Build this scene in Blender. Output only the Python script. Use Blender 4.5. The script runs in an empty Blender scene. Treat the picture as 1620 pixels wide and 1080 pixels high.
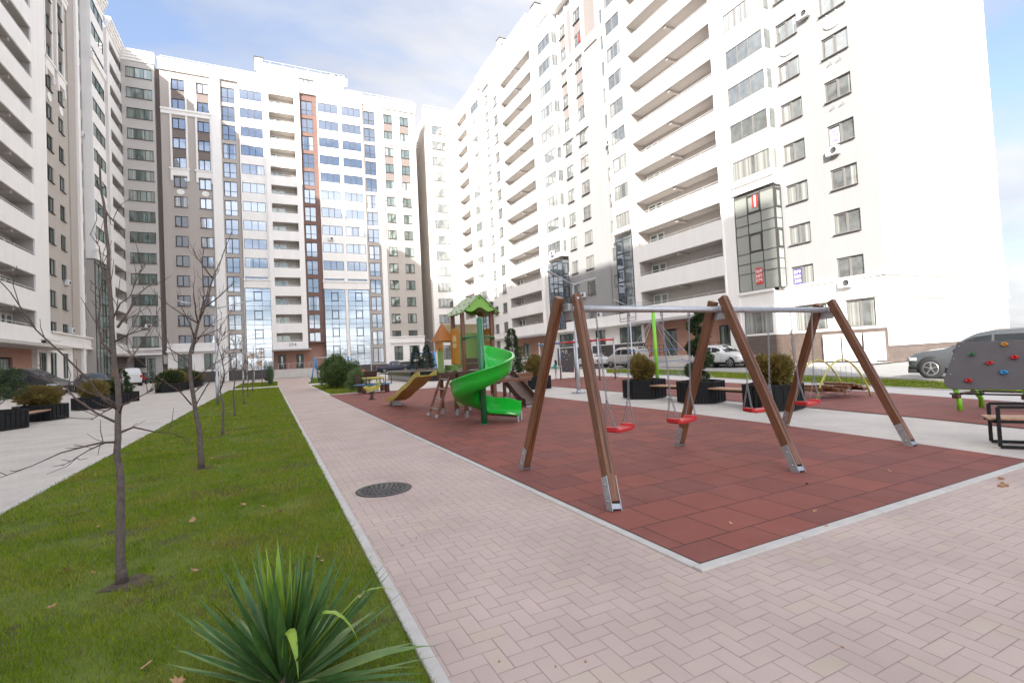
import bpy, bmesh, math, random
import numpy as np
from mathutils import Vector, Matrix
R = math.radians
sc = bpy.context.scene
COL = sc.collection

# ---------------------------------------------------------------- camera, sky, sun, exposure
F_PX, PITCH, ROLL, YAW = 784.85, 0.0304, 0.0502, 0.4573
fw = Vector((math.sin(YAW)*math.cos(PITCH), math.cos(YAW)*math.cos(PITCH), math.sin(PITCH)))
r0 = Vector((math.cos(YAW), -math.sin(YAW), 0)); u0_ = r0.cross(fw)
rr = r0*math.cos(ROLL) - u0_*math.sin(ROLL); uu = rr.cross(fw)
cam = bpy.data.cameras.new("camera"); camo = bpy.data.objects.new("camera", cam); COL.objects.link(camo)
cam.sensor_fit = 'HORIZONTAL'; cam.sensor_width = 36; cam.lens = 36*F_PX/1620
cam.clip_start = 0.05; cam.clip_end = 3000
mt = Matrix((rr, uu, -fw)).transposed().to_4x4(); mt.translation = (0, 0, 1.55)
camo.matrix_world = mt
sc.camera = camo

SUN_H = Vector((-.67, -.742, 0)).normalized()      # horizontal direction towards the sun
ELEV = R(27.0)
wd = bpy.data.worlds.new("World"); sc.world = wd; wd.use_nodes = True
nt = wd.node_tree; nt.nodes.clear()
def N(t, **k):
    n = nt.nodes.new(t)
    for a, b in k.items(): setattr(n, a, b)
    return n
out = N('ShaderNodeOutputWorld'); bg = N('ShaderNodeBackground'); bg.inputs[1].default_value = 0.15
sky = N('ShaderNodeTexSky'); sky.sky_type = 'NISHITA'; sky.sun_disc = False
sky.sun_elevation = ELEV; sky.sun_rotation = math.atan2(SUN_H.x, SUN_H.y); sky.air_density = 1.0; sky.dust_density = 1.0; sky.ozone_density = 1.5
tc = N('ShaderNodeTexCoord'); sp = N('ShaderNodeSeparateXYZ'); nt.links.new(tc.outputs['Generated'], sp.inputs[0])
zc = N('ShaderNodeMath', operation='MAXIMUM'); nt.links.new(sp.outputs[2], zc.inputs[0]); zc.inputs[1].default_value = 0.0
za = N('ShaderNodeMath', operation='ADD'); nt.links.new(zc.outputs[0], za.inputs[0]); za.inputs[1].default_value = 0.18
dx = N('ShaderNodeMath', operation='DIVIDE'); nt.links.new(sp.outputs[0], dx.inputs[0]); nt.links.new(za.outputs[0], dx.inputs[1])
dy = N('ShaderNodeMath', operation='DIVIDE'); nt.links.new(sp.outputs[1], dy.inputs[0]); nt.links.new(za.outputs[0], dy.inputs[1])
cb = N('ShaderNodeCombineXYZ'); nt.links.new(dx.outputs[0], cb.inputs[0]); nt.links.new(dy.outputs[0], cb.inputs[1])
mp = N('ShaderNodeMapping'); mp.inputs['Location'].default_value = (1.7, .4, 0); mp.inputs['Rotation'].default_value = (0, 0, .6); mp.inputs['Scale'].default_value = (.55, 1.0, 1)
nt.links.new(cb.outputs[0], mp.inputs[0])
nz = N('ShaderNodeTexNoise'); nz.inputs['Scale'].default_value = 1.3; nz.inputs['Detail'].default_value = 9; nz.inputs['Roughness'].default_value = .55; nz.inputs['Distortion'].default_value = .35
nt.links.new(mp.outputs[0], nz.inputs['Vector'])
cr = N('ShaderNodeValToRGB'); cr.color_ramp.elements[0].position = .40; cr.color_ramp.elements[0].color = (.05, .05, .05, 1)
cr.color_ramp.elements[1].position = .56; cr.color_ramp.elements[1].color = (.95, .95, .95, 1)
nt.links.new(nz.outputs[0], cr.inputs[0])
nf = N('ShaderNodeMapRange'); nf.inputs['From Min'].default_value = -.45; nf.inputs['From Max'].default_value = .5
nf.inputs['To Min'].default_value = .35; nf.inputs['To Max'].default_value = 1.0
nt.links.new(sp.outputs[1], nf.inputs['Value'])
cmul = N('ShaderNodeMath', operation='MULTIPLY'); nt.links.new(cr.outputs[0], cmul.inputs[0]); nt.links.new(nf.outputs[0], cmul.inputs[1])
# cloud colour boosted towards the sun: unseen glow added to brighten the shaded yard
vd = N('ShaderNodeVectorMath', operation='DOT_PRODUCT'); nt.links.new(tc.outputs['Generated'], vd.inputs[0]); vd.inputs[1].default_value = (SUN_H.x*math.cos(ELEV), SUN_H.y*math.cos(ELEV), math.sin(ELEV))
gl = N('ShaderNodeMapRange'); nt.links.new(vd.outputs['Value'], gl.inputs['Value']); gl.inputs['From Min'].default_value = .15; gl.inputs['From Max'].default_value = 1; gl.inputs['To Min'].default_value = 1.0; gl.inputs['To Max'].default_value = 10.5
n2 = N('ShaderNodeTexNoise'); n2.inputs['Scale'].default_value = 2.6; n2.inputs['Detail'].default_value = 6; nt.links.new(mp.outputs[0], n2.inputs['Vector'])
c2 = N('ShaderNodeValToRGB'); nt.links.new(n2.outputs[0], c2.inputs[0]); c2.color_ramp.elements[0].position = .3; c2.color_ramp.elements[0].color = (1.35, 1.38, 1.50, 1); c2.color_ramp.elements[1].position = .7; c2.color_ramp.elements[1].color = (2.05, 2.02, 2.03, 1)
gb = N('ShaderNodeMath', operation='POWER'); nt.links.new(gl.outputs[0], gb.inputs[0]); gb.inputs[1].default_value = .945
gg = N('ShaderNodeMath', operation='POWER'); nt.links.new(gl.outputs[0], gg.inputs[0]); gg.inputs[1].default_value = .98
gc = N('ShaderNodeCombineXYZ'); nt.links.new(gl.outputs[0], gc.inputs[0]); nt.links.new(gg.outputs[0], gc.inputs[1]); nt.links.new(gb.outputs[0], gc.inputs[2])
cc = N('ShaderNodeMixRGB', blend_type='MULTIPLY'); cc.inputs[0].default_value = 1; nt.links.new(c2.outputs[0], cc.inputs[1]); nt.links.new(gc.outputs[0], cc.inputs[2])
# clear sky, softened by a high veil
ds = N('ShaderNodeMixRGB'); ds.inputs[0].default_value = .62; nt.links.new(sky.outputs[0], ds.inputs[1]); ds.inputs[2].default_value = (.62, .76, 1.15, 1)
hz = N('ShaderNodeMapRange'); nt.links.new(zc.outputs[0], hz.inputs['Value']); hz.inputs['From Min'].default_value = 0; hz.inputs['From Max'].default_value = .30; hz.inputs['To Min'].default_value = .62; hz.inputs['To Max'].default_value = 0
dh = N('ShaderNodeMixRGB'); nt.links.new(hz.outputs[0], dh.inputs[0]); nt.links.new(ds.outputs[0], dh.inputs[1]); dh.inputs[2].default_value = (1.15, 1.19, 1.30, 1)
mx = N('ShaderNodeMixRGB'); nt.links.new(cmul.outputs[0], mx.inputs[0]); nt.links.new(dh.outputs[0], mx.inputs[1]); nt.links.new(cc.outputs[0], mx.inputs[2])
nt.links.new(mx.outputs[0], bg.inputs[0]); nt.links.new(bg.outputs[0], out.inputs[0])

sl = bpy.data.lights.new("sun", 'SUN'); sl.energy = 3.5; sl.angle = R(.53); sl.color = (1, .965, .91)
so = bpy.data.objects.new("sun", sl); COL.objects.link(so)
sd = Vector((SUN_H.x*math.cos(ELEV), SUN_H.y*math.cos(ELEV), math.sin(ELEV)))
so.rotation_euler = sd.to_track_quat('Z', 'Y').to_euler(); so.location = sd*100
sc.view_settings.view_transform = 'Standard'; sc.view_settings.look = 'None'
sc.view_settings.exposure = 1.80; sc.view_settings.gamma = 1.0
try: sc.view_settings.use_curve_mapping = False
except Exception: pass
sc.cycles.max_bounces = 8; sc.cycles.diffuse_bounces = 5; sc.cycles.glossy_bounces = 4; sc.cycles.transmission_bounces = 4
sc.cycles.caustics_reflective = False; sc.cycles.caustics_refractive = False

# ---------------------------------------------------------------- helpers
class MB:
    def __init__(s, auto=False): s.v = []; s.f = []; s.sm = []; s.auto = auto; s.marks = []
    def mark(s):
        if not s.marks or s.marks[-1][0] != len(s.v): s.marks.append((len(s.v), len(s.f)))
    def add(s, vs, fs, smooth=False):
        b = len(s.v); s.v.extend([tuple(v) for v in vs])
        for f in fs: s.f.append(tuple(b+i for i in f)); s.sm.append(smooth)
        return s
    def quad(s, a, b, c, d): return s.add([a, b, c, d], [(0, 1, 2, 3)])
    def box(s, c, d, rz=0, rot=None):
        h = [x/2 for x in d]
        m = rot if rot is not None else Matrix.Rotation(rz, 3, 'Z')
        vs = [Vector(c)+m@Vector((x*h[0], y*h[1], z*h[2])) for z in (-1, 1) for y in (-1, 1) for x in (-1, 1)]
        return s.add(vs, [(0, 2, 3, 1), (4, 5, 7, 6), (0, 1, 5, 4), (2, 6, 7, 3), (0, 4, 6, 2), (1, 3, 7, 5)])
    def mm(s, x0, x1, y0, y1, z0, z1): return s.box(((x0+x1)/2, (y0+y1)/2, (z0+z1)/2), (abs(x1-x0), abs(y1-y0), abs(z1-z0)))
    def bar(s, a, b, w, h, roll=0):
        a = Vector(a); b = Vector(b); d = b-a; L = d.length; z = d.normalized()
        up = Vector((0, 0, 1)) if abs(z.z) < .98 else Vector((0, 1, 0))
        x = up.cross(z).normalized(); y = z.cross(x)
        if roll: x, y = x*math.cos(roll)+y*math.sin(roll), y*math.cos(roll)-x*math.sin(roll)
        m = Matrix((x, y, z)).transposed()
        return s.box((a+b)/2, (w, h, L), rot=m)
    def tube(s, pts, rad, n=8, cap=True):
        pts = [Vector(p) for p in pts]; k = len(pts)
        rs = rad if isinstance(rad, (list, tuple)) else [rad]*k
        vs = []; ref = None
        for i, p in enumerate(pts):
            t = (pts[min(i+1, k-1)]-pts[max(i-1, 0)])
            if t.length < 1e-9: t = Vector((0, 0, 1))
            t.normalize()
            if ref is None:
                ref = Vector((1, 0, 0)) if abs(t.x) < .8 else Vector((0, 1, 0))
            x = (ref-t*ref.dot(t)); 
            if x.length < 1e-6: x = Vector((0, 0, 1))-t*t.z
            x.normalize(); ref = x; y = t.cross(x)
            for j in range(n):
                a = 2*math.pi*j/n; vs.append(p+(x*math.cos(a)+y*math.sin(a))*rs[i])
        fs = [(i*n+j, i*n+(j+1) % n, (i+1)*n+(j+1) % n, (i+1)*n+j) for i in range(k-1) for j in range(n)]
        s.add(vs, fs, True)
        if cap:
            b = len(s.v)-len(vs)
            s.f.append(tuple(b+j for j in reversed(range(n)))); s.sm.append(False)
            s.f.append(tuple(b+(k-1)*n+j for j in range(n))); s.sm.append(False)
        return s
    def lathe(s, prof, c=(0, 0, 0), n=20, axis='Z'):
        vs = []
        for r, h in prof:
            for j in range(n):
                a = 2*math.pi*j/n; x, y = r*math.cos(a), r*math.sin(a)
                p = (x, y, h) if axis == 'Z' else ((x, h, y) if axis == 'Y' else (h, x, y))
                vs.append(Vector(c)+Vector(p))
        k = len(prof)
        fs = [(i*n+j, i*n+(j+1) % n, (i+1)*n+(j+1) % n, (i+1)*n+j) for i in range(k-1) for j in range(n)]
        return s.add(vs, fs, True)
    def prism(s, poly, h0, h1, fr=None):
        # poly of 2D points extruded between h0 and h1; fr maps (a,b,h) to 3D
        fr = fr or (lambda a, b, h: (a, b, h)); n = len(poly)
        vs = [fr(a, b, h0) for a, b in poly]+[fr(a, b, h1) for a, b in poly]
        fs = [tuple(reversed(range(n))), tuple(range(n, 2*n))]+[(i, (i+1) % n, n+(i+1) % n, n+i) for i in range(n)]
        return s.add(vs, fs)
    def mesh(s, name, mat):
        m = bpy.data.meshes.new(name); m.from_pydata(s.v, [], s.f)
        m.polygons.foreach_set('use_smooth', s.sm); m.materials.append(mat); m.update()
        return m
    def build(s, name, mat, parent=None, bevel=0, seg=2):
        if len(s.marks) > 1 and parent is not None:      # separate pieces become separate parts
            mk = s.marks+[(len(s.v), len(s.f))]; o = None
            for (v0, f0), (v1, f1) in zip(mk[:-1], mk[1:]):
                if v1 == v0: continue
                q = MB(); q.v = s.v[v0:v1]; q.f = [tuple(i-v0 for i in f) for f in s.f[f0:f1]]; q.sm = s.sm[f0:f1]; o = q.build(name, mat, parent, bevel, seg)
                fixn(o) if s.auto == 'fix' else None
            return o
        o = bpy.data.objects.new(name, s.mesh(name, mat)); COL.objects.link(o)
        if parent is not None: o.parent = parent
        if bevel:
            b = o.modifiers.new('bevel', 'BEVEL'); b.width = bevel; b.segments = seg; b.limit_method = 'ANGLE'; b.angle_limit = R(40)
        return o
def fixn(o):
    bm = bmesh.new(); bm.from_mesh(o.data); bmesh.ops.recalc_face_normals(bm, faces=bm.faces); bm.to_mesh(o.data); bm.free(); return o
def tag(o, label=None, cat=None, group=None, kind=None):
    if label: o['label'] = label
    if cat: o['category'] = cat
    if group: o['group'] = group
    if kind: o['kind'] = kind
    return o
def thing(name, loc, label, cat, rz=0, group=None):
    o = bpy.data.objects.new(name, None); COL.objects.link(o); o.location = loc; o.rotation_euler = (0, 0, rz)
    o.empty_display_size = .2
    return tag(o, label, cat, group)
def copy_tree(o, parent=None):
    c = o.copy(); COL.objects.link(c); c.parent = parent
    for ch in list(o.children): copy_tree(ch, c)
    return c

# ---------------------------------------------------------------- materials
def mat(name, col, rough=.7, metal=0, noise=0, nscale=8, bump=0, bscale=40, col2=None, spec=.5, coat=0, obj=False, det=5):
    m = bpy.data.materials.new(name); m.use_nodes = True; t = m.node_tree; b = t.nodes['Principled BSDF']
    b.inputs['Base Color'].default_value = (*col, 1); b.inputs['Roughness'].default_value = rough; b.inputs['Metallic'].default_value = metal
    b.inputs['Specular IOR Level'].default_value = spec; b.inputs['Coat Weight'].default_value = coat; b.inputs['Coat Roughness'].default_value = .05
    if noise or bump or col2:
        if obj: tx = t.nodes.new('ShaderNodeTexCoord'); src = tx.outputs['Object']
        else: tx = t.nodes.new('ShaderNodeNewGeometry'); src = tx.outputs['Position']
    if noise or col2:
        n = t.nodes.new('ShaderNodeTexNoise'); n.inputs['Scale'].default_value = nscale; n.inputs['Detail'].default_value = det; n.inputs['Roughness'].default_value = .6
        t.links.new(src, n.inputs['Vector'])
        r = t.nodes.new('ShaderNodeValToRGB'); r.color_ramp.elements[0].position = .3; r.color_ramp.elements[1].position = .7
        c2 = col2 or tuple(min(1, x*(1+noise)) for x in col); c1 = col if col2 else tuple(x*(1-noise) for x in col)
        r.color_ramp.elements[0].color = (*c1, 1); r.color_ramp.elements[1].color = (*c2, 1)
        t.links.new(n.outputs[0], r.inputs[0]); t.links.new(r.outputs[0], b.inputs['Base Color'])
    if bump:
        n2 = t.nodes.new('ShaderNodeTexNoise'); n2.inputs['Scale'].default_value = bscale; n2.inputs['Detail'].default_value = 4
        t.links.new(src, n2.inputs['Vector']); bp = t.nodes.new('ShaderNodeBump'); bp.inputs['Strength'].default_value = bump; bp.inputs['Distance'].default_value = .02
        t.links.new(n2.outputs[0], bp.inputs['Height']); t.links.new(bp.outputs[0], b.inputs['Normal'])
    return m
def brickmat(name, c1, c2, mortar, w, h, ms=.01, axis='XZ', rough=.85, bump=.3):
    m = bpy.data.materials.new(name); m.use_nodes = True; t = m.node_tree; b = t.nodes['Principled BSDF']; b.inputs['Roughness'].default_value = rough
    g = t.nodes.new('ShaderNodeNewGeometry'); s = t.nodes.new('ShaderNodeSeparateXYZ'); t.links.new(g.outputs['Position'], s.inputs[0])
    c = t.nodes.new('ShaderNodeCombineXYZ')
    if axis == 'XY': t.links.new(s.outputs[0], c.inputs[0]); t.links.new(s.outputs[1], c.inputs[1])
    else:
        a = t.nodes.new('ShaderNodeMath'); a.operation = 'ADD'; t.links.new(s.outputs[0], a.inputs[0]); t.links.new(s.outputs[1], a.inputs[1])
        t.links.new(a.outputs[0], c.inputs[0]); t.links.new(s.outputs[2], c.inputs[1])
    br = t.nodes.new('ShaderNodeTexBrick'); t.links.new(c.outputs[0], br.inputs['Vector']); br.inputs['Scale'].default_value = 1
    br.inputs['Color1'].default_value = (*c1, 1); br.inputs['Color2'].default_value = (*c2, 1); br.inputs['Mortar'].default_value = (*mortar, 1)
    br.inputs['Mortar Size'].default_value = ms; br.inputs['Brick Width'].default_value = w; br.inputs['Row Height'].default_value = h
    nz = t.nodes.new('ShaderNodeTexNoise'); nz.inputs['Scale'].default_value = 2.5; nz.inputs['Detail'].default_value = 6; t.links.new(g.outputs['Position'], nz.inputs['Vector'])
    mr = t.nodes.new('ShaderNodeMapRange'); mr.inputs['To Min'].default_value = .8; mr.inputs['To Max'].default_value = 1.15; t.links.new(nz.outputs[0], mr.inputs[0])
    mu = t.nodes.new('ShaderNodeMixRGB'); mu.blend_type = 'MULTIPLY'; mu.inputs[0].default_value = 1; t.links.new(br.outputs[0], mu.inputs[1]); t.links.new(mr.outputs[0], mu.inputs[2])
    t.links.new(mu.outputs[0], b.inputs['Base Color'])
    bp = t.nodes.new('ShaderNodeBump'); bp.inputs['Strength'].default_value = bump; bp.inputs['Distance'].default_value = .01; bp.invert = True
    t.links.new(br.outputs['Fac'], bp.inputs['Height']); t.links.new(bp.outputs[0], b.inputs['Normal'])
    return m
def herringbone(name, base, var, joint, ox, oy, w=.1, jw=.035):
    """2:1 herringbone pavers worked out from integer cells of one brick width"""
    m = bpy.data.materials.new(name); m.use_nodes = True; t = m.node_tree; b = t.nodes['Principled BSDF']; b.inputs['Roughness'].default_value = .88
    b.inputs['Specular IOR Level'].default_value = .25
    def M(op, a, c=None, d=None):
        n = t.nodes.new('ShaderNodeMath'); n.operation = op
        for i, x in enumerate((a, c, d)):
            if x is None: continue
            if isinstance(x, (int, float)): n.inputs[i].default_value = x
            else: t.links.new(x, n.inputs[i])
        return n.outputs[0]
    g = t.nodes.new('ShaderNodeNewGeometry'); s = t.nodes.new('ShaderNodeSeparateXYZ'); t.links.new(g.outputs['Position'], s.inputs[0])
    x = M('DIVIDE', M('SUBTRACT', s.outputs[0], ox), w); y = M('DIVIDE', M('SUBTRACT', s.outputs[1], oy), w)
    i = M('FLOOR', x); j = M('FLOOR', y); fx = M('SUBTRACT', x, i); fy = M('SUBTRACT', y, j)
    k = M('FLOORED_MODULO', M('SUBTRACT', i, j), 4)
    def eq(v): return M('COMPARE', k, v, .1)
    e0, e1, e2, e3 = eq(0), eq(1), eq(2), eq(3)
    dl = M('ADD', fx, M('MULTIPLY', e1, 9)); dr = M('ADD', M('SUBTRACT', 1, fx), M('MULTIPLY', e0, 9))
    db = M('ADD', fy, M('MULTIPLY', e2, 9)); dt = M('ADD', M('SUBTRACT', 1, fy), M('MULTIPLY', e3, 9))
    dm = M('MINIMUM', M('MINIMUM', dl, dr), M('MINIMUM', db, dt))
    ai = M('SUBTRACT', i, e1); aj = M('SUBTRACT', j, e2)
    c = t.nodes.new('ShaderNodeCombineXYZ'); t.links.new(ai, c.inputs[0]); t.links.new(aj, c.inputs[1])
    wn = t.nodes.new('ShaderNodeTexWhiteNoise'); wn.noise_dimensions = '2D'; t.links.new(c.outputs[0], wn.inputs['Vector'])
    rp = t.nodes.new('ShaderNodeValToRGB'); t.links.new(wn.outputs[0], rp.inputs[0]); rp.color_ramp.interpolation = 'LINEAR'
    E = rp.color_ramp.elements; E[0].position = 0; E[0].color = (*[a*(1-var) for a in base], 1); E[1].position = 1
    warm = (base[0]*1.0, base[1]*1.035, base[2]*.95); E[1].color = (*warm, 1)
    e = E.new(.45); e.color = (*base, 1); e = E.new(.86); e.color = (*[a*(1+var*.5) for a in base], 1)
    nz = t.nodes.new('ShaderNodeTexNoise'); nz.inputs['Scale'].default_value = 1.1; nz.inputs['Detail'].default_value = 8; t.links.new(g.outputs['Position'], nz.inputs['Vector'])
    mr = t.nodes.new('ShaderNodeMapRange'); mr.inputs['From Min'].default_value = .3; mr.inputs['From Max'].default_value = .7; mr.inputs['To Min'].default_value = .88; mr.inputs['To Max'].default_value = 1.07; t.links.new(nz.outputs[0], mr.inputs[0])
    n3 = t.nodes.new('ShaderNodeTexNoise'); n3.inputs['Scale'].default_value = 260; n3.inputs['Detail'].default_value = 3; t.links.new(g.outputs['Position'], n3.inputs['Vector'])
    m3 = t.nodes.new('ShaderNodeMapRange'); m3.inputs['To Min'].default_value = .87; m3.inputs['To Max'].default_value = 1.13; t.links.new(n3.outputs[0], m3.inputs[0])
    mm = M('MULTIPLY', mr.outputs[0], m3.outputs[0])
    mu = t.nodes.new('ShaderNodeMixRGB'); mu.blend_type = 'MULTIPLY'; mu.inputs[0].default_value = 1; t.links.new(rp.outputs[0], mu.inputs[1]); t.links.new(mm, mu.inputs[2])
    # joint width wanders a little
    n4 = t.nodes.new('ShaderNodeTexNoise'); n4.inputs['Scale'].default_value = 7; t.links.new(g.outputs['Position'], n4.inputs['Vector'])
    jwv = M('MULTIPLY', n4.outputs[0], jw*2)
    jf = t.nodes.new('ShaderNodeMapRange'); t.links.new(dm, jf.inputs[0]); t.links.new(M('MULTIPLY', jwv, .35), jf.inputs['From Min']); t.links.new(jwv, jf.inputs['From Max'])
    jf.inputs['To Min'].default_value = 1; jf.inputs['To Max'].default_value = 0
    mj = t.nodes.new('ShaderNodeMixRGB'); t.links.new(jf.outputs[0], mj.inputs[0]); t.links.new(mu.outputs[0], mj.inputs[1]); mj.inputs[2].default_value = (*joint, 1)
    t.links.new(mj.outputs[0], b.inputs['Base Color'])
    hh = M('MINIMUM', dm, .09)
    h2 = M('ADD', M('MULTIPLY', hh, 1.0), M('MULTIPLY', n3.outputs[0], .012)); h3 = M('ADD', h2, M('MULTIPLY', wn.outputs[0], .015))
    bp = t.nodes.new('ShaderNodeBump'); bp.inputs['Strength'].default_value = .45; bp.inputs['Distance'].default_value = .04; t.links.new(h3, bp.inputs['Height']); t.links.new(bp.outputs[0], b.inputs['Normal'])
    return m
def glassmat(name, tint, refl, dark=(.05, .055, .055), curt=(.5, .5, .47), cov=.5, rough=.02, fold=60):
    """window pane: a dark room or a hung curtain behind a reflecting sheet; curtains vary from pane to pane"""
    m = bpy.data.materials.new(name); m.use_nodes = True; t = m.node_tree; t.nodes.clear()
    o = t.nodes.new('ShaderNodeOutputMaterial'); mix = t.nodes.new('ShaderNodeMixShader'); t.links.new(mix.outputs[0], o.inputs[0])
    d = t.nodes.new('ShaderNodeBsdfDiffuse'); g = t.nodes.new('ShaderNodeBsdfGlossy'); g.inputs['Color'].default_value = (*tint, 1); g.inputs['Roughness'].default_value = rough
    oi = t.nodes.new('ShaderNodeObjectInfo'); tc = t.nodes.new('ShaderNodeTexCoord'); s = t.nodes.new('ShaderNodeSeparateXYZ'); t.links.new(tc.outputs['Generated'], s.inputs[0])
    def M(op, a, c=None, d=None):
        n = t.nodes.new('ShaderNodeMath'); n.operation = op
        for i, x in enumerate((a, c, d)):
            if x is None: continue
            if isinstance(x, (int, float)): n.inputs[i].default_value = x
            else: t.links.new(x, n.inputs[i])
        return n.outputs[0]
    rnd = oi.outputs['Random']; r2 = M('FRACT', M('MULTIPLY', rnd, 17.31)); r3 = M('FRACT', M('MULTIPLY', rnd, 71.7))
    # curtain covers both sides up to r2*.5 of the width
    dist = M('ABSOLUTE', M('SUBTRACT', s.outputs[0], M('ADD', .35, M('MULTIPLY', r3, .3))))
    wid = M('MULTIPLY', r2, .55)
    cm = M('MULTIPLY', M('GREATER_THAN', dist, wid), M('LESS_THAN', rnd, cov))
    wav = M('ADD', .8, M('MULTIPLY', M('SINE', M('ADD', M('MULTIPLY', s.outputs[0], fold), M('MULTIPLY', M('SINE', M('MULTIPLY', s.outputs[0], 13)), 3))), .2))
    cc = t.nodes.new('ShaderNodeMixRGB'); cc.blend_type = 'MULTIPLY'; cc.inputs[0].default_value = 1; cc.inputs[1].default_value = (*curt, 1); t.links.new(wav, cc.inputs[2])
    nz = t.nodes.new('ShaderNodeTexNoise'); nz.inputs['Scale'].default_value = 2.2; g2 = t.nodes.new('ShaderNodeNewGeometry'); t.links.new(g2.outputs['Position'], nz.inputs['Vector'])
    dk = t.nodes.new('ShaderNodeMixRGB'); t.links.new(nz.outputs[0], dk.inputs[0]); dk.inputs[1].default_value = (*[x*.5 for x in dark], 1); dk.inputs[2].default_value = (*[x*1.8 for x in dark], 1)
    m1 = t.nodes.new('ShaderNodeMixRGB'); t.links.new(cm, m1.inputs[0]); t.links.new(dk.outputs[0], m1.inputs[1]); t.links.new(cc.outputs[0], m1.inputs[2]); t.links.new(m1.outputs[0], d.inputs['Color'])
    fr = t.nodes.new('ShaderNodeFresnel'); fr.inputs['IOR'].default_value = 1.5
    fac = M('MINIMUM', M('ADD', fr.outputs[0], refl), .95)
    t.links.new(fac, mix.inputs[0]); t.links.new(d.outputs[0], mix.inputs[1]); t.links.new(g.outputs[0], mix.inputs[2])
    # panes are never perfectly flat
    bp = t.nodes.new('ShaderNodeBump'); bp.inputs['Strength'].default_value = .06; bp.inputs['Distance'].default_value = .05
    n5 = t.nodes.new('ShaderNodeTexNoise'); n5.inputs['Scale'].default_value = .9; n5.inputs['Detail'].default_value = 1; t.links.new(g2.outputs['Position'], n5.inputs['Vector'])
    t.links.new(n5.outputs[0], bp.inputs['Height']); t.links.new(bp.outputs[0], g.inputs['Normal'])
    return m
def woodmat(name, c1, c2, scale=1.0, rough=.45):
    m = bpy.data.materials.new(name); m.use_nodes = True; t = m.node_tree; b = t.nodes['Principled BSDF']; b.inputs['Roughness'].default_value = rough
    tc = t.nodes.new('ShaderNodeTexCoord'); mp = t.nodes.new('ShaderNodeMapping'); mp.inputs['Scale'].default_value = (14*scale, 14*scale, 1.2*scale); t.links.new(tc.outputs['Object'], mp.inputs[0])
    n = t.nodes.new('ShaderNodeTexNoise'); n.inputs['Scale'].default_value = 2.2; n.inputs['Detail'].default_value = 7; n.inputs['Distortion'].default_value = .6; t.links.new(mp.outputs[0], n.inputs['Vector'])
    r = t.nodes.new('ShaderNodeValToRGB'); r.color_ramp.elements[0].position = .3; r.color_ramp.elements[1].position = .72
    r.color_ramp.elements[0].color = (*c1, 1); r.color_ramp.elements[1].color = (*c2, 1); t.links.new(n.outputs[0], r.inputs[0]); t.links.new(r.outputs[0], b.inputs['Base Color'])
    bp = t.nodes.new('ShaderNodeBump'); bp.inputs['Strength'].default_value = .15; bp.inputs['Distance'].default_value = .01; t.links.new(n.outputs[0], bp.inputs['Height']); t.links.new(bp.outputs[0], b.inputs['Normal'])
    return m
def plaster(name, col, streak=.05):
    m = bpy.data.materials.new(name); m.use_nodes = True; t = m.node_tree; b = t.nodes['Principled BSDF']; b.inputs['Roughness'].default_value = .9; b.inputs['Specular IOR Level'].default_value = .2
    g = t.nodes.new('ShaderNodeNewGeometry'); mp = t.nodes.new('ShaderNodeMapping'); mp.inputs['Scale'].default_value = (1.4, 1.4, .18); t.links.new(g.outputs['Position'], mp.inputs[0])
    n = t.nodes.new('ShaderNodeTexNoise'); n.inputs['Scale'].default_value = 1.0; n.inputs['Detail'].default_value = 7; n.inputs['Roughness'].default_value = .65; t.links.new(mp.outputs[0], n.inputs['Vector'])
    mr = t.nodes.new('ShaderNodeMapRange'); mr.inputs['From Min'].default_value = .3; mr.inputs['From Max'].default_value = .75; mr.inputs['To Min'].default_value = 1+streak*.4; mr.inputs['To Max'].default_value = 1-streak; t.links.new(n.outputs[0], mr.inputs[0])
    mu = t.nodes.new('ShaderNodeMixRGB'); mu.blend_type = 'MULTIPLY'; mu.inputs[0].default_value = 1; mu.inputs[1].default_value = (*col, 1); t.links.new(mr.outputs[0], mu.inputs[2]); t.links.new(mu.outputs[0], b.inputs['Base Color'])
    n2 = t.nodes.new('ShaderNodeTexNoise'); n2.inputs['Scale'].default_value = 30; n2.inputs['Detail'].default_value = 3; t.links.new(g.outputs['Position'], n2.inputs['Vector'])
    bp = t.nodes.new('ShaderNodeBump'); bp.inputs['Strength'].default_value = .12; bp.inputs['Distance'].default_value = .01; t.links.new(n2.outputs[0], bp.inputs['Height']); t.links.new(bp.outputs[0], b.inputs['Normal'])
    return m
M = {}
M['white'] = plaster('white plaster', (.84, .815, .785), .06)
M['pale'] = plaster('pale grey plaster', (.46, .435, .42), .06)
M['grey'] = plaster('warm grey plaster', (.52, .49, .46), .06)
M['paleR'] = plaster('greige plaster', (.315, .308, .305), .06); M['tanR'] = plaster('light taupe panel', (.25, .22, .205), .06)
M['tan'] = plaster('tan plaster', (.45, .405, .37), .06)
M['tan2'] = plaster('light tan plaster', (.47, .43, .39), .06)
M['taupe'] = plaster('taupe panel', (.21, .175, .16), .08)
M['brick'] = brickmat('red brick', (.44, .19, .13), (.35, .145, .10), (.44, .34, .28), .26, .08, .012)
M['redface'] = brickmat('red brown cladding', (.205, .112, .088), (.17, .095, .078), (.18, .125, .108), .5, .15, .012)
M['stone'] = brickmat('brown stone cladding', (.145, .108, .09), (.115, .088, .075), (.08, .065, .058), .6, .3, .01, rough=.5)
M['darkstone'] = brickmat('dark stone cladding', (.075, .062, .058), (.055, .047, .045), (.03, .027, .026), .6, .15, .01, rough=.4)
M['frame'] = mat('window frame', (.07, .066, .064), .5, spec=.3)
M['frameR'] = mat('grey window frame', (.19, .18, .17), .5, spec=.3)
M['wframe'] = mat('white window frame', (.7, .7, .69), .45)
M['glassB'] = glassmat('sky reflecting glass', (.68, .74, .83), .36, cov=.2, dark=(.04, .045, .05))
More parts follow.
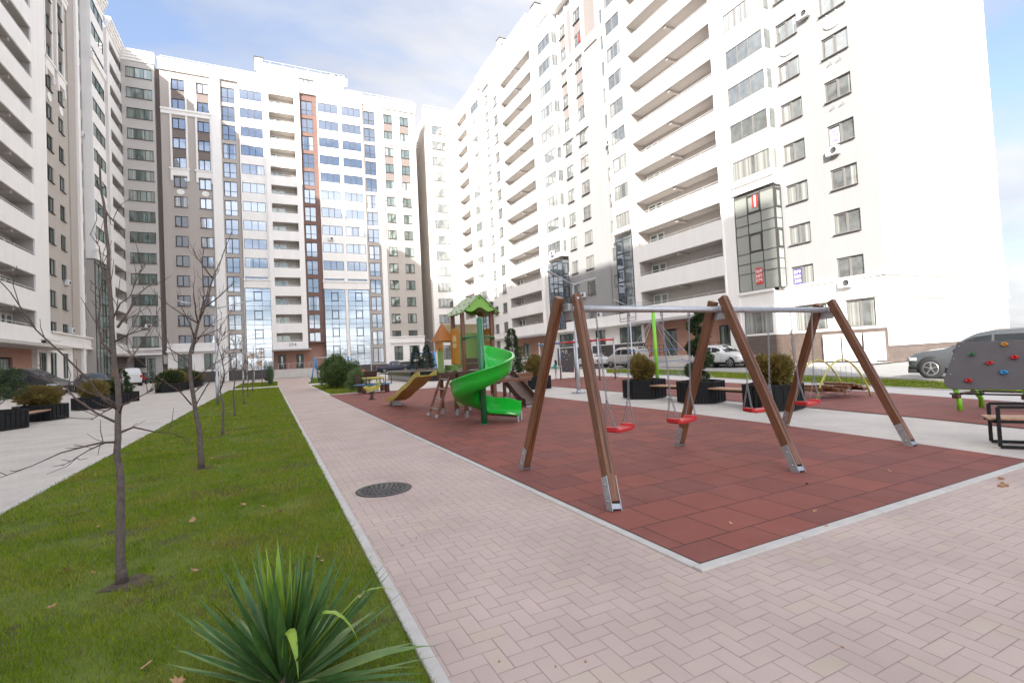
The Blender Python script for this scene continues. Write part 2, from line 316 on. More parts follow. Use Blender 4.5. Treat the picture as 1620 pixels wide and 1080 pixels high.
M['glassL'] = glassmat('greenish glass', (.75, .85, .82), .13, dark=(.09, .11, .10), curt=(.34, .37, .34), cov=.65)
M['glassR'] = glassmat('clear glass', (.8, .85, .87), .16, dark=(.12, .125, .12), curt=(.36, .36, .33), cov=.8)
M['glassBay'] = glassmat('greenish bay glass', (.75, .85, .82), .14, dark=(.24, .27, .25), curt=(.42, .43, .39), cov=.6)
M['glassC'] = glassmat('curtain wall glass', (.70, .78, .90), .46, dark=(.045, .06, .06), curt=(.3, .33, .32), cov=.1)
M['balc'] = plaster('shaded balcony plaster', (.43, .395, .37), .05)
M['dark'] = mat('dark interior', (.02, .02, .02), .8)
M['door'] = mat('dark door', (.035, .035, .035), .35)
M['metal'] = mat('galvanised steel', (.46, .47, .485), .5, .8, noise=.12, nscale=14, bump=.05)
M['chain'] = mat('chain steel', (.34, .35, .37), .35, .9)
M['rail'] = mat('pale railing', (.55, .54, .52), .4, .3)
M['black'] = mat('black powder coat', (.010, .010, .011), .5, noise=.2, nscale=6, spec=.3)
M['corr'] = mat('black slatted cladding', (.011, .0115, .013), .6, spec=.25, noise=.25, nscale=5)
M['wood'] = woodmat('varnished timber', (.095, .036, .016), (.24, .10, .045), 1.0, .42)
M['plank'] = woodmat('bench plank', (.36, .19, .11), (.52, .31, .19), 1.0, .55)
M['darkwood'] = woodmat('dark timber', (.045, .022, .014), (.10, .045, .028), 1.0, .5)
M['red'] = mat('red plastic', (.50, .02, .022), .38, noise=.06, nscale=9)
M['green'] = mat('bright green plastic', (.012, .42, .03), .22, coat=.4, noise=.06, nscale=3)
M['pole'] = mat('green painted steel', (.018, .145, .055), .3, coat=.3)
M['lime'] = mat('lime paint', (.22, .62, .03), .35)
M['hpl'] = mat('light green panel', (.24, .40, .11), .45, noise=.04, nscale=3)
M['hplroof'] = mat('pale green roof panel', (.31, .39, .20), .45, noise=.05, nscale=3)
M['orange'] = mat('orange panel', (.56, .25, .03), .42, noise=.05, nscale=3)
M['yellow'] = mat('yellow plastic', (.47, .40, .07), .4, noise=.07, nscale=3)
M['yellowpipe'] = mat('pale yellow pipe', (.50, .46, .11), .4)
M['cream'] = mat('cream panel', (.70, .60, .34), .5)
M['blue'] = mat('blue paint', (.03, .26, .55), .35)
M['bluebench'] = mat('blue board', (.07, .16, .28), .5, noise=.1, nscale=4)
M['greyboard'] = mat('grey climbing board', (.115, .11, .118), .5, noise=.08, nscale=3)
M['kerb'] = mat('concrete kerb', (.52, .49, .45), .9, noise=.10, nscale=6, bump=.15, bscale=90)
M['conc'] = mat('light concrete', (.52, .485, .45), .85, noise=.08, nscale=1.5, bump=.08, bscale=60)
M['asphalt'] = mat('pale road', (.27, .26, .245), .9, noise=.10, nscale=.9, bump=.15, bscale=120)
M['granite'] = mat('polished black granite', (.022, .021, .021), .12, noise=.3, nscale=60)
M['soil'] = mat('soil', (.085, .06, .04), .95, noise=.35, nscale=8, bump=.4, bscale=25)
M['iron'] = mat('cast iron', (.085, .078, .075), .6, .3, noise=.3, nscale=25, bump=.4, bscale=110)
M['bark'] = mat('young bark', (.125, .097, .082), .85, noise=.3, nscale=22, bump=.5, bscale=70)
M['twig'] = mat('twig', (.105, .068, .054), .8)
M['tyre'] = mat('tyre rubber', (.02, .02, .02), .85)
M['rim'] = mat('alloy', (.45, .45, .46), .3, .8)
M['carglass'] = mat('car glass', (.012, .015, .017), .04, 0, spec=.9)
M['lampred'] = mat('red lens', (.45, .01, .01), .15)
M['lampclear'] = mat('clear lens', (.6, .62, .65), .1, .3)
M['plate'] = mat('number plate', (.75, .75, .75), .5)
M['skin'] = mat('skin', (.50, .29, .21), .55)
M['hair'] = mat('dark hair', (.025, .016, .012), .6)
def leafmat(name, c1, c2, rough=.6, scale=3, trans=.25):
    m = mat(name, c1, rough, col2=c2, noise=.1, nscale=scale)
    b = m.node_tree.nodes['Principled BSDF']; b.inputs['Specular IOR Level'].default_value = .3
    return m
M['shrub'] = leafmat('bronze green foliage', (.10, .09, .024), (.30, .21, .06), scale=6)
M['shrub2'] = leafmat('dull green foliage', (.025, .045, .014), (.075, .10, .03), scale=5)
M['conifer'] = leafmat('conifer foliage', (.028, .055, .022), (.085, .125, .045), scale=5)
M['spruce'] = leafmat('blue green needles', (.022, .045, .035), (.055, .09, .07), scale=4)
M['bush'] = leafmat('juniper foliage', (.03, .055, .016), (.13, .18, .055), scale=2.2)
M['yucca'] = leafmat('yucca leaf', (.04, .10, .028), (.10, .20, .05), .42, scale=7)
M['yuccay'] = leafmat('young yucca leaf', (.16, .28, .03), (.30, .42, .06), .42, scale=5)
M['yuccao'] = leafmat('old yucca leaf', (.10, .17, .05), (.20, .28, .10), .5, scale=5)
M['dry'] = leafmat('fallen leaf', (.30, .15, .07), (.55, .33, .18), .7, scale=12)
M['autumn'] = leafmat('orange autumn leaves', (.5, .22, .03), (.65, .35, .06), .7, scale=5)
M['herb'] = leafmat('grey green stems', (.06, .11, .06), (.13, .18, .10), .7, scale=5)
M['hillm'] = leafmat('far autumn hill', (.22, .15, .07), (.13, .13, .06), .95, scale=.05)

# ---------------------------------------------------------------- ground
def poly(name, pts, z, m, label=None, kind='structure'):
    b = MB(); b.add([(x, y, z) for x, y in pts], [tuple(range(len(pts)))])
    o = b.build(name, m); tag(o, kind=kind); return o
pink = herringbone('pink pavers', (.51, .40, .35), .04, (.30, .23, .20), .757, 2.395)
greyp = herringbone('grey pavers', (.55, .495, .44), .035, (.38, .345, .31), 0.03, 0.02)
def rubber(name, ox, oy, c1=(.255, .068, .046), c2=(.18, .055, .043)):
    m = brickmat(name, c1, c2, (.035, .010, .008), .5, .5, .0065, 'XY', .85, .5); t = m.node_tree
    br = [n for n in t.nodes if n.type == 'TEX_BRICK'][0]; cbn = br.inputs['Vector'].links[0].from_node
    va = t.nodes.new('ShaderNodeVectorMath'); va.operation = 'SUBTRACT'; va.inputs[1].default_value = (ox, oy, 0)
    t.links.new(cbn.outputs[0], va.inputs[0]); t.links.new(va.outputs[0], br.inputs['Vector']); br.offset = .5; br.inputs['Mortar Smooth'].default_value = .3
    # dusty scuffs and rubber granules
    b = t.nodes['Principled BSDF']; mu = b.inputs['Base Color'].links[0].from_node
    g = t.nodes.new('ShaderNodeNewGeometry'); n = t.nodes.new('ShaderNodeTexNoise'); n.inputs['Scale'].default_value = 1.3; n.inputs['Detail'].default_value = 9; n.inputs['Roughness'].default_value = .7; t.links.new(g.outputs['Position'], n.inputs['Vector'])
    mr = t.nodes.new('ShaderNodeMapRange'); mr.inputs['From Min'].default_value = .48; mr.inputs['From Max'].default_value = .75; mr.inputs['To Max'].default_value = .3; t.links.new(n.outputs[0], mr.inputs[0])
    mx2 = t.nodes.new('ShaderNodeMixRGB'); t.links.new(mr.outputs[0], mx2.inputs[0]); t.links.new(mu.outputs[0], mx2.inputs[1]); mx2.inputs[2].default_value = (.28, .12, .095, 1)
    n2 = t.nodes.new('ShaderNodeTexNoise'); n2.inputs['Scale'].default_value = 170; n2.inputs['Detail'].default_value = 2; t.links.new(g.outputs['Position'], n2.inputs['Vector'])
    m3 = t.nodes.new('ShaderNodeMapRange'); m3.inputs['From Min'].default_value = .3; m3.inputs['From Max'].default_value = .7; m3.inputs['To Min'].default_value = .8; m3.inputs['To Max'].default_value = 1.2; t.links.new(n2.outputs[0], m3.inputs[0])
    mu3 = t.nodes.new('ShaderNodeMixRGB'); mu3.blend_type = 'MULTIPLY'; mu3.inputs[0].default_value = 1; t.links.new(mx2.outputs[0], mu3.inputs[1]); t.links.new(m3.outputs[0], mu3.inputs[2])
    t.links.new(mu3.outputs[0], b.inputs['Base Color']); return m
g = poly('ground', [(-900, -500), (900, -500), (900, 900), (-900, 900)], -.035, M['asphalt'])
poly('courtyard_paving', [(-17.9, -12), (-2.93, -12), (-2.93, 0), (24, -2), (19, 8), (22, 20), (27, 36), (27, 86), (-17.9, 86)], -.008, greyp)
pathp = [(.65, -8), (16, -8), (16, 2.57), (2.63, 2.57), (2.70, 28), (2.88, 44), (4.3, 62), (4.8, 78), (1.1, 78), (.72, 49), (.73, 5)]
poly('pavement', [(.73, -8), (16, -8), (16, 2.57), (.73, 2.57)], .0, pink)
poly('path', [(.73, 2.57), (2.63, 2.57), (2.70, 28), (2.88, 44), (4.3, 62), (4.8, 78), (1.1, 78), (.72, 49)], .0, pink)
red1 = [(2.72, 2.66), (8.13, 2.66), (8.40, 4.1), (8.67, 6.2), (8.97, 9.9), (9.17, 17.3), (9.6, 27.3), (2.80, 28)]
red2 = [(10.6, 0), (10.72, 3.5), (11.1, 5.2), (11.35, 7.1), (11.85, 12.7), (12.0, 16), (12.4, 21), (12.9, 27), (19.4, 27), (18.2, 20), (17.2, 14.2), (15.8, 8.6), (15.0, 6.2), (13.6, 0)]
poly('rubber_playground_floor', red1, .006, rubber('red rubber tiles', 3.14, 2.98))
poly('rubber_playground_floor', red2, .006, rubber('red rubber tiles far', 3.14, 2.98, (.235, .068, .048), (.185, .058, .045)))
poly('pale_walk', [(13.6, 0), (15.0, 6.2), (15.8, 8.6), (17.2, 14.2), (18.2, 20), (19.4, 27), (22, 29.4), (21.3, 24), (18.5, 13.5), (17, 7.2), (15.6, 0)], -.002, M['conc'])
poly('pavement', [(31.5, 17.1), (34.4, 17.1), (34.4, 88), (31.5, 88)], .05, M['conc'])
poly('pavement', [(-17.9, 83.2), (27, 83.2), (27, 86), (-17.9, 86)], .04, M['conc'])
q = MB(); xs_ = (-8.95, -10.6, -17.9); zs_ = (-.006, .45, .47)
q.add([(x, y, (z if y > 26 else -.006)) for y in (18, 28, 82, 86) for x, z in zip(xs_, zs_)], [(r*3+c, r*3+c+1, (r+1)*3+c+1, (r+1)*3+c) for r in range(3) for c in range(2)], True)
tag(q.build('parking_ground', greyp), kind='structure')
poly('cross_path', [(-3.1, 45.3), (.66, 45.3), (.66, 48.6), (-3.1, 48.6)], .004, M['conc'])
def kerb(name, pts, w, h, z0=-.03, gap=1.0):
    b = MB()
    for a, c in zip(pts[:-1], pts[1:]):
        a = Vector((*a, 0)); c = Vector((*c, 0)); L = (c-a).length; n = max(1, round(L/gap)); d = (c-a)/n
        for i in range(n):
            p, q = a+d*i, a+d*(i+1); e = d.normalized()*.003
            b.bar(p+e+Vector((0, 0, (h+z0)/2)), q-e+Vector((0, 0, (h+z0)/2)), w, h-z0)
    o = b.build(name, M['kerb'], bevel=.006, seg=1); tag(o, kind='structure'); return o
kerb('kerb', [(.692, -3), (.692, 49)], .075, .022)
kerb('kerb', [(-2.90, -3), (-2.90, 62)], .08, .022)
kerb('kerb', [(2.672, 2.66), (2.672, 12), (2.74, 28)], .08, .012)
kerb('kerb', [(2.632, 2.612), (8.13, 2.612)], .085, .016)
kerb('kerb', [(15.6, 0), (17, 7.2), (18.5, 13.5), (21.3, 24), (22, 29.4)], .1, .03)
kerb('kerb', [(18.5, 4), (19.8, 8.3), (20.4, 9.6), (22.6, 16.6), (26, 27), (27, 36)], .12, .09)
kerb('kerb', [(31.44, 17), (31.44, 88)], .12, .08)
rg_ = random.Random(9)
def wob(x0, y0, x1, y1, n, w):
    d = Vector((x1-x0, y1-y0)); nn_ = Vector((-d.y, d.x)).normalized(); L_ = [Vector((x0, y0))+d*i/n for i in range(n+1)]
    return [tuple(p+nn_*w*rg_.uniform(.3, 1)) for p in L_]+[tuple(p-nn_*w*rg_.uniform(.2, .6)) for p in reversed(L_)]
poly('sand_joint', wob(.732, 1, .732, 40, 400, .007), .0035, M['soil'])
poly('rubber_gap', wob(2.722, 2.66, 2.75, 20, 120, .008), .0095, M['tyre']); poly('rubber_gap', wob(2.72, 2.664, 8.13, 2.664, 60, .009), .0097, M['tyre'])
lawns = {'near': [(-2.86, -2), (.65, -2), (.65, 45.3), (-2.86, 45.3)],
         'far': [(-2.86, 48.6), (.65, 48.6), (.9, 66), (-2.9, 66)],
         'right': [(15.7, 0), (18.4, 4), (19.75, 8.3), (20.3, 9.6), (22.5, 16.6), (25.9, 27), (26.9, 36), (22.0, 29.4), (21.35, 24), (18.55, 13.5), (17.05, 7.2)],
         'bush': [(2.98, 28.7), (5.6, 28.9), (6.6, 36), (6.0, 44), (3.1, 44.2)],
         'entry': [(3.2, 49.5), (6.6, 49.5), (8.2, 75), (5.0, 75), (4.3, 60)]}
def lawnmat():
    m = mat('turf', (.08, .125, .008), .95, col2=(.14, .17, .02), noise=.1, nscale=3.5, bump=.6, bscale=60); t = m.node_tree; b = t.nodes['Principled BSDF']
    src = b.inputs['Base Color'].links[0].from_socket; g = t.nodes.new('ShaderNodeNewGeometry'); n = t.nodes.new('ShaderNodeTexNoise'); n.inputs['Scale'].default_value = .9; n.inputs['Detail'].default_value = 8; n.inputs['Roughness'].default_value = .7; t.links.new(g.outputs['Position'], n.inputs['Vector'])
    r = t.nodes.new('ShaderNodeMapRange'); r.inputs['From Min'].default_value = .52; r.inputs['From Max'].default_value = .62; t.links.new(n.outputs[0], r.inputs[0])
    x = t.nodes.new('ShaderNodeMixRGB'); t.links.new(r.outputs[0], x.inputs[0]); t.links.new(src, x.inputs[1]); x.inputs[2].default_value = (.075, .05, .03, 1); t.links.new(x.outputs[0], b.inputs['Base Color']); return m
turf = lawnmat()
for k, pts in lawns.items(): poly('lawn_soil', pts, .004, turf)
# grass blades, thinning out with distance and in a few worn patches
def inpoly(px, py, pts):
    ins = np.zeros(len(px), bool); n = len(pts)
    for i in range(n):
        x1, y1 = pts[i]; x2, y2 = pts[(i+1) % n]
        if y1 == y2: continue
        c = ((y1 > py) != (y2 > py)) & (px < (x2-x1)*(py-y1)/(y2-y1)+x1); ins ^= c
    return ins
def vnoise(x, y, s, seed):
    rg = np.random.RandomState(seed); G = rg.rand(64, 64); x = x*s+100; y = y*s+100
    i = np.floor(x).astype(int); j = np.floor(y).astype(int); fx = x-i; fy = y-j; fx = fx*fx*(3-2*fx); fy = fy*fy*(3-2*fy)
    g = lambda a, b: G[a % 64, b % 64]
    return (g(i, j)*(1-fx)+g(i+1, j)*fx)*(1-fy)+(g(i, j+1)*(1-fx)+g(i+1, j+1)*fx)*fy
def grass(name, pts, zones, seed, hs=1.0):
    rg = np.random.RandomState(seed); X, Y, H, W = [], [], [], []
    xs = [p[0] for p in pts]; ys = [p[1] for p in pts]
    for (ya, yb, dens, h, w) in zones:
        ya = max(ya, min(ys)); yb = min(yb, max(ys))
        if yb <= ya: continue
        n = int((yb-ya)*(max(xs)-min(xs))*dens); x = rg.uniform(min(xs), max(xs), n); y = rg.uniform(ya, yb, n)
        ok = inpoly(x, y, pts); v = vnoise(x, y, 1.3, 5)*.6+vnoise(x, y, 4.1, 6)*.4; ok &= rg.rand(n) < np.clip((v-.15)*4, .5, 1)
        d = (x+1.03)**2; dd = np.min([d+(y-t)**2 for t in (4.71, 9.41, 13.7)], axis=0); ok &= (dd > .02) | (rg.rand(n) < .15)
        ok &= ((x-.02)**2+(y-2.62)**2 > .02) | (rg.rand(n) < .3)
        x, y, v = x[ok], y[ok], v[ok]; X.append(x); Y.append(y); H.append(h*(.45+.9*rg.rand(len(x)))*(.65+.6*v)*hs); W.append(np.full(len(x), w)*(.7+.6*rg.rand(len(x))))
    X, Y, H, W = map(np.concatenate, (X, Y, H, W)); n = len(X)
    a = rg.uniform(0, 2*math.pi, n); l = rg.uniform(.1, .9, n)*H; b = rg.uniform(0, 2*math.pi, n)
    cx, cy = np.cos(a)*W/2, np.sin(a)*W/2; lx, ly = np.cos(b)*l, np.sin(b)*l; z = np.zeros(n)+.003
    V = np.stack([np.stack([X-cx, Y-cy, z], 1), np.stack([X+cx, Y+cy, z], 1), np.stack([X+lx*.35+cx*.75, Y+ly*.35+cy*.75, z+H*.62], 1),
                  np.stack([X+lx*.35-cx*.75, Y+ly*.35-cy*.75, z+H*.62], 1), np.stack([X+lx, Y+ly, z+H], 1)], 1).reshape(-1, 3)
    base = np.arange(n)*5
    q = np.stack([base, base+1, base+2, base+3], 1); t3 = np.stack([base+3, base+2, base+4], 1)
    m = bpy.data.meshes.new(name); m.vertices.add(5*n); m.vertices.foreach_set('co', V.ravel())
    loops = np.concatenate([q.ravel(), t3.ravel()]); m.loops.add(len(loops)); m.loops.foreach_set('vertex_index', loops)
    st = np.concatenate([np.arange(n)*4, 4*n+np.arange(n)*3]); m.polygons.add(2*n); m.polygons.foreach_set('loop_start', st)
    m.polygons.foreach_set('use_smooth', np.ones(2*n, bool)); m.update(calc_edges=True)
    m.materials.append(M['grass']); o = bpy.data.objects.new(name, m); COL.objects.link(o); tag(o, kind='stuff'); return o
def grassmat():
    m = bpy.data.materials.new('grass'); m.use_nodes = True; t = m.node_tree; b = t.nodes['Principled BSDF']; b.inputs['Roughness'].default_value = .6; b.inputs['Specular IOR Level'].default_value = .1
    g = t.nodes.new('ShaderNodeNewGeometry')
    n = t.nodes.new('ShaderNodeTexNoise'); n.inputs['Scale'].default_value = 1.3; n.inputs['Detail'].default_value = 8; n.inputs['Roughness'].default_value = .65; t.links.new(g.outputs['Position'], n.inputs['Vector'])
    r = t.nodes.new('ShaderNodeValToRGB'); E = r.color_ramp.elements; E[0].position = .32; E[0].color = (.13, .21, .006, 1); E[1].position = .74; E[1].color = (.34, .27, .055, 1); e = E.new(.46); e.color = (.19, .275, .010, 1)
    t.links.new(n.outputs[0], r.inputs[0])
    rr_ = t.nodes.new('ShaderNodeMapRange'); t.links.new(g.outputs['Random Per Island'], rr_.inputs[0]); rr_.inputs['To Min'].default_value = .6; rr_.inputs['To Max'].default_value = 1.4
    mu = t.nodes.new('ShaderNodeMixRGB'); mu.blend_type = 'MULTIPLY'; mu.inputs[0].default_value = 1; t.links.new(r.outputs[0], mu.inputs[1]); t.links.new(rr_.outputs[0], mu.inputs[2])
    gt = t.nodes.new('ShaderNodeMath'); gt.operation = 'GREATER_THAN'; gt.inputs[1].default_value = .955; t.links.new(g.outputs['Random Per Island'], gt.inputs[0])
    mx_ = t.nodes.new('ShaderNodeMixRGB'); t.links.new(gt.outputs[0], mx_.inputs[0]); t.links.new(mu.outputs[0], mx_.inputs[1]); mx_.inputs[2].default_value = (.24, .19, .09, 1)
    t.links.new(mx_.outputs[0], b.inputs['Base Color'])
    tr = t.nodes.new('ShaderNodeBsdfTranslucent'); t.links.new(mx_.outputs[0], tr.inputs[0]); ms = t.nodes.new('ShaderNodeMixShader'); ms.inputs[0].default_value = .3
    o = t.nodes['Material Output']; t.links.new(b.outputs[0], ms.inputs[1]); t.links.new(tr.outputs[0], ms.inputs[2]); t.links.new(ms.outputs[0], o.inputs[0]); return m
M['grass'] = grassmat()
ZN = [(1.0, 4, 9500, .034, .0028), (4, 7, 5200, .036, .0038), (7, 12, 2600, .038, .0055), (12, 20, 1100, .04, .009), (20, 34, 420, .045, .016), (34, 70, 160, .05, .03)]
grass('grass', [(-2.875, -2), (.668, -2), (.668, 45.3), (-2.875, 45.3)], ZN, 1); grass('grass', lawns['far'], ZN, 2)
ZR = [(0, 12, 700, .045, .012), (12, 40, 300, .05, .018)]
grass('grass', lawns['right'], ZR, 3); grass('grass', lawns['bush'], ZN, 4); grass('grass', lawns['entry'], ZN, 5)
for i_, (sx_, sy_) in enumerate(((-.98, 4.68), (-1.0, 9.4), (-1.05, 14.0), (-1.1, 19.5), (.05, 2.65))):
    rg_ = random.Random(i_+4); poly('soil_patch', [(sx_+(.09+rg_.uniform(0, .11))*math.cos(k*.449)*1.2, sy_+(.09+rg_.uniform(0, .11))*math.sin(k*.449)) for k in range(14)], .009, M['soil'])
# distant rise with autumn scrub and the town beyond it
b = MB(); rg = random.Random(8); nx = 60
xs = [60+i*11 for i in range(nx)]
vs = []
for k, (yy, h0) in enumerate(((60, -1), (110, 1.5), (180, 5.5), (260, 8), (420, 3))):
    for i, x in enumerate(xs): vs.append((x, yy-60+x*.35, h0+rg.uniform(-.8, .8)+(math.sin(i*.4+k)*.9)*(k > 1)))
b.add(vs, [(k*nx+i, k*nx+i+1, (k+1)*nx+i+1, (k+1)*nx+i) for k in range(4) for i in range(nx-1)], True)
tag(b.build('hill', M['hillm']), kind='structure')

# ---------------------------------------------------------------- facades
class Fac:
    def __init__(s, kind, base): s.k = kind; s.b = base; s.rz = {'L': -math.pi/2, 'R': math.pi/2, 'B': math.pi}[kind]
    def P(s, u, w, z):
        if s.k == 'L': return (s.b+w, u, z)
        if s.k == 'R': return (s.b-w, u, z)
        return (u, s.b-w, z)
def fbox(mb, F, u0, u1, w0, w1, z0, z1):
    if mb.auto: mb.mark()
    a = F.P(u0, w0, z0); c = F.P(u1, w1, z1)
    mb.mm(min(a[0], c[0]), max(a[0], c[0]), min(a[1], c[1]), max(a[1], c[1]), min(z0, z1), max(z0, z1))
def panel(mb, F, u0, u1, z0, z1, w, holes=(), back=-2.0):
    """one wall sheet with real openings, reveals and returns; holes are (u0,u1,z0,z1,depth)"""
    mb.mark()
    us = sorted({u0, u1, *[h[0] for h in holes], *[h[1] for h in holes]}); zs = sorted({z0, z1, *[h[2] for h in holes], *[h[3] for h in holes]})
    us = [u for u in us if u0-1e-6 <= u <= u1+1e-6]; zs = [z for z in zs if z0-1e-6 <= z <= z1+1e-6]
    hs = {}
    for h in holes: hs.setdefault((h[0], h[1]), []).append(h)
    for a, c in zip(us[:-1], us[1:]):
        col = [h for h in holes if h[0] <= a+1e-6 and h[1] >= c-1e-6]
        z = z0
        for h in sorted(col, key=lambda h: h[2]):
            if h[2] > z+1e-6: mb.quad(F.P(a, w, z), F.P(c, w, z), F.P(c, w, h[2]), F.P(a, w, h[2]))
            z = h[3]
        if z1 > z+1e-6: mb.quad(F.P(a, w, z), F.P(c, w, z), F.P(c, w, z1), F.P(a, w, z1))
    for h in holes:
        a, c, p, q, d = h[:5]; e = w-d
        mb.quad(F.P(a, w, p), F.P(a, e, p), F.P(a, e, q), F.P(a, w, q)); mb.quad(F.P(c, w, p), F.P(c, w, q), F.P(c, e, q), F.P(c, e, p))
        mb.quad(F.P(a, w, p), F.P(c, w, p), F.P(c, e, p), F.P(a, e, p)); mb.quad(F.P(a, w, q), F.P(a, e, q), F.P(c, e, q), F.P(c, w, q))
    if back is not None:
        mb.quad(F.P(u0, w, z0), F.P(u0, w, z1), F.P(u0, back, z1), F.P(u0, back, z0)); mb.quad(F.P(u1, w, z0), F.P(u1, back, z0), F.P(u1, back, z1), F.P(u1, w, z1))
        mb.quad(F.P(u0, w, z1), F.P(u1, w, z1), F.P(u1, back, z1), F.P(u0, back, z1)); mb.quad(F.P(u0, w, z0), F.P(u0, back, z0), F.P(u1, back, z0), F.P(u1, w, z0))
WC = {}
def win(F, bld, u0, u1, z0, z1, w, cols=2, trans=None, glass='glassB', frame='frame', name='window', sill=True, ft=.06, opened=None):
    if glass == 'glassR' and frame == 'frame': frame = 'frameR'
    W = abs(u1-u0); H = z1-z0; key = (round(W, 2), round(H, 2), cols if isinstance(cols, int) else tuple(cols), trans, glass, frame, name, sill, ft)
    if key not in WC:
        f = MB(); t = .05
        f.mm(-W/2, -W/2+ft, -t, t, 0, H); f.mm(W/2-ft, W/2, -t, t, 0, H); f.mm(-W/2+ft, W/2-ft, -t, t, 0, ft); f.mm(-W/2+ft, W/2-ft, -t, t, H-ft, H)
        cs = [i/cols for i in range(1, cols)] if isinstance(cols, int) else cols
        for c in cs: f.mm(-W/2+W*c-ft*.6, -W/2+W*c+ft*.6, -t, t*.9, ft, H-ft)
        if trans:
            zz = H*trans; xs_ = [-W/2+ft]+[-W/2+W*c for c in cs]+[W/2-ft]
            for a, c in zip(xs_[:-1], xs_[1:]): f.mm(a+(ft*.6 if a > -W/2+ft else 0), c-(ft*.6 if c < W/2-ft else 0), -t*.9, t*.85, zz-ft*.5, zz+ft*.5)
        if cols == 2 and W < 2.6:   # opening sash, a little heavier
            f.mm(.04, W/2-ft, t*.9, t*1.25, ft, ft+.05); f.mm(.04, W/2-ft, t*.9, t*1.25, H-ft-.05, H-ft); f.mm(.04, .09, t*.9, t*1.25, ft+.05, H-ft-.05); f.mm(W/2-ft-.05, W/2-ft, t*.9, t*1.25, ft+.05, H-ft-.05)
        if sill: f.mm(-W/2-.04, W/2+.04, t+.002, .30, -.035, -.004)
        g = MB(); g.mm(-W/2+ft*.5, W/2-ft*.5, -.02, 0.0, ft*.5, H-ft*.5)
        WC[key] = (f.mesh(name, M[frame]), g.mesh('pane', M[glass]))
    fm, gm = WC[key]
    o = bpy.data.objects.new(name, fm); COL.objects.link(o); o.location = F.P((u0+u1)/2, w, z0); o.rotation_euler = (0, 0, F.rz); o.parent = bld
    p = bpy.data.objects.new('pane', gm); COL.objects.link(p); p.parent = o
    return o
def cornice(mb, F, u0, u1, w, z0, z1, steps=3, out=.45):
    for i in range(steps):
        a = z0+(z1-z0)*i/steps; c = z0+(z1-z0)*(i+1)/steps-(.002 if i < steps-1 else 0)
        fbox(mb, F, u0-.01*i, u1+.01*i, w-.1, w+out*(i+1)/steps, a, c)
BC = {}
def balcony(F, bld, u0, u1, zp, zl, w, d=1.45, doors=(.16,), wallm='balc', rail=True, beams=1):
    """things standing in a recessed balcony opening: the inner wall, doors, rail"""
    key = (F.k, F.b, u0, u1, w, round(zl-zp, 2), d, doors)
    o = None
    if key not in BC:
        a = MB(); h0 = -1.05; H = zl-zp
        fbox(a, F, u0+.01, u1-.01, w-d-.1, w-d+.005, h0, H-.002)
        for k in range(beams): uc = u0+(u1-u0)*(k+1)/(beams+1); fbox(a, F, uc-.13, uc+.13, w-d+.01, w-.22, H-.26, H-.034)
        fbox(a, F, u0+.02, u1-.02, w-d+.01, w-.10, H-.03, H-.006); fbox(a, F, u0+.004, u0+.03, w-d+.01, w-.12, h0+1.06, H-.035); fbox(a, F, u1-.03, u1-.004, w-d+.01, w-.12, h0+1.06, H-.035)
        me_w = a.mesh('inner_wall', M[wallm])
        r = MB()
        n = max(2, int((u1-u0)/1.6))
        fbox(r, F, u0+.02, u1-.02, w-.14, w-.09, .20, .245)
        for i in range(n+1): uc = u0+.06+(u1-u0-.12)*i/n; fbox(r, F, uc-.02, uc+.02, w-.135, w-.095, 0, .2)
        me_r = r.mesh('railing', M['rail'])
        dd = []
        for q in doors:
            uc = u0+(u1-u0)*q; f = MB(); fbox(f, F, uc-.42, uc-.36, w-d+.006, w-d+.09, h0+.02, H-.35); fbox(f, F, uc+.36, uc+.42, w-d+.006, w-d+.09, h0+.02, H-.35)
            fbox(f, F, uc-.36, uc+.36, w-d+.006, w-d+.09, H-.42, H-.35); fbox(f, F, uc+.5, uc+1.5, w-d+.006, w-d+.08, -.15, -.09); fbox(f, F, uc+.5, uc+1.5, w-d+.006, w-d+.08, H-.42, H-.35)
            fbox(f, F, uc+.5, uc+.56, w-d+.006, w-d+.08, -.09, H-.42); fbox(f, F, uc+1.44, uc+1.5, w-d+.006, w-d+.08, -.09, H-.42)
            gp = MB(); fbox(gp, F, uc-.36, uc+.36, w-d+.01, w-d+.03, h0+.03, H-.42); fbox(gp, F, uc+.56, uc+1.44, w-d+.01, w-d+.03, -.09, H-.42)
            dd.append((f.mesh('balcony_door', M['wframe']), gp.mesh('pane', M['glassL'])))
        BC[key] = (me_w, me_r, dd)
    me_w, me_r, dd = BC[key]
    b = bpy.data.objects.new('balcony', me_w); COL.objects.link(b); b.parent = bld; b.location = (0, 0, zp)
    if rail: r = bpy.data.objects.new('railing', me_r); COL.objects.link(r); r.parent = b
    for f, gp in dd:
        x = bpy.data.objects.new('balcony_door', f); COL.objects.link(x); x.parent = b
        y = bpy.data.objects.new('door_pane', gp); COL.objects.link(y); y.parent = b
    return b
def ac(F, bld, u, w, z, lab=None):
    if 'ac' not in WC:
        a = MB(); a.mm(-.4, .4, .06, .36, 0, .55); a.mm(-.3, -.26, 0, .3, -.05, -.002); a.mm(.26, .3, 0, .3, -.05, -.002)
        f = MB(); f.lathe([(.20, .361), (.20, .375), (.17, .375), (.17, .362), (.05, .366), (.001, .366)], (-.1, 0, .27), 16, 'Y')
        WC['ac'] = (a.mesh('air_conditioner', M['wframe']), f.mesh('fan_grille', M['frame']))
    o = bpy.data.objects.new('air_conditioner', WC['ac'][0]); COL.objects.link(o); o.location = F.P(u, w, z); o.rotation_euler = (0, 0, F.rz); o.parent = bld
    p = bpy.data.objects.new('fan_grille', WC['ac'][1]); COL.objects.link(p); p.parent = o
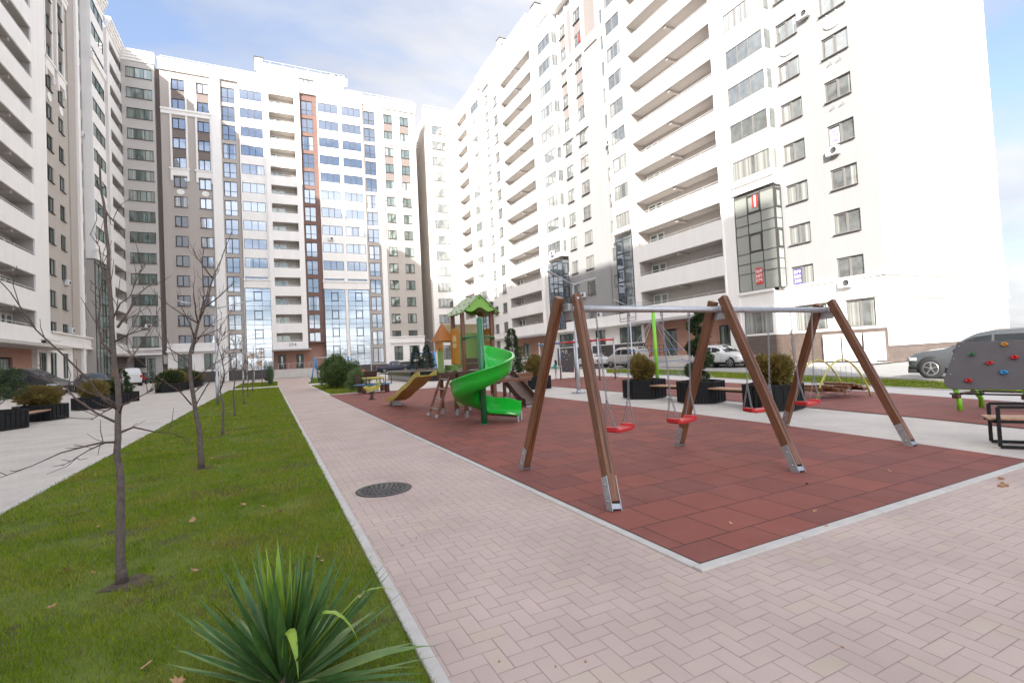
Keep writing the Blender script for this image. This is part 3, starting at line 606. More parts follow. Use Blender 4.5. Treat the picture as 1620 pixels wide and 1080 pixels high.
def curtainwall(F, bld, u0, u1, z0, z1, w, cols, storey, ztop, side=None, glass='glassC'):
    """full height glazing: frame grid, panes per cell group"""
    f = MB(); t = .045
    us = [u0+(u1-u0)*i/cols for i in range(cols+1)]
    for u in us: fbox(f, F, u-.02, u+.02, w-.06, w+.03, z0, z1)
    zs = []; z = ztop
    while z > z0+.3:
        zs += [z, z-1.45, z-2.25]; z -= storey
    zs = [z for z in zs if z0 < z < z1-.01]
    for z in zs+[z0+.03, z1-.03]:
        for a, c in zip(us[:-1], us[1:]): fbox(f, F, a+.02, c-.02, w-.05, w+.025, z-.022, z+.022)
    mid = cols//2
    zt = ztop
    while zt-1.45 > z0: # heavy opening sash in the middle bay
        a, c = us[mid]+.03, us[mid+1]-.03
        fbox(f, F, a, c, w+.03, w+.06, zt-.13, zt-.04); fbox(f, F, a, c, w+.03, w+.06, zt-1.42, zt-1.33); fbox(f, F, a, a+.08, w+.03, w+.06, zt-1.33, zt-.13); fbox(f, F, c-.08, c, w+.03, w+.06, zt-1.33, zt-.13)
        zt -= storey
    o = f.build('glazed_bay', M['frame'], bld)
    rows = sorted(set([z0]+zs+[z1]))
    for a, c in zip(us[:-1], us[1:]):
        g = MB()
        for p, q in zip(rows[:-1], rows[1:]): fbox(g, F, a+.02, c-.02, w-.03, w-.012, p+.02, q-.02)
        g.build('pane', M[glass], o)
    return o

# ---------------------------------------------------------------- buildings
def frieze(bld, F, items, m='white', name='cornice'):
    for it in items:
        b = MB()
        if len(it) == 6: fbox(b, F, *it)
        else: cornice(b, F, *it[:5], out=it[5], steps=it[6])
        b.build(name, M[m], bld)
def mass(bld, x0, x1, y0, y1, z0, z1, m='white', name='wall'):
    b = MB(); b.mm(x0, x1, y0, y1, z0, z1); return b.build(name, M[m], bld)
def roof_rail(bld, F, u0, u1, w, z, h=.9):
    b = MB(); n = int(abs(u1-u0)/2.2)+1
    for i in range(n+1): u = u0+(u1-u0)*i/n; fbox(b, F, u-.03, u+.03, w-.03, w+.03, z, z+h)
    fbox(b, F, u0, u1, w-.025, w+.025, z+h, z+h+.05); fbox(b, F, u0, u1, w-.02, w+.02, z+h*.5, z+h*.5+.03)
    return b.build('roof_railing', M['rail'], bld)

# ===== far block (across the end of the yard)
S = 2.94
FB = Fac('B', 86.4)
bb = thing('apartment_building', (5, 90, 0), 'tall far block closing the yard, with red stripe and blue glass', 'apartment building')
bb.location = (0, 0, 0)
ZT = [7.08+S*i for i in range(14)]         # window head heights
def rowholes(cols, hgt, rows, dep=.22): return [(a, c, ZT[i]-hgt, ZT[i], dep) for a, c in cols for i in rows]
mass(bb, -13.1, 25.1, 88.4, 101, 0, 46.6, 'white')
# tower S0 (own grey block)
tw = thing('apartment_building', (0, 0, 0), 'grey narrow tower wing in the far left corner, one window column', 'apartment building')
ZTT = [7.04+3.0*i for i in range(14)]
b = MB(); panel(b, FB, -17.9, -13.75, 4.6, 47.2, 0, [(-17.14, -14.05, z-1.55, z, .2) for z in ZTT]); b.build('wall', M['grey'], tw)
mass(tw, -17.9, -13.3, 88.4, 100, 4.6, 47.2, 'grey'); mass(tw, -13.75, -13.1, 87.3, 90, 0, 46.8, 'taupe')
for z in ZTT: win(FB, tw, -17.14, -14.05, z-1.55, z, -.14, [.33, .66], None, 'glassL')
for i in (0, 1, 2, 3): pass
frieze(tw, FB, [(-18.0, -13.65, 0, 46.9, 48.4, .55, 4), (-17.95, -13.7, 0, .14, 5.1, 5.35), (-17.95, -13.7, 0, .35, 4.35, 4.6)])
b = MB(); panel(b, FB, -17.9, -13.75, 0, 4.35, -.3, [(-15.6, -14.6, 0, 3.9, .35)]); panel(b, FB, -13.6, -13.15, 3, 4.3, -.2); b.build('wall', M['pale'], tw)
win(FB, tw, -15.6, -14.6, .05, 3.9, -.5, 2, .7, 'glassL', 'frame', 'door', False)
ac(FB, tw, -15.2, 0, 8.2)
b = MB(True); fbox(b, FB, -14.3, -13.2, .02, .12, 0, 1.1); fbox(b, FB, -17, -15.7, .02, .1, 2.6, 4.0); b.build('entrance_panel', M['dark'], tw)
# S1 tan with paired windows (light upper part), S8 the same mirrored
def paired(F, bld, u0, u1, c1, c2, zt, hgt, base, glass, S_, recess=0):
    up = 9; n = len(zt)
    b = MB(); panel(b, F, u0, u1, 5.9, zt[up]-hgt-1.3, recess, [(a, c, z-hgt, z, .22) for a, c in (c1, c2) for z in zt[:up]]); b.build('wall', M[base], bld)
    zb = zt[up]-hgt-1.3; ztp = zt[-1]+1.1
    b = MB(); panel(b, F, u0, u1, zb, ztp, recess, [(a, c, z-hgt, z, .22) for a, c in (c1, c2) for z in zt[up:]]); b.build('wall', M[base], bld)
    for a, c in (c1, c2):
        for z in zt: win(F, bld, a, c, z-hgt, z, recess-.14, 2, None, glass)
    tp = MB(True)
    for a, c in (c1, c2):
        for i in range(up-0, n-1):
            if i == n-3: continue
            fbox(tp, F, a+.02, c-.02, recess-.02, recess+.03, zt[i]+.04, zt[i+1]-hgt-.06)
    lo, hi = min(c1[0], c2[0]), max(c1[1], c2[1])
    mid0, mid1 = sorted([c1[0], c1[1], c2[0], c2[1]])[1:3]
    tp.build('taupe_panel', M['taupe'], bld)
    fr = MB(True)
    for a, c in (c1, c2):
        for u in (a-.28, c+.04): fbox(fr, F, u, u+.24, recess-.02, recess+.12, zb+1.2, ztp-.3)
        fbox(fr, F, a-.34, c+.34, recess-.02, recess+.16, zb+.1, zb+1.1); fbox(fr, F, a-.5, c+.5, recess+.16-.02, recess+.26, zb+1.0, zb+1.22)
        for u in (a-.34, c+.06): fbox(fr, F, u, u+.28, recess-.02, recess+.2, zb-.7, zb+.1)
    zm = zt[n-3]+.45
    fbox(fr, F, u0+.02, u1-.02, recess-.02, recess+.18, zm, zm+.55); fbox(fr, F, u0, u1, recess+.16, recess+.3, zm+.55, zm+.85)
    fr.build('window_surround', M['white'], bld)
    md = MB('fix')
    for a, c in (c1, c2):
        md.mark(); uc = (a+c)/2; zc = (zt[up-2]+zt[up-1]-hgt)/2
        md.prism([(math.cos(t*math.pi/10)*.5, math.sin(t*math.pi/10)*.42) for t in range(20)], 0, .08, lambda p, q, h: F.P(uc+p, recess+h, zc+q))
    md.build('medallion', M['white'], bld)
    return zb, ztp
paired(FB, bb, -13.1, -6.7, (-11.7, -10.05), (-8.5, -6.95), ZT, 1.6, 'tan', 'glassB', S)
paired(FB, bb, 19.0, 25.1, (19.45, 21.0), (22.3, 23.9), ZT, 1.55, 'tan2', 'glassL', S)
zr = ZT[-1]+1.1
b = MB(); panel(b, FB, -6.7, -5.45, 0, zr, .35); panel(b, FB, 18.15, 19.0, 0, zr, .3)
panel(b, FB, -2.98, .62, 15.2, zr, .28, rowholes([(-2.8, .35)], 1.55, range(3, 14), .1))
panel(b, FB, .62, 5.82, 4.3, zr, .5, [(1.26, 5.02, z-1.42, z, 1.45) for z in ZT], back=-1)
panel(b, FB, 8.5, 11.95, 15.2, zr, .28, rowholes([(8.62, 11.8)], 1.55, range(3, 14), .1)); panel(b, FB, 11.95, 15.75, 15.2, zr, .3, rowholes([(12.35, 15.5)], 1.55, range(3, 14), .1))
panel(b, FB, 11.8, 12.32, 0, 15.2, .3); panel(b, FB, -3.05, -2.98, 0, 15.2, .3)
b.build('wall', M['white'], bb)
b = MB(); panel(b, FB, -5.45, -3.05, 1.2, zr, 0, [(-5.28, -3.5, z-2.35, z, .2) for z in ZT[:]]+[(-5.28, -3.5, 1.7, 4.2, .2)]); b.build('wall', M['tan'], bb)
b = MB(); panel(b, FB, 15.75, 18.15, 1.2, zr, 0, [(16.05, 17.9, z-2.35, z, .2) for z in ZT]+[(16.05, 17.9, 1.7, 4.2, .2)]); b.build('wall', M['tan'], bb)
b = MB(); panel(b, FB, 5.82, 8.5, 5.4, zr, .05, [(6.05, 7.8, z-(1.5 if i == 0 else 2.35), z, .2) for i, z in enumerate(ZT)]); b.build('wall', M['redface'], bb)
for i, z in enumerate(ZT):
    win(FB, bb, -5.28, -3.5, z-2.35, z, -.12, 2, .36, 'glassB', 'frame', 'french_window', False)
    win(FB, bb, 16.05, 17.9, z-2.35, z, -.12, 2, .36, 'glassB', 'frame', 'french_window', False)
    h = 1.5 if i == 0 else 2.35
    win(FB, bb, 6.05, 7.8, z-h, z, -.08, 2, None if i == 0 else .36, 'glassB', 'frame', 'french_window', False)
    balcony(FB, bb, 1.26, 5.02, z-1.42, z, .5, 1.45, (.1, .72) if 0 else (.12,), 'tan2', beams=0)
    if i >= 3:
        for a, c in ((-2.8, .35), (8.62, 11.8), (12.35, 15.5)): win(FB, bb, a, c, z-1.55, z, .22, [.36, .64], None, 'glassB' if c < 1 else 'glassB', 'frame', 'loggia_window', False)
for a, c in ((-5.28, -3.5), (16.05, 17.9)): win(FB, bb, a, c, 1.7, 4.2, -.12, 2, None, 'glassB', 'frame', 'shop_window', False)
for a, c in ((-2.9, .6), (8.55, 11.8), (12.32, 15.7)):
    curtainwall(FB, bb, a, c, 1.4, 14.1, .30, 3, S, 13.6)
fr = []
for a, c in ((-3.0, .62), (8.45, 15.78)): fr += [(a, c, .25, .40, 14.15, 15.3), (a-.05, c+.05, .28, .55, 15.3, 15.55)]
fr += [(-13.1, -6.7, .0, .2, 4.9, 5.9), (-13.2, -6.65, .0, .42, 4.62, 4.9), (19.0, 25.1, 0, .2, 4.9, 5.9), (19.0, 25.2, 0, .4, 5.9, 6.05)]
fr += [(-13.2, -5.4, .1, zr, zr+1.5, .6, 4), (-5.45, .55, .2, zr, zr+1.5, .6, 4), (.6, 5.9, .5, zr, zr+1.5, .5, 4), (5.85, 15.8, .2, zr, zr+1.5, .55, 4), (15.75, 18.15, .0, zr, zr+1.3, .5, 4), (18.1, 25.2, .1, zr-.1, zr+1.4, .55, 4)]
frieze(bb, FB, fr)
mass(bb, -13.1, 25.0, 86.9, 89, zr, zr+1.35, 'white', 'parapet')
roof_rail(bb, FB, -13, 0, -.3, zr+1.35); roof_rail(bb, FB, 13.5, 25, -.3, zr+1.35)
# penthouse
b = MB(True); fbox(b, FB, .3, 13, -5, -.6, zr+1.2, zr+3.2); fbox(b, FB, -.2, 1.2, -4, -.3, zr+1.2, zr+3.2); b.build('penthouse', M['white'], bb)
frieze(bb, FB, [(-.5, 13.6, -.6, zr+2.9, zr+3.9, .7, 3)]); 
b = MB(True); fbox(b, FB, -.5, .7, -2.5, -1.2, zr+3.9, zr+5.4); fbox(b, FB, 10.8, 11.8, -2.5, -1.2, zr+3.9, zr+5.0); fbox(b, FB, 12.2, 13.2, -2.5, -1.2, zr+3.9, zr+5.0); b.build('chimney', M['conc'], bb)
b = MB(True); fbox(b, FB, -.6, .8, -2.6, -1.1, zr+5.4, zr+5.5); fbox(b, FB, 10.7, 11.9, -2.6, -1.1, zr+5.0, zr+5.1); fbox(b, FB, 12.1, 13.3, -2.6, -1.1, zr+5.0, zr+5.1); b.build('chimney_cap', M['frame'], bb)
win(FB, bb, 5.9, 8.2, zr+1.5, zr+2.8, -.58, 3, None, 'glassL'); roof_rail(bb, FB, -.2, 13.2, -.7, zr+3.9)
# ground floor of the far block
b = MB(); panel(b, FB, -13.1, -6.7, 1.6, 4.62, -.1, [(-11.9, -10.1, 1.9, 4.3, .2), (-8.6, -6.9, 1.9, 4.3, .2)]); panel(b, FB, 19.0, 25.1, 1.6, 4.9, -.1, [(19.7, 21.2, 1.9, 4.4, .2), (22.4, 24.2, 1.9, 4.4, .2)]); b.build('wall', M['white'], bb)
for a, c in ((-11.9, -10.1), (-8.6, -6.9)): win(FB, bb, a, c, 1.9, 4.3, -.22, 2, None, 'glassL', 'frame', 'shop_window', False)
for a, c in ((19.7, 21.2), (22.4, 24.2)): win(FB, bb, a, c, 1.9, 4.4, -.22, 2, None, 'glassL', 'frame', 'shop_window', False)
b = MB(True); fbox(b, FB, -13.1, -.0, -.5, .12, 0, 1.6); fbox(b, FB, 8.4, 25.1, -.5, .45, 0, 1.35); fbox(b, FB, -2.95, .6, -.4, .42, 0, 1.38); b.build('plinth', M['darkstone'], bb)
b = MB(); panel(b, FB, .62, 8.5, 1.35, 5.4, -1.2, [(1.4, 2.5, 1.35, 3.7, .2), (4.05, 5.15, 1.35, 3.7, .2)]); b.build('wall', M['brick'], bb)
for a, c in ((1.4, 2.5), (4.05, 5.15)):
    d = MB(); fbox(d, FB, a, c, -1.36, -1.28, 1.36, 3.68); o = d.build('entrance_door', M['door'], bb); d = MB(); fbox(d, FB, a+.42, a+.68, -1.28, -1.26, 1.8, 3.4); d.build('door_pane', M['glassL'], o)
    d = MB(); d.tube([FB.P(c-.15, -1.2, 2.2), FB.P(c-.15, -1.2, 2.7)], .02, 6); d.build('handle', M['metal'], o)
b = MB(True); fbox(b, FB, .5, 6.2, -1.2, 1.7, 4.28, 4.5); fbox(b, FB, .55, .75, 1.3, 1.5, 1.3, 4.28); b.build('entrance_canopy', M['pale'], bb)
b = MB(); fbox(b, FB, .5, 6.5, -1.2, 2.6, 0, 1.34)
for k in range(6): fbox(b, FB, 6.5+.32*k, 6.82+.32*k, -1.0, 2.2, 0, 1.12-.19*k)
b.build('entrance_steps', M['conc'], bb)
b = MB(); 
for k in range(9): fbox(b, FB, .6+.6*k if k < 1 else .6+.72*k, .64+.6*k if k < 1 else .64+.72*k, 2.5, 2.54, 1.34, 2.2)
fbox(b, FB, .6, 6.4, 2.5, 2.54, 2.2, 2.24); b.build('railing', M['rail'], bb)
for u, z in ((9.9, 22.2), (20.6, 9.0)): ac(FB, bb, u, .3 if u < 15 else 0, z)
def text(s, size, loc, rz, m, parent, name='lettering', rx=math.pi/2, ext=.01):
    c = bpy.data.curves.new(name, 'FONT'); c.body = s; c.size = size; c.extrude = ext; c.align_x = 'CENTER'; c.align_y = 'CENTER'; c.space_line = .95
    t = bpy.data.objects.new(name, c); COL.objects.link(t); bpy.context.view_layer.update()
    me = bpy.data.meshes.new_from_object(t); bpy.data.objects.remove(t); me.materials.clear(); me.materials.append(M[m])
    o = bpy.data.objects.new(name, me); COL.objects.link(o); o.location = loc; o.rotation_euler = (rx, 0, rz); o.parent = parent; return o
text('27/4', .62, FB.P(3.5, .512, 5.15), 0, 'black', bb, 'house_number')

# ===== corner block behind, between far block and right block
FK = Fac('B', 89.0); FKS = Fac('L', 27.6)
kb = thing('apartment_building', (0, 0, 0), 'narrow block in the far right corner, its tan blind side wall beside a gap', 'apartment building')
b = MB(); panel(b, FK, 27.9, 33.6, 0, 47.4, 0, [(28.9, 31.8, z-1.6, z, .12) for z in ZTT]+[(29.2, 31.5, 1.6, 4.3, .2)], back=-2); b.build('wall', M['white'], kb)
b = MB(); b.mm(27.62, 33.6, 91, 112, 0, 47.4); b.mm(27.6, 27.9, 89, 91.0, 0, 47.4); b.build('wall', M['tan2'], kb)
for z in ZTT: win(FK, kb, 28.9, 31.8, z-1.6, z, -.1, [.36, .64], None, 'glassR', 'frame', 'loggia_window')
win(FK, kb, 29.2, 31.5, 1.6, 4.3, -.14, 2, None, 'glassR', 'frame', 'shop_window', False)
frieze(kb, FK, [(27.4, 33.4, 0, 47.4, 48.9, .5, 4), (27.6, 33.5, 0, .15, 4.9, 5.3)]); roof_rail(kb, FK, 27.7, 33.4, -.3, 48.9)
ac(FK, kb, 30.4, 0, 41.6)

# ===== left block
FL = Fac('L', -18.2)
lb = thing('apartment_building', (0, 0, 0), 'long shaded block along the left side with tiers of long white balconies', 'apartment building')
mass(lb, -33, -20.2, -33, 92, 0, 47.2, 'white'); mass(lb, -20.3, -17.6, -33, 42.9, 0, 51.2, 'white')
ZL = ZTT
bal = [(43.6, 54.2, z+.25-1.4, z+.25, 1.5) for z in ZL]
b = MB(); panel(b, FL, 43, 55.0, 4.5, 47.2, 1.05, bal, back=-.6)
panel(b, FL, 55.0, 57.6, 5.0, 47.2, .9, back=-1.5)
b2 = [(57.9, 59.2, z-1.5, z, .2) for z in ZL[3:]]
panel(b, FL, 57.6, 59.5, 15.3, 47.2, .25, [(58.0, 59.2, z-1.5, z, .2) for z in ZL[3:]])
panel(b, FL, 68.4, 69.2, 0, 47.2, .35)
panel(b, FL, 71.2, 76.4, 15.1, 47.2, .9, [(71.4, 76.2, z-1.5, z, .12) for z in ZL[3:]], back=-1.0)
panel(b, FL, 79.6, 80.6, 4.5, 47.2, .5, back=-1)
panel(b, FL, 80.6, 87.4, 4.5, 47.2, .5, [(80.8, 86.4, z+.25-1.4, z+.25, 1.5) for z in ZL], back=-.99)
b.build('wall', M['white'], lb)
for z in ZL:
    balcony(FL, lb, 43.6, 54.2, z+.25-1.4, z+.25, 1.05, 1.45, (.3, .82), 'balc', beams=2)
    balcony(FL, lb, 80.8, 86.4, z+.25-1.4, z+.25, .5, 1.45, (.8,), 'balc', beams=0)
for z in ZL[3:]:
    win(FL, lb, 58.0, 59.2, z-1.5, z, .1, 1, None, 'glassL')
    win(FL, lb, 71.4, 76.2, z-1.5, z, .84, 3, None, 'glassL', 'frame', 'loggia_window', False)
curtainwall(FL, lb, 57.7, 59.4, 5.6, 15.2, .2, 1, 3.0, 13.9, glass='glassL'); curtainwall(FL, lb, 71.2, 76.4, .3, 15.0, .8, 4, 3.0, 13.2, glass='glassL')
b = MB(); panel(b, FL, 71.2, 71.25, .2, 15, .78); panel(b, FL, 76.35, 76.4, .2, 15, .78); b.build('wall', M['tan'], lb)
paired(FL, lb, 59.5, 66.3, (60.6, 62.1), (63.7, 65.1), ZL, 1.55, 'tan2', 'glassL', 3.0)
b = MB(); panel(b, FL, 66.3, 68.4, 0, 47.2, .12); panel(b, FL, 76.4, 79.6, 0, 47.2, -.4); b.build('wall', M['tan'], lb)
b = MB(); panel(b, FL, 69.2, 71.2, 1.3, 47.2, 0, [(69.35, 70.9, z-2.1, z, .2) for z in ZL]+[(69.35, 70.9, 1.6, 4.1, .2)]); panel(b, FL, 87.4, 88.4, 0, 47.2, .4); b.build('wall', M['pale'], lb)
for z in ZL: win(FL, lb, 69.35, 70.9, z-2.1, z, -.12, 2, .35, 'glassL', 'frame', 'french_window', False)
b = MB(True); fbox(b, FL, 59.5, 71.2, -.5, .06, 0, 1.3); fbox(b, FL, 76.4, 79.6, -.8, -.3, 0, 1.3); b.build('plinth', M['darkstone'], lb)
b = MB(); panel(b, FL, 43, 57.2, 0, 4.45, -.3, [(44.5, 47, .1, 3.4, .3), (50.5, 53.6, .1, 3.5, .3)]); panel(b, FL, 79.6, 86, 0, 4.4, -.7, [(81, 82.4, .1, 2.6, .3)]); b.build('wall', M['brick'], lb)
for a, c in ((44.5, 47), (50.5, 53.6)): win(FL, lb, a, c, .12, 3.4, -.5, 2, .7, 'glassL', 'frame', 'shop_window', False)
win(FL, lb, 81, 82.4, .12, 2.6, -.9, 1, None, 'glassL', 'frame', 'entrance_door', False)
b = MB(); panel(b, FL, 57.2, 59.5, 0, 4.9, .1, [(57.6, 59.3, 1.3, 4.0, .2)]); panel(b, FL, 59.5, 66.3, 1.3, 4.9, .0, [(60.4, 62.0, 1.6, 4.1, .2), (63.6, 65.1, 1.6, 4.1, .2)]); b.build('wall', M['white'], lb)
win(FL, lb, 57.6, 59.3, 1.3, 4.0, -.05, 3, .4, 'glassL', 'frame', 'shop_window', False)
for a, c in ((60.4, 62.0), (63.6, 65.1), (69.35, 70.9)): win(FL, lb, a, c, 1.6, 4.1, -.12, 2, None, 'glassL', 'frame', 'shop_window', False)
b = MB(True); fbox(b, FL, 43, 57.6, -.3, 2.1, 4.25, 4.5); fbox(b, FL, 57.6, 60.6, 0, 1.3, 4.3, 4.5); fbox(b, FL, 79.6, 87.4, -.7, 1.6, 4.2, 4.45); b.build('entrance_canopy', M['conc'], lb)
frieze(lb, FL, [(55, 59.4, .9, 1.15, 5.0, 5.4), (59.4, 71.2, .0, .3, 4.9, 5.9), (59.4, 71.2, .0, .5, 5.9, 6.05), (59.4, 71.2, .0, .45, 4.7, 4.9), (71.1, 76.5, .8, 1.05, 15.05, 16.0), (71.0, 76.6, .8, 1.2, 16.0, 16.2), (71.1, 76.5, .8, 1.1, 38.4, 39.2),
    (43, 57.6, .9, 47.2, 48.7, .55, 4), (57.6, 71.2, .1, 47.2, 48.7, .6, 4), (71.1, 76.5, .9, 47.2, 48.7, .55, 4), (76.4, 79.6, -.2, 47.2, 48.7, .6, 4), (79.5, 88.0, .5, 47.2, 48.7, .55, 4)])
mass(lb, -20, -18.3, 43, 88, 47.1, 48.6, 'white', 'parapet')
b = MB(); b.tube([FL.P(44, -1.5, 48.6), FL.P(44, -1.5, 49.6)], .05, 6); b.build('roof_vent', M['rail'], lb)
ac(FL, lb, 64.6, 0, 11.0); ac(FL, lb, 65.4, 0, 6.2); ac(FL, lb, 73, .9, 24.2); ac(FL, lb, 70.1, 0, 28.6)

# ===== right block, near part
FR = Fac('R', 33.5)
rb = thing('apartment_building', (0, 0, 0), 'big bright white block on the right, its sunlit blind end wall nearest', 'apartment building')
ZR = ZTT[:13]; ztop = 45.4       # heads 7.04 .. 43.04
mass(rb, 36.2, 50.6, 17.6, 74, 0, 45.4, 'white')
# blind end wall
b = MB(); b.mm(34.606, 51, 17.3, 17.6, 5.5, 45.4); b.mm(34.56, 51.1, 17.2, 17.6, 4.2, 5.5); b.mm(34.59, 51, 17.27, 17.6, 1.05, 4.2); b.mm(41, 41.5, 17.26, 17.3, 5.8, 45.4); b.build('end_wall', M['white'], rb)
b = MB(); b.mm(34.45, 51.2, 17.05, 17.6, 5.5, 5.68); b.mm(34.5, 51.15, 17.12, 17.6, 4.1, 4.22); b.build('string_course', M['white'], rb)
b = MB(); b.mm(34.66, 51, 17.34, 17.6, 0, 1.05); b.build('plinth', M['stone'], rb)
cA = (18.45, 20.15); cB = (21.75, 23.35)
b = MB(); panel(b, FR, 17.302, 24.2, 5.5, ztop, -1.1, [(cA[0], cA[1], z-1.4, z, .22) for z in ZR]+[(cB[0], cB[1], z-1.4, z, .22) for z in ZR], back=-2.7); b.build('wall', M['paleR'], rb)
for z in ZR:
    win(FR, rb, *cA, z-1.4, z, -1.25, 2, None, 'glassR'); win(FR, rb, *cB, z-1.4, z, -1.25, 2, None, 'glassR')
b = MB(); panel(b, FR, 17.32, 24.2, 2.2, 5.5, -1.08, [(17.95, 19.75, 2.35, 4.15, .22), (21.0, 23.3, 2.35, 4.15, .22)], back=-2.7)
panel(b, FR, 24.2, 27.2, 2.2, 5.5, -.25, [(24.5, 26.95, 2.35, 4.15, .22)], back=-2)
panel(b, FR, 27.2, 28.25, 0, ztop, -.15, back=-2)
panel(b, FR, 23.75, 27.2, 13.35, ztop, -.2, [(23.85, 27.1, z-1.5, z, .1) for z in ZR[3:]], back=-1.4)
panel(b, FR, 28.25, 39.3, 4.4, ztop, 0, [(28.35, 38.5, z+.25-1.42, z+.25, 1.5) for z in ZR], back=-1.4)
panel(b, FR, 39.3, 42.6, 13.9, ztop, -.35, [(39.85, 42.1, z-1.5, z, .1) for z in ZR[3:]], back=-1.8)
b.build('wall', M['white'], rb)
win(FR, rb, 17.95, 19.75, 2.35, 4.15, -1.22, 2, None, 'glassR', 'frame', 'shop_window', False); win(FR, rb, 21.0, 23.3, 2.35, 4.15, -1.22, 3, None, 'glassR', 'frame', 'shop_window', False); win(FR, rb, 24.5, 26.95, 2.35, 4.15, -.4, 3, None, 'glassR', 'frame', 'shop_window', False)
# glazed corner bay: front and the return facing the camera
FRet = Fac('B', 23.74)
for z in ZR[3:]:
    win(FR, rb, 23.85, 27.1, z-1.5, z, -.24, [.38, .68], None, 'glassR', 'frame', 'loggia_window', False, .045)
    b = MB(); fbox(b, FRet, 33.8, 34.5, .0, .02, z-1.48, z-.02); o = b.build('bay_side_pane', M['glassR'], rb)
curtainwall(FR, rb, 23.75, 27.15, 5.65, 13.2, -.22, 3, 3.0, 13.05, glass='glassBay'); curtainwall(FRet, rb, 33.85, 34.5, 5.65, 13.2, 0, 1, 3.0, 13.05, glass='glassBay')
b = MB(True); fbox(b, FR, 23.82, 27.1, -1.0, -.3, 8.15, 8.7); fbox(b, FR, 23.82, 27.1, -1.0, -.3, 11.15, 11.7); b.build('floor_slab', M['taupe'], rb)
for i, z in enumerate(ZR):
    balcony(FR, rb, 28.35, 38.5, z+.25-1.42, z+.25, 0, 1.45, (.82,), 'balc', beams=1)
    if i >= 3: win(FR, rb, 39.85, 42.1, z-1.5, z, -.38, 2, None, 'glassR', 'frame', 'loggia_window', False, .045)
curtainwall(FR, rb, 39.75, 42.3, 4.6, 13.5, -.3, 2, 3.0, 13.2, glass='glassC')
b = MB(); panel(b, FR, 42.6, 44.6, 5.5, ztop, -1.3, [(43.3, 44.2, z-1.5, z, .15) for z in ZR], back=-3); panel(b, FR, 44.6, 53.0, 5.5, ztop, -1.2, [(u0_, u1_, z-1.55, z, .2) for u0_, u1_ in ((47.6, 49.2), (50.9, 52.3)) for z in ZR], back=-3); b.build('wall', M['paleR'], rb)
for z in ZR:
    win(FR, rb, 43.3, 44.2, z-1.5, z, -1.34, 1, None, 'glassR', sill=False)
    for a, c in ((47.6, 49.2), (50.9, 52.3)): win(FR, rb, a, c, z-1.55, z, -1.27, 2, None, 'glassR')
fr = MB(True)
for u in (47.3, 49.25, 50.6, 52.35): fbox(fr, FR, u, u+.26, -1.22, -1.05, 29.45, 44.9)
fbox(fr, FR, 44.7, 53, -1.22, -1.0, 37.2, 37.9); fbox(fr, FR, 44.6, 53, -1.22, -.9, 37.9, 38.25); fbox(fr, FR, 47.1, 49.7, -1.22, -1.0, 28.2, 29.35); fbox(fr, FR, 50.4, 52.8, -1.22, -1.0, 28.2, 29.35)
fbox(fr, FR, 17.4, 24.2, -1.12, -.9, 37.25, 37.6); fbox(fr, FR, 23.6, 27.3, -.3, -.05, 14.0, 14.3); fbox(fr, FR, 23.6, 27.3, -.3, -.05, 13.35, 13.6); fbox(fr, FR, 39.2, 42.7, -.4, -.2, 14.0, 14.3)
fr.build('window_surround', M['white'], rb)
tp = MB(True)
for a, c in ((47.6, 49.2), (50.9, 52.3)):
    for i in (8, 9, 11): fbox(tp, FR, a+.02, c-.02, -1.22, -1.17, ZR[i]+.05, ZR[i+1]-1.62)
fbox(tp, FR, 45.0, 46.9, -1.22, -1.16, 38.5, 44.0); fbox(tp, FR, 49.6, 50.5, -1.22, -1.16, 38.5, 44.0); tp.build('taupe_panel', M['tanR'], rb)
md = MB('fix')
for uc, zc in ((19.3, 22.86), (22.5, 22.86), (48.4, 25.8), (51.6, 25.8)):
    md.mark()
    md.prism([(math.cos(t*math.pi/12)*.6, math.sin(t*math.pi/12)*.42) for t in range(24)], 0, .07, lambda p, q, h: FR.P(uc+p, (-1.1 if uc < 30 else -1.2)+h, zc-.0+q))
md.build('medallion', M['white'], rb)
b = MB()
panel(b, FR, 53.0, 56.6, 14.0, ztop, -.2, [(53.2, 56.4, z-1.5, z, .1) for z in ZR[3:]], back=-1.6); panel(b, FR, 56.6, 57.4, 0, ztop, 0, back=-2)
panel(b, FR, 57.4, 68.4, 4.4, ztop+1, .3, [(57.7, 67.3, z+.25-1.42, z+.25, 1.5) for z in ZR], back=-1.3)
b.build('wall', M['white'], rb)
FRet2 = Fac('B', 53.0)
for i, z in enumerate(ZR):
    balcony(FR, rb, 57.7, 67.3, z+.25-1.42, z+.25, .3, 1.45, (.85,), 'balc', beams=1)
    if i >= 3:
        win(FR, rb, 53.2, 56.4, z-1.5, z, -.24, 3, None, 'glassR', 'frame', 'loggia_window', False)
        b = MB(); fbox(b, FRet2, 33.8, 34.6, 0, .02, z-1.48, z-.02); b.build('bay_side_pane', M['glassR'], rb)
curtainwall(FR, rb, 53.05, 56.5, 4.7, 13.5, -.2, 3, 3.0, 13.1, glass='glassC'); curtainwall(FRet2, rb, 33.75, 34.6, 4.7, 13.5, 0, 1, 3.0, 13.1, glass='glassC')
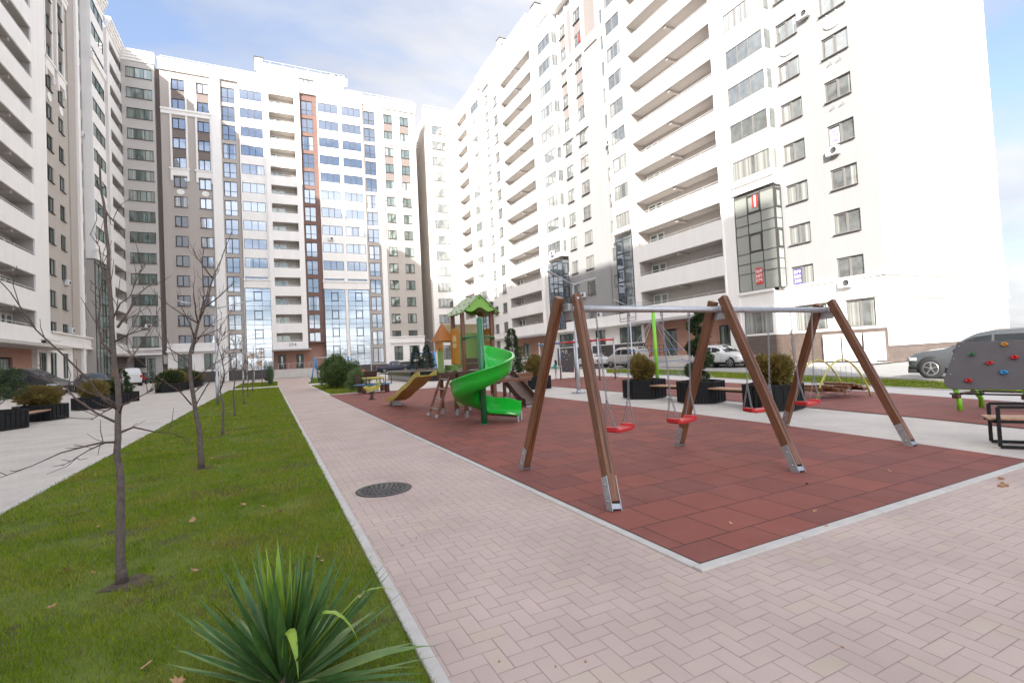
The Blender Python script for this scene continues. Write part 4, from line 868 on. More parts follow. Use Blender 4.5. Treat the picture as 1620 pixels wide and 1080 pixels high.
frieze(rb, FR, [(17.3, 24.2, -1.1, 45.4, 46.8, .5, 4), (24.2, 39.3, 0, 45.4, 46.8, .5, 4), (39.3, 53, -.9, 45.4, 46.8, .5, 4), (53, 57.4, -.1, 45.4, 46.8, .5, 4), (57.4, 68.4, .3, 46.4, 47.9, .5, 4),
    (17.25, 24.2, -1.1, -.98, 5.5, 5.7), (17.25, 24.2, -1.1, -.98, 4.2, 4.35), (24.2, 27.3, -.3, -.08, 5.45, 5.65), (24.2, 27.3, -.3, -.1, 4.2, 4.35), (39.3, 56.8, -1.3, -.3, 4.5, 5.5), (39.3, 56.8, -1.3, -.1, 4.3, 4.5)])
mass(rb, 34.0, 36.2, 24, 68.4, 45.3, 46.7, 'white', 'parapet'); mass(rb, 33.9, 44, 58, 66, 46.6, 49, 'white', 'penthouse')
roof_rail(rb, FR, 24.5, 56, -.8, 46.7); roof_rail(rb, FR, 57.5, 68, -.3, 47.9)
b = MB(); b.mark(); b.mm(34.2, 35.4, 57.2, 58.3, 46.5, 49.6); b.mark(); b.mm(34.1, 35.2, 67, 68, 47.5, 50); b.build('chimney', M['white'], rb)
b = MB(); b.mark(); b.mm(34.1, 35.5, 57.1, 58.4, 49.6, 49.75); b.mark(); b.mm(34.0, 35.3, 66.9, 68.1, 50, 50.12); b.build('chimney_cap', M['frame'], rb)
# ground floor
b = MB(); panel(b, FR, 27.3, 39.3, 0, 4.4, -.9, [(28.5, 30.0, .9, 3.3, .2), (34.9, 36.6, .9, 3.4, .2)], back=-2); panel(b, FR, 57.4, 68.4, 0, 4.4, -.9, [(58.5, 60, .9, 3.3, .2), (64.0, 66, .9, 3.4, .2)], back=-2); b.build('wall', M['brick'], rb)
for a, c in ((28.5, 30.0), (34.9, 36.6), (58.5, 60), (64.0, 66)): win(FR, rb, a, c, .92, 3.3, -1.0, 2, None, 'glassL', 'frame', 'entrance_door', False)
b = MB(True); fbox(b, FR, 17.35, 27.2, -2, -1.02, 0, 2.2); b.build('plinth', M['stone'], rb)
b = MB(True); fbox(b, FR, 24.25, 27.2, -1.0, -.18, 0, 2.2); b.build('plinth', M['stone'], rb)
b = MB(True); fbox(b, FR, 39.3, 57, -2, -1.0, 0, 2.3); b.build('plinth', M['darkstone'], rb)
b = MB(); panel(b, FR, 39.3, 57, 2.3, 4.4, -1.05, [(39.9, 43.5, 1.5+.9, 4.1, .2), (46, 48, 2.4, 4.1, .2), (52.6, 56, 2.4, 4.1, .2)], back=-2); b.build('wall', M['white'], rb)
for a, c in ((39.9, 43.5), (46, 48), (52.6, 56)): win(FR, rb, a, c, 2.4, 4.1, -1.18, 3 if c-a > 3 else 2, None, 'glassL', 'frame', 'shop_window', False)
b = MB(True)
for a, c, w in ((27.2, 39.4, .7), (57.2, 68.5, .9)): fbox(b, FR, a, c, -.9, w, 4.15, 4.4)
b.build('entrance_canopy', M['pale'], rb)
b = MB(); fbox(b, FR, 27.5, 38, -1, 1.0, 0, .9)
for k in range(6): fbox(b, FR, 30.5, 33.5, 1.0+.3*k, 1.3+.3*k, 0, .76-.14*k)
b.build('entrance_steps', M['conc'], rb)
b = MB(); b.mark()
for k in range(8): fbox(b, FR, 33.6+.55*k, 33.64+.55*k, .94, .98, .9, 1.9); 
for h in (1.2, 1.5, 1.9): fbox(b, FR, 33.6, 37.9, .94, .98, h, h+.04)
b.mark()
for k in range(4): fbox(b, FR, 27.6+.9*k, 27.64+.9*k, .94, .98, .9, 1.9)
for h in (1.2, 1.5, 1.9): fbox(b, FR, 27.6, 30.4, .94, .98, h, h+.04)
b.build('railing', M['frame'], rb)
d = MB(True)
for a, c in ((17.5, 18.6), (18.85, 19.95), (20.15, 21.2)): fbox(d, FR, a, c, -1.02, -.75, .15, 1.95)
d.build('utility_cabinet', M['wframe'], rb)
b = MB()
for u in (24.2, 40.5, 56.9, 68.6): b.tube([FR.P(u, .06-.9*(30 < u < 50 or u < 25), 4.4), FR.P(u, .06-.9*(30 < u < 50 or u < 25), 45)], .05, 6)
b.build('downpipe', M['white'], rb)
ac(FR, rb, 19.75, -1.1, 13.95); ac(FR, rb, 19.55, -1.1, 5.02); ac(FR, rb, 21.1, -1.1, 24.2); ac(FR, rb, 49.9, -1.2, 8.3); ac(FR, rb, 46.9, -1.2, 5.6); ac(FR, rb, 55.0, -.2, 14.4); ac(FR, rb, 43.6, -1.3, 24.4)
for z in ZR[:12]:
    if 10 < z < 17 or z < 8: continue
    b = MB()
    for u in (18.9, 19.5): b.mark(); b.bar(FR.P(u, -1.08, z-1.95), FR.P(u, -.72, z-1.75), .03, .03); b.bar(FR.P(u, -1.08, z-1.75), FR.P(u, -.72, z-1.75), .03, .03)
    b.build('bracket', M['wframe'], rb)
# sheets pasted inside the panes
def sheet(F, bld, u, w, z, W, H, m, txt, tm, sz):
    b = MB(); fbox(b, F, u-W/2, u+W/2, w, w+.012, z, z+H); o = b.build('window_notice', M[m], bld)
    if txt:
        t = text(txt, sz, F.P(u, w+.02, z+H/2), F.rz+math.pi, tm, o)
        t.rotation_euler = (math.pi/2, 0, -math.pi/2)
    return o
M['signred'] = mat('red sheet', (.62, .05, .04), .5); M['signwhite'] = mat('white sheet', (.78, .78, .78), .5); M['signviolet'] = mat('violet print', (.12, .08, .32), .5)
sheet(FR, rb, 25.35, -.2, 6.1, .55, 1.25, 'signred', '069\n689\n079', 'signwhite', .36)
o = sheet(FR, rb, 25.3, -.2, 12.0, .5, 1.0, 'signred', None, None, 0); b = MB(); fbox(b, FR, 25.22, 25.38, -.187, -.18, 12.02, 12.98); b.build('stripe', M['signwhite'], o)
sheet(FR, rb, 22.98, -1.2, 5.75, .6, 1.1, 'signviolet', '079\n089\n388', 'signwhite', .34)
sheet(FR, rb, 19.75, -1.2, 14.75, .62, 1.05, 'signwhite', '069\n079\n388', 'signviolet', .34)

sheet(FR, rb, 48.0, -1.2, 38.9, .7, .9, 'signred', None, None, 0)
# ===== right block, far part
rf = thing('apartment_building', (0, 0, 0), 'white block beyond the big right one, with short balconies next to the corner', 'apartment building')
mass(rf, 36, 50, 74, 110, 0, 47.2, 'white'); mass(rf, 34.6, 36, 68.4, 74, 0, 45.5, 'white')
b = MB(); panel(b, FR, 68.4, 72.6, 5, 47.2, -.2, [(69.5, 71.1, z-1.5, z, .2) for z in ZTT[:13]], back=-1.1)
panel(b, FR, 72.6, 76.6, 5, 47.2, -1, [(74.6, 76.1, z-1.5, z, .2) for z in ZTT], back=-2.5)
panel(b, FR, 76.6, 80.6, 11, 47.2, -.1, [(76.8, 80.3, z-1.5, z, .1) for z in ZTT[2:]], back=-2.5)
panel(b, FR, 80.6, 88.9, 4.4, 47.2, 0, [(82.2, 87.4, z+.25-1.42, z+.25, 1.45) for z in ZTT], back=-1.4)
panel(b, FR, 68.4, 80.6, 0, 5, -1.0, [(70, 72, 1.6, 4.2, .2), (74.5, 76, 1.6, 4.2, .2)], back=-2); b.build('wall', M['white'], rf)
for z in ZTT[:13]: win(FR, rf, 69.5, 71.1, z-1.5, z, -.34, 2, None, 'glassR')
for i, z in enumerate(ZTT):
    win(FR, rf, 74.6, 76.1, z-1.5, z, -1.14, 2, None, 'glassR'); balcony(FR, rf, 82.2, 87.4, z+.25-1.42, z+.25, 0, 1.4, (.8,), 'balc', beams=0)
    if i >= 2: win(FR, rf, 76.8, 80.3, z-1.5, z, -.15, 3, None, 'glassR', 'frame', 'loggia_window', False)
curtainwall(FR, rf, 76.7, 80.5, 4, 10.8, -.1, 3, 3.0, 10.04, glass='glassC')
for a, c in ((70, 72), (74.5, 76)): win(FR, rf, a, c, 1.6, 4.2, -1.15, 2, None, 'glassL', 'frame', 'shop_window', False)
b = MB(); panel(b, FR, 80.6, 88.9, 0, 4.4, -.9, [(82, 83.5, .3, 3, .2)], back=-2); b.build('wall', M['brick'], rf)
frieze(rf, FR, [(68.4, 76.6, -.6, 47.2, 48.7, .5, 4), (76.6, 88.9, 0, 47.2, 48.7, .5, 4), (68.4, 80.6, -1, -.2, 4.5, 5.3)]); roof_rail(rf, FR, 69, 88, -.5, 48.7)
mass(rf, 34.2, 44, 70, 79, 48.6, 51, 'white', 'penthouse'); b = MB(); b.mm(34.4, 35.5, 69, 70, 48.6, 52); b.build('chimney', M['white'], rf)
b = MB(); b.mm(34.3, 35.6, 68.9, 70.1, 52, 52.12); b.build('chimney_cap', M['frame'], rf)

# ---------------------------------------------------------------- swings
def post_leg(parent, a, b, w=.115, h=.095):
    """timber leg with steel shoe plates; object origin at the foot so the grain follows it"""
    a, b = Vector(a), Vector(b); d = (b-a).normalized(); L = (b-a).length
    up = Vector((1, 0, 0)); y = (up-d*up.dot(d)).normalized(); x = y.cross(d)
    m = Matrix((x, y, d)).transposed().to_4x4(); m.translation = a
    q = MB(); q.box((0, 0, .08+(L-.08)/2), (w, h, L-.08)); o = q.build('leg', M['wood'], None, bevel=.006)
    q = MB()
    q.mm(-w/2+.002, w/2-.002, -h/2-.003, -h/2+.0, .1, L-.02) if 0 else None
    o.parent = parent; o.matrix_basis = m
    s = MB()
    for k in (-1, 1): s.box((0, k*(h/2+.006), .16), (w*.86, .008, .34))
    s.box((0, 0, .035), (w*.8, h, .05))
    for zz in (.09, .25):
        for k in (-1, 1): s.lathe([(.014, 0), (.014, .008*k), (.001, .011*k)], (0, k*(h/2+.010), zz), 8, 'Y')
    so_ = s.build('shoe', M['metal'], o); 
    g = MB(); g.box((w/2+.0015, 0, L/2+.15), (.003, .012, L-.4)); g.build('groove', M['darkwood'], o)
    return o
sw = thing('swing_set', (5.7, 5.05, 0), 'timber and steel swing frame with three pairs of slanted legs, on the red rubber tiles', 'swing frame')
sw.location = (0, 0, 0)
LEGS = [((2.98, 3.98, 0), (3.34, 4.99, 2.24)), ((3.09, 6.10, 0), (3.19, 5.13, 2.24)), ((5.63, 3.88, 0), (5.83, 4.99, 2.24)), ((5.80, 5.98, 0), (5.80, 5.13, 2.20)),
        ((8.12, 3.88, 0), (8.34, 4.99, 2.20)), ((8.68, 6.2, 0), (8.24, 5.13, 2.16))]
for a, c in LEGS: post_leg(sw, a, c)
b = MB(); b.tube([(3.28, 5.05, 2.09), (8.36, 5.05, 2.055)], .043, 16)
b.build('crossbar', M['metal'], sw)
for x, z in ((3.27, 2.1), (5.82, 2.08), (8.30, 2.06)):
    q = MB(); q.box((x, 5.05, z), (.10, .15, .09)); q.box((x, 5.06, z-.07), (.012, .24, .16))
    o = q.build('bracket', M['black'] if 0 else M['metal'], sw, bevel=.01)
    q = MB()
    for dy, dz in ((-.075, .10), (-.105, -.07)): q.lathe([(.024, 0), (.024, -.010), (.016, -.02), (.001, -.024)], (x+.05, 5.0+dy, z+dz), 10, 'Y')
    q.build('bolt', M['metal'], o)
def link_chain(mb, a, b, ll=.046, r=.0042, w=.0125):
    a, b = Vector(a), Vector(b); L = (b-a).length; n = max(2, int(L/(ll*.78))); d = (b-a)/L; st = L/n
    x0 = Vector((1, 0, 0)); x0 = (x0-d*x0.dot(d)).normalized(); y0 = d.cross(x0)
    for i in range(n):
        c = a+d*(st*(i+.5)); x = x0 if i % 2 else y0; nn = d.cross(x)
        pts = []
        for k in range(8):
            t = 2*math.pi*k/8; pts.append(c+x*math.cos(t)*w+d*math.sin(t)*ll*.5)
        vs = []
        for k in range(8):
            p = pts[k]; t = (pts[(k+1) % 8]-pts[k-1]).normalized(); e = t.cross(nn)
            for j in range(4): an = math.pi/2*j+.78; vs.append(p+(nn*math.cos(an)+e*math.sin(an))*r)
        mb.add(vs, [(k*4+j, k*4+(j+1) % 4, ((k+1) % 8)*4+(j+1) % 4, ((k+1) % 8)*4+j) for k in range(8) for j in range(4)], True)
SW = [(3.66, 4.17, 3.71, 4.15, 'nearest red swing seat, beside the closest pair of timber legs'), (4.73, 5.22, 4.74, 5.22, 'red swing seat in the first bay, in front of the middle pair of legs'),
      (6.36, 6.86, 6.33, 6.70, 'red swing seat in the far bay, half behind the middle slanted leg'), (7.38, 7.91, 7.40, 7.92, 'red swing seat at the far end, in front of the yellow arches')]
for i, (t0, t1, s0, s1, lab) in enumerate(SW):
    cx = (s0+s1)/2; zs = .57; t = thing('swing', (cx, 5.05, zs), lab, 'swing', group='red seats hanging on chains from the swing frame')
    hw = .225; yaw = (.35, .22, -.1, .12)[i]
    q = MB(); poly_ = [(-hw, .0), (-hw, .055), (-hw+.05, .055), (-hw+.07, .022), (hw-.07, .022), (hw-.05, .055), (hw, .055), (hw, 0), (hw-.08, -.022), (-hw+.08, -.022)]
    q.prism(poly_, -.09, .09, lambda a, b_, h: (a, h, b_)); o = q.build('seat', M['red'], t, bevel=.008); o.rotation_euler = (0, 0, yaw); fixn(o)
    for k, tx in ((-1, t0), (1, t1)):
        q = MB(); jx = k*hw*.95*math.cos(yaw); jy = k*hw*.95*math.sin(yaw); jz = .36
        ztop_ = 2.09-(tx-3.3)*.007-.045-zs
        top = Vector((tx-cx, 0, ztop_)); sp_ = Vector((jx, jy, .05)); J = top.lerp(sp_, .76)
        link_chain(q, top, J)
        for e in (-1, 1): link_chain(q, J, (jx-e*math.sin(yaw)*.075, jy+e*math.cos(yaw)*.075, .05))
        q.tube([top+Vector((0, 0, .06)), top+Vector((0, 0, .0))], .012, 8); q.tube([top+Vector((-.018, 0, .01)), top+Vector((-.018, 0, -.05))], .005, 6); q.tube([top+Vector((.018, 0, .01)), top+Vector((.018, 0, -.05))], .005, 6)
        q.build('chain', M['chain'], t)

# ---------------------------------------------------------------- play tower
pt = thing('play_tower', (0, 0, 0), 'wooden play tower with pale green roof, orange panels and a big green spiral slide', 'play tower')
X0, X1, Y0, Y1 = 4.66, 5.50, 12.40, 13.16
def P4(x, y, z0, z1, m='wood', w=.095):
    q = MB(); q.box((0, 0, (z1-z0)/2), (w, w, z1-z0)); o = q.build('post', M[m], pt, bevel=.006); o.location = (x, y, z0)
    if z0 < .2: q = MB(); q.box((0, 0, -.05), (.07, .105, .22)); q.build('post_foot', M['metal'], o)
for x, y in ((X0, Y0), (X1, Y0), (X0, Y1), (X1, Y1)): P4(x, y, .12, 2.86)
P4(4.44, 13.75, .12, 2.02); P4(5.4, 14.1, .12, 2.0)
q = MB(); q.mm(4.40, X1+.04, Y0-.02, 13.9, 1.17, 1.22)
for y in (Y0-.06, 13.93): q.mm(4.44, X1+.06, y-.025, y+.025, 1.02, 1.19)
for x in (4.38, X1+.07): q.mm(x-.025, x+.025, Y0, 13.9, 1.02, 1.19)
q.build('deck', M['darkwood'], pt, bevel=.004)
q = MB(); q.mm(X0+.05, X1-.05, Y0-.075, Y0-.045, 1.28, 1.42); q.mm(X0+.05, X1-.05, Y0-.075, Y0-.045, 1.44, 1.56); q.build('guard_board', M['darkwood'], pt)
# roof: two sloping panels and scalloped gable boards
rx = (X0+X1)/2; rz0, rz1 = 2.80, 3.26; ya, yb = 12.12, 13.42; ex = .56
for s in (-1, 1):
    q = MB(); q.prism([(0, rz1), (s*ex, rz0-.04), (s*ex, rz0-.065), (0, rz1-.028)], ya, yb, lambda a, z, h: (rx+a, h, z)); o = fixn(q.build('roof_panel', M['hplroof'], pt))
    q = MB()
    for fy in (.06, .35, .65, .94):
        for ft_ in (.12, .5, .9):
            c = Vector((rx+s*ex*ft_, ya+(yb-ya)*fy, rz1+(rz0-.04-rz1)*ft_)); q.box(c+Vector((s*.006, 0, .008)), (.03, .03, .016), rot=Matrix.Rotation(s*math.atan2(rz1-rz0+.04, ex), 3, 'Y'))
    q.build('bolt_cap', M['black'], o)
for y in (ya+.05, yb-.05):
    pts = [(-ex+.06, rz0+.0), (0, rz1-.04), (ex-.06, rz0+.0), (ex-.10, rz0-.06)]
    pts += [(ex-.10-(2*ex-.20)*k/16, rz0-.03+.09*math.sin(math.pi*k/16)+.045*math.cos(4*math.pi*k/16)) for k in range(1, 16)]+[(-ex+.10, rz0-.06)]
    q = MB(); q.prism(pts, y-.01, y+.01, lambda a, z, h: (rx+a, h, z)); o = fixn(q.build('gable_board', M['lime'] if 0 else mat('gable green', (.20, .42, .06), .45), pt))
    q = MB()
    for a, z in ((-.3, 2.93), (0, 3.14), (.3, 2.93), (-.42, 2.81), (.42, 2.81)): q.box((rx+a, y-.014, z), (.035, .01, .035))
    q.build('bolt_cap', M['black'], o)
def cut_panel(F3, m, a0, a1, z0, z1, window=True, arch=True, name='panel'):
    """F3 maps (a, z, h) to 3D; arched top and a four light window cut out"""
    W = a1-a0; q = MB(); top = [(a1-W*k/10, z1+(math.sin(math.pi*k/10)*.08 if arch else 0)) for k in range(11)]
    q.prism([(a0, z0), (a1, z0)]+top, 0, .02, F3); o = fixn(q.build(name, M[m], pt))
    if window:
        c = (a0+a1)/2; w = W*.2; zc = z0+(z1-z0)*.66; q = MB()
        for sx in (-1, 1):
            q.prism([(c+sx*.012, zc-.16), (c+sx*(w), zc-.14), (c+sx*(w*1.1), zc-.02), (c+sx*.012, zc-.02)], -.003, .023, F3)
            q.prism([(c+sx*.012, zc+.01), (c+sx*(w*1.1), zc+.01), (c+sx*w*.9, zc+.15), (c+sx*.012, zc+.2)], -.003, .023, F3)
        fixn(q.build('window_cutout', M['cream'], o))
        q = MB(); ring = [(c+math.cos(t*math.pi/8)*w*1.45, zc+.02+math.sin(t*math.pi/8)*.24) for t in range(17)]
        q.tube([F3(a, z, -.005) for a, z in ring], .008, 5, False); q.build('window_trim', M['cream'], o)
    return o
cut_panel(lambda a, z, h: (X0-.07-h, a, z), 'orange', Y0+.1, Y1+.02, 1.42, 2.32)
cut_panel(lambda a, z, h: (a, Y1+.06+h, z), 'hpl', X0+.08, X1-.08, 1.3, 2.28, False, False)
cut_panel(lambda a, z, h: (a, Y1+.3+h, z), 'cream', X0-.2, X1+.1, 2.05, 2.55, False, False)
cut_panel(lambda a, z, h: (X1+.05+h, a, z), 'orange', Y0+.06, Y1+.05, 1.35, 2.3)
cut_panel(lambda a, z, h: (X0-.09-h, a, z), 'hpl', Y0+.25, Y1+.55, 1.24, 1.4, False, False)
# little pointed turret panel at the back left
cut_panel(lambda a, z, h: (4.37-h, a, z), 'hpl', 13.22, 13.72, 1.2, 1.95, False, False)
q = MB(); q.prism([(13.1, 1.78), (13.18, 1.92), (13.26, 1.80), (13.36, 1.92), (13.5, 1.80), (13.62, 1.92), (13.76, 1.78), (13.78, 2.06), (13.46, 2.14), (13.1, 2.06)], 0, .02, lambda a, z, h: (4.33-h, a, z)); fixn(q.build('wavy_panel', M['orange'], pt))
q = MB(); q.add([(4.22, 13.12, 2.08), (4.22, 13.86, 2.08), (4.66, 13.86, 2.08), (4.66, 13.12, 2.08), (4.44, 13.49, 2.62)], [(0, 1, 4), (1, 2, 4), (2, 3, 4), (3, 0, 4), (3, 2, 1, 0)]); fixn(q.build('turret_roof', mat('rust orange panel', (.42, .15, .03), .5), pt))
cut_panel(lambda a, z, h: (X1-.16+h*0+(a-12.5)*0+.2, a, z), 'yellow', 13.2, 13.9, 1.5, 2.0, False)
# ladder on the left side
for y in (12.80, 13.52):
    q = MB(); q.bar((0, 0, .0), (.48, 0, 1.2), .09, .05); o = q.build('ladder_rail', M['wood'], pt, bevel=.004); o.location = (3.95, y, .03)
    q = MB(); q.bar((-.01, 0, 0), (.02, 0, .09), .1, .056); q.build('post_foot', M['metal'], o)
for k in range(4):
    t_ = (k+.8)/4.6; q = MB(); q.tube([(3.95+.48*t_, 12.80, .03+1.2*t_), (3.95+.48*t_, 13.52, .03+1.2*t_)], .018, 8); q.build('rung', M['metal'], pt)
# small seat panels below the deck
q = MB(); q.prism([(12.55, .32), (12.8, .28), (13.0, .36), (13.0, .62), (12.85, .56), (12.7, .66), (12.55, .58)], 0, .02, lambda a, z, h: (4.62-h, a, z)); fixn(q.build('low_panel', M['hpl'], pt))
q = MB(); q.prism([(4.72, .62), (5.05, .32), (5.3, .30), (5.4, .42), (4.9, .7)], 0, .02, lambda a, z, h: (a, 12.35-h, z)); fixn(q.build('low_panel', M['hpl'], pt))
# yellow slide running away from the tower, wavy
prof = [(13.95, 1.12), (14.3, 1.10), (14.7, 1.0), (15.1, .86), (15.5, .75), (15.9, .67), (16.3, .57), (16.7, .45), (17.1, .34), (17.5, .25), (17.9, .19), (18.3, .16), (18.7, .13)]
q = MB(); n = len(prof); ring = [(-.28, .13), (-.25, .13), (-.235, .02), (.235, .02), (.25, .13), (.28, .13), (.26, -.01), (-.26, -.01)]
vs = [(4.12+a+.0, y, z+h) for y, z in prof for a, h in ring]
q.add(vs, [(i*8+j, i*8+(j+1) % 8, (i+1)*8+(j+1) % 8, (i+1)*8+j) for i in range(n-1) for j in range(8)]+[tuple(range(8)), tuple(reversed(range((n-1)*8, n*8)))], False)
fixn(q.build('straight_slide', M['yellow'], pt)); q = MB(); q.mm(3.95, 4.3, 18.0, 18.05, 0, .13); q.mm(3.95, 4.3, 18.4, 18.45, 0, .12); q.build('slide_foot', M['metal'], pt)
# spiral slide round its pole
PX_, PY_ = 4.49, 10.80
q = MB(); q.tube([(PX_, PY_, 0), (PX_, PY_, 2.48)], .075, 18); q.lathe([(.075, 0), (.05, .03), (.001, .045)], (PX_, PY_, 2.48), 18); q.lathe([(.11, 0), (.11, .012), (.07, .014)], (PX_, PY_, .008), 16); q.build('slide_pole', M['pole'], pt)
q = MB(); K = 64; secs = []
for i in range(K+1):
    f = i/K; ang = R(72-382*f); ri, ro = .085, .74+.02*math.sin(f*9); z = 1.50-1.27*f**1.02+(.0 if f > .06 else 0)
    bank = .10; wall = .40 if f < .85 else .40-(f-.85)/.15*.06
    if f < .12: wall = .40
    e = Vector((math.cos(ang), math.sin(ang), 0)); c = Vector((PX_, PY_, z))
    iw = .5 if f <= .1 else (.26 if f < .55 else .26-.17*min(1, (f-.55)/.25)); pr = [(ri, iw), (ri+.03, iw-.01), (ri+.09, .06), (ri+.22, .0), (ro-.24, .015), (ro-.10, .09), (ro-.045, .22), (ro-.03, wall-.015), (ro-.015, wall+.005), (ro+.03, wall), (ro+.035, wall-.03), (ro+.005, wall-.05), (ro-.01, .18), (ro-.07, .04), (ro-.22, -.035), (ri+.2, -.05), (ri+.05, .02), (ri-.02, iw-.06)]
    secs.append([c+e*r_+Vector((0, 0, h_)) for r_, h_ in pr])
# run-out: last turn straightens and flattens
last = secs[-1]; tdir = Vector((math.sin(R(72-382)), -math.cos(R(72-382)), 0))
for s_ in (.16, .32, .48, .64, .74):
    drop = -.09*s_
    secs.append([p+tdir*s_+Vector((0, 0, drop+(-.05 if (s_ > .6) else 0)*(j in (7, 8, 9, 10, 0, 1)))) for j, p in enumerate(last)])
nr = len(secs[0]); vs = [p for s_ in secs for p in s_]
q.add(vs, [(i*nr+j, i*nr+(j+1) % nr, (i+1)*nr+(j+1) % nr, (i+1)*nr+j) for i in range(len(secs)-1) for j in range(nr)], True)
q.add(secs[0], [tuple(range(nr))]); q.add(secs[-1], [tuple(reversed(range(nr)))])
fixn(q.build('spiral_slide', M['green'], pt))
ex0 = secs[-1][3]; ex1 = secs[-1][5]
q = MB()
for p in (ex0, ex1): q.mm(p.x-.02, p.x+.02, p.y-.02, p.y+.02, 0, p.z-.03)
q.build('slide_foot', M['metal'], pt)
q = MB(); q.tube([(X0, Y0-.07, 2.10), (X0+.2, Y0-.25, 2.12), (X1-.2, Y0-.25, 2.12), (X1, Y0-.07, 2.08)], .022, 10); q.build('grab_bar', M['pole'], pt)
q = MB(); q.mark(); q.lathe([(.02, 0), (.045, .02), (.045, .05), (.02, .07)], (X0, Y0-.12, 2.10), 10, 'Y'); q.mark(); q.lathe([(.02, 0), (.045, .02), (.045, .05), (.02, .07)], (X1, Y0-.12, 2.08), 10, 'Y'); q.build('clamp', M['pole'], pt)
# lower platform and ramp further right
for x, y in ((7.3, 15.6), (8.15, 15.6), (7.7, 17.6), (8.3, 17.2), (6.6, 15.9)): P4(x, y, .12, .98)
q = MB(); q.mm(5.5, 8.35, 15.5, 17.4, .88, .94); q.mm(5.5, 7.2, 13.4, 13.5, .8, .9); q.bar((5.4, 13.5, 1.14), (6.6, 15.6, .95), .6, .05); q.mm(7.2, 8.35, 15.42, 15.48, .78, .96); q.build('low_deck', M['wood'], pt)
rp_ = [(15.4, .92), (15.1, .90), (14.7, .72), (14.3, .52), (13.9, .30), (13.6, .16), (13.3, .10)]
q = MB(); q.prism([(y, z) for y, z in rp_]+[(y, z-.05) for y, z in reversed(rp_)], 6.9, 7.45, lambda a, z, h: (h, a, z)); 
for x in (6.9, 7.45): q.prism([(y, z+.16) for y, z in rp_]+[(y, z-.07) for y, z in reversed(rp_)], x-.012, x+.012, lambda a, z, h: (h, a, z))
fixn(q.build('dark_slide', M['darkwood'], pt)); q = MB(); q.mm(6.9, 7.45, 13.25, 13.35, .008, .06); q.build('slide_foot', M['metal'], pt)

# ---------------------------------------------------------------- lamp posts
def lamp(x, y, lab, h=4.55, rot=0.0, base=False, L=1.55):
    t = thing('street_lamp', (x, y, 0), lab, 'street lamp', rz=rot, group='grey posts with two slim outstretched lamps')
    q = MB(); q.tube([(0, 0, 0), (0, 0, 1.3), (0, 0, 1.32), (0, 0, h)], [.07, .07, .048, .038], 14); q.build('pole', M['metal'], t)
    if base:
        q = MB(); q.box((0, 0, .02), (.42, .42, .025)); q.lathe([(.11, 0), (.11, .05), (.07, .09)], (0, 0, .03), 12)
        for a in (-.15, .15):
            for c in (-.15, .15): q.lathe([(.02, 0), (.02, .05), (.001, .05)], (a, c, .03), 6)
        q.build('base_plate', M['metal'], t)
    for s in (-1, 1):
        q = MB(); q.tube([(s*.02, 0, h-.05), (s*L*.62, 0, h+.20)], .022, 8); a = q.build('arm', M['metal'], t)
        q = MB(); q.bar((s*L*.6, 0, h+.20), (s*L, 0, h+.34), .10, .035); o = q.build('lamp_head', M['metal'], a, bevel=.01)
        q = MB(); q.bar((s*L*.68, 0, h+.203), (s*L*.96, 0, h+.303), .07, .012); q.build('lamp_lens', M['lampclear'], o)
    return t
lamp(-2.16, 26.6, 'tall grey double lamp on the left lawn edge, nearest of its row', 4.5)
lamp(-2.12, 51.5, 'grey double lamp on the left lawn edge, second in its row')
lamp(-1.7, 71, 'small far grey double lamp near the entrance, beyond the lawn')
lamp(10.81, 16.3, 'grey double lamp with base plate between the planters, seen through the nearest swing legs', 4.3, .35, True)
lamp(20.6, 24.8, 'slim double lamp on the far pale walk behind the climbing net', 4.4, .2)
lamp(13.2, 73, 'slim far double lamp beside the blue pickup'); lamp(24.2, 77, 'far double lamp in front of the tan side wall in the corner gap')

# ---------------------------------------------------------------- foliage
def tufts(mb, c, r, n, size, rg, up=.3, shell=.55, wid=.35, squash=0.0, bump_=.18):
    cx, cy, cz = c; rx_, ry_, rz_ = r if isinstance(r, tuple) else (r, r, r)
    lob = [(rg.gauss(0, 1), rg.gauss(0, 1), rg.gauss(0, 1), rg.uniform(.5, 1)) for _ in range(7)]
    for _ in range(n):
        d = Vector((rg.gauss(0, 1), rg.gauss(0, 1), rg.gauss(0, 1))).normalized()
        k = 1+bump_*sum(max(0, d.dot(Vector(l[:3]).normalized()))**6*l[3]-.12 for l in lob)
        f = (shell+(1-shell)*rg.random()**.5)*k
        if d.z < -squash and squash: continue
        p = Vector((cx+d.x*rx_*f, cy+d.y*ry_*f, cz+d.z*rz_*f))
        o = (d+Vector((rg.uniform(-.6, .6), rg.uniform(-.6, .6), rg.uniform(-.4, .6)+up))).normalized()
        s = o.cross(Vector((rg.gauss(0, 1), rg.gauss(0, 1), rg.gauss(0, 1)))).normalized()
        L = size*rg.uniform(.6, 1.3); w = L*wid
        mb.add([p-s*w*.5, p+o*L*.5+s*w*.5, p+o*L, p+o*L*.5-s*w*.5], [(0, 1, 2, 3)])
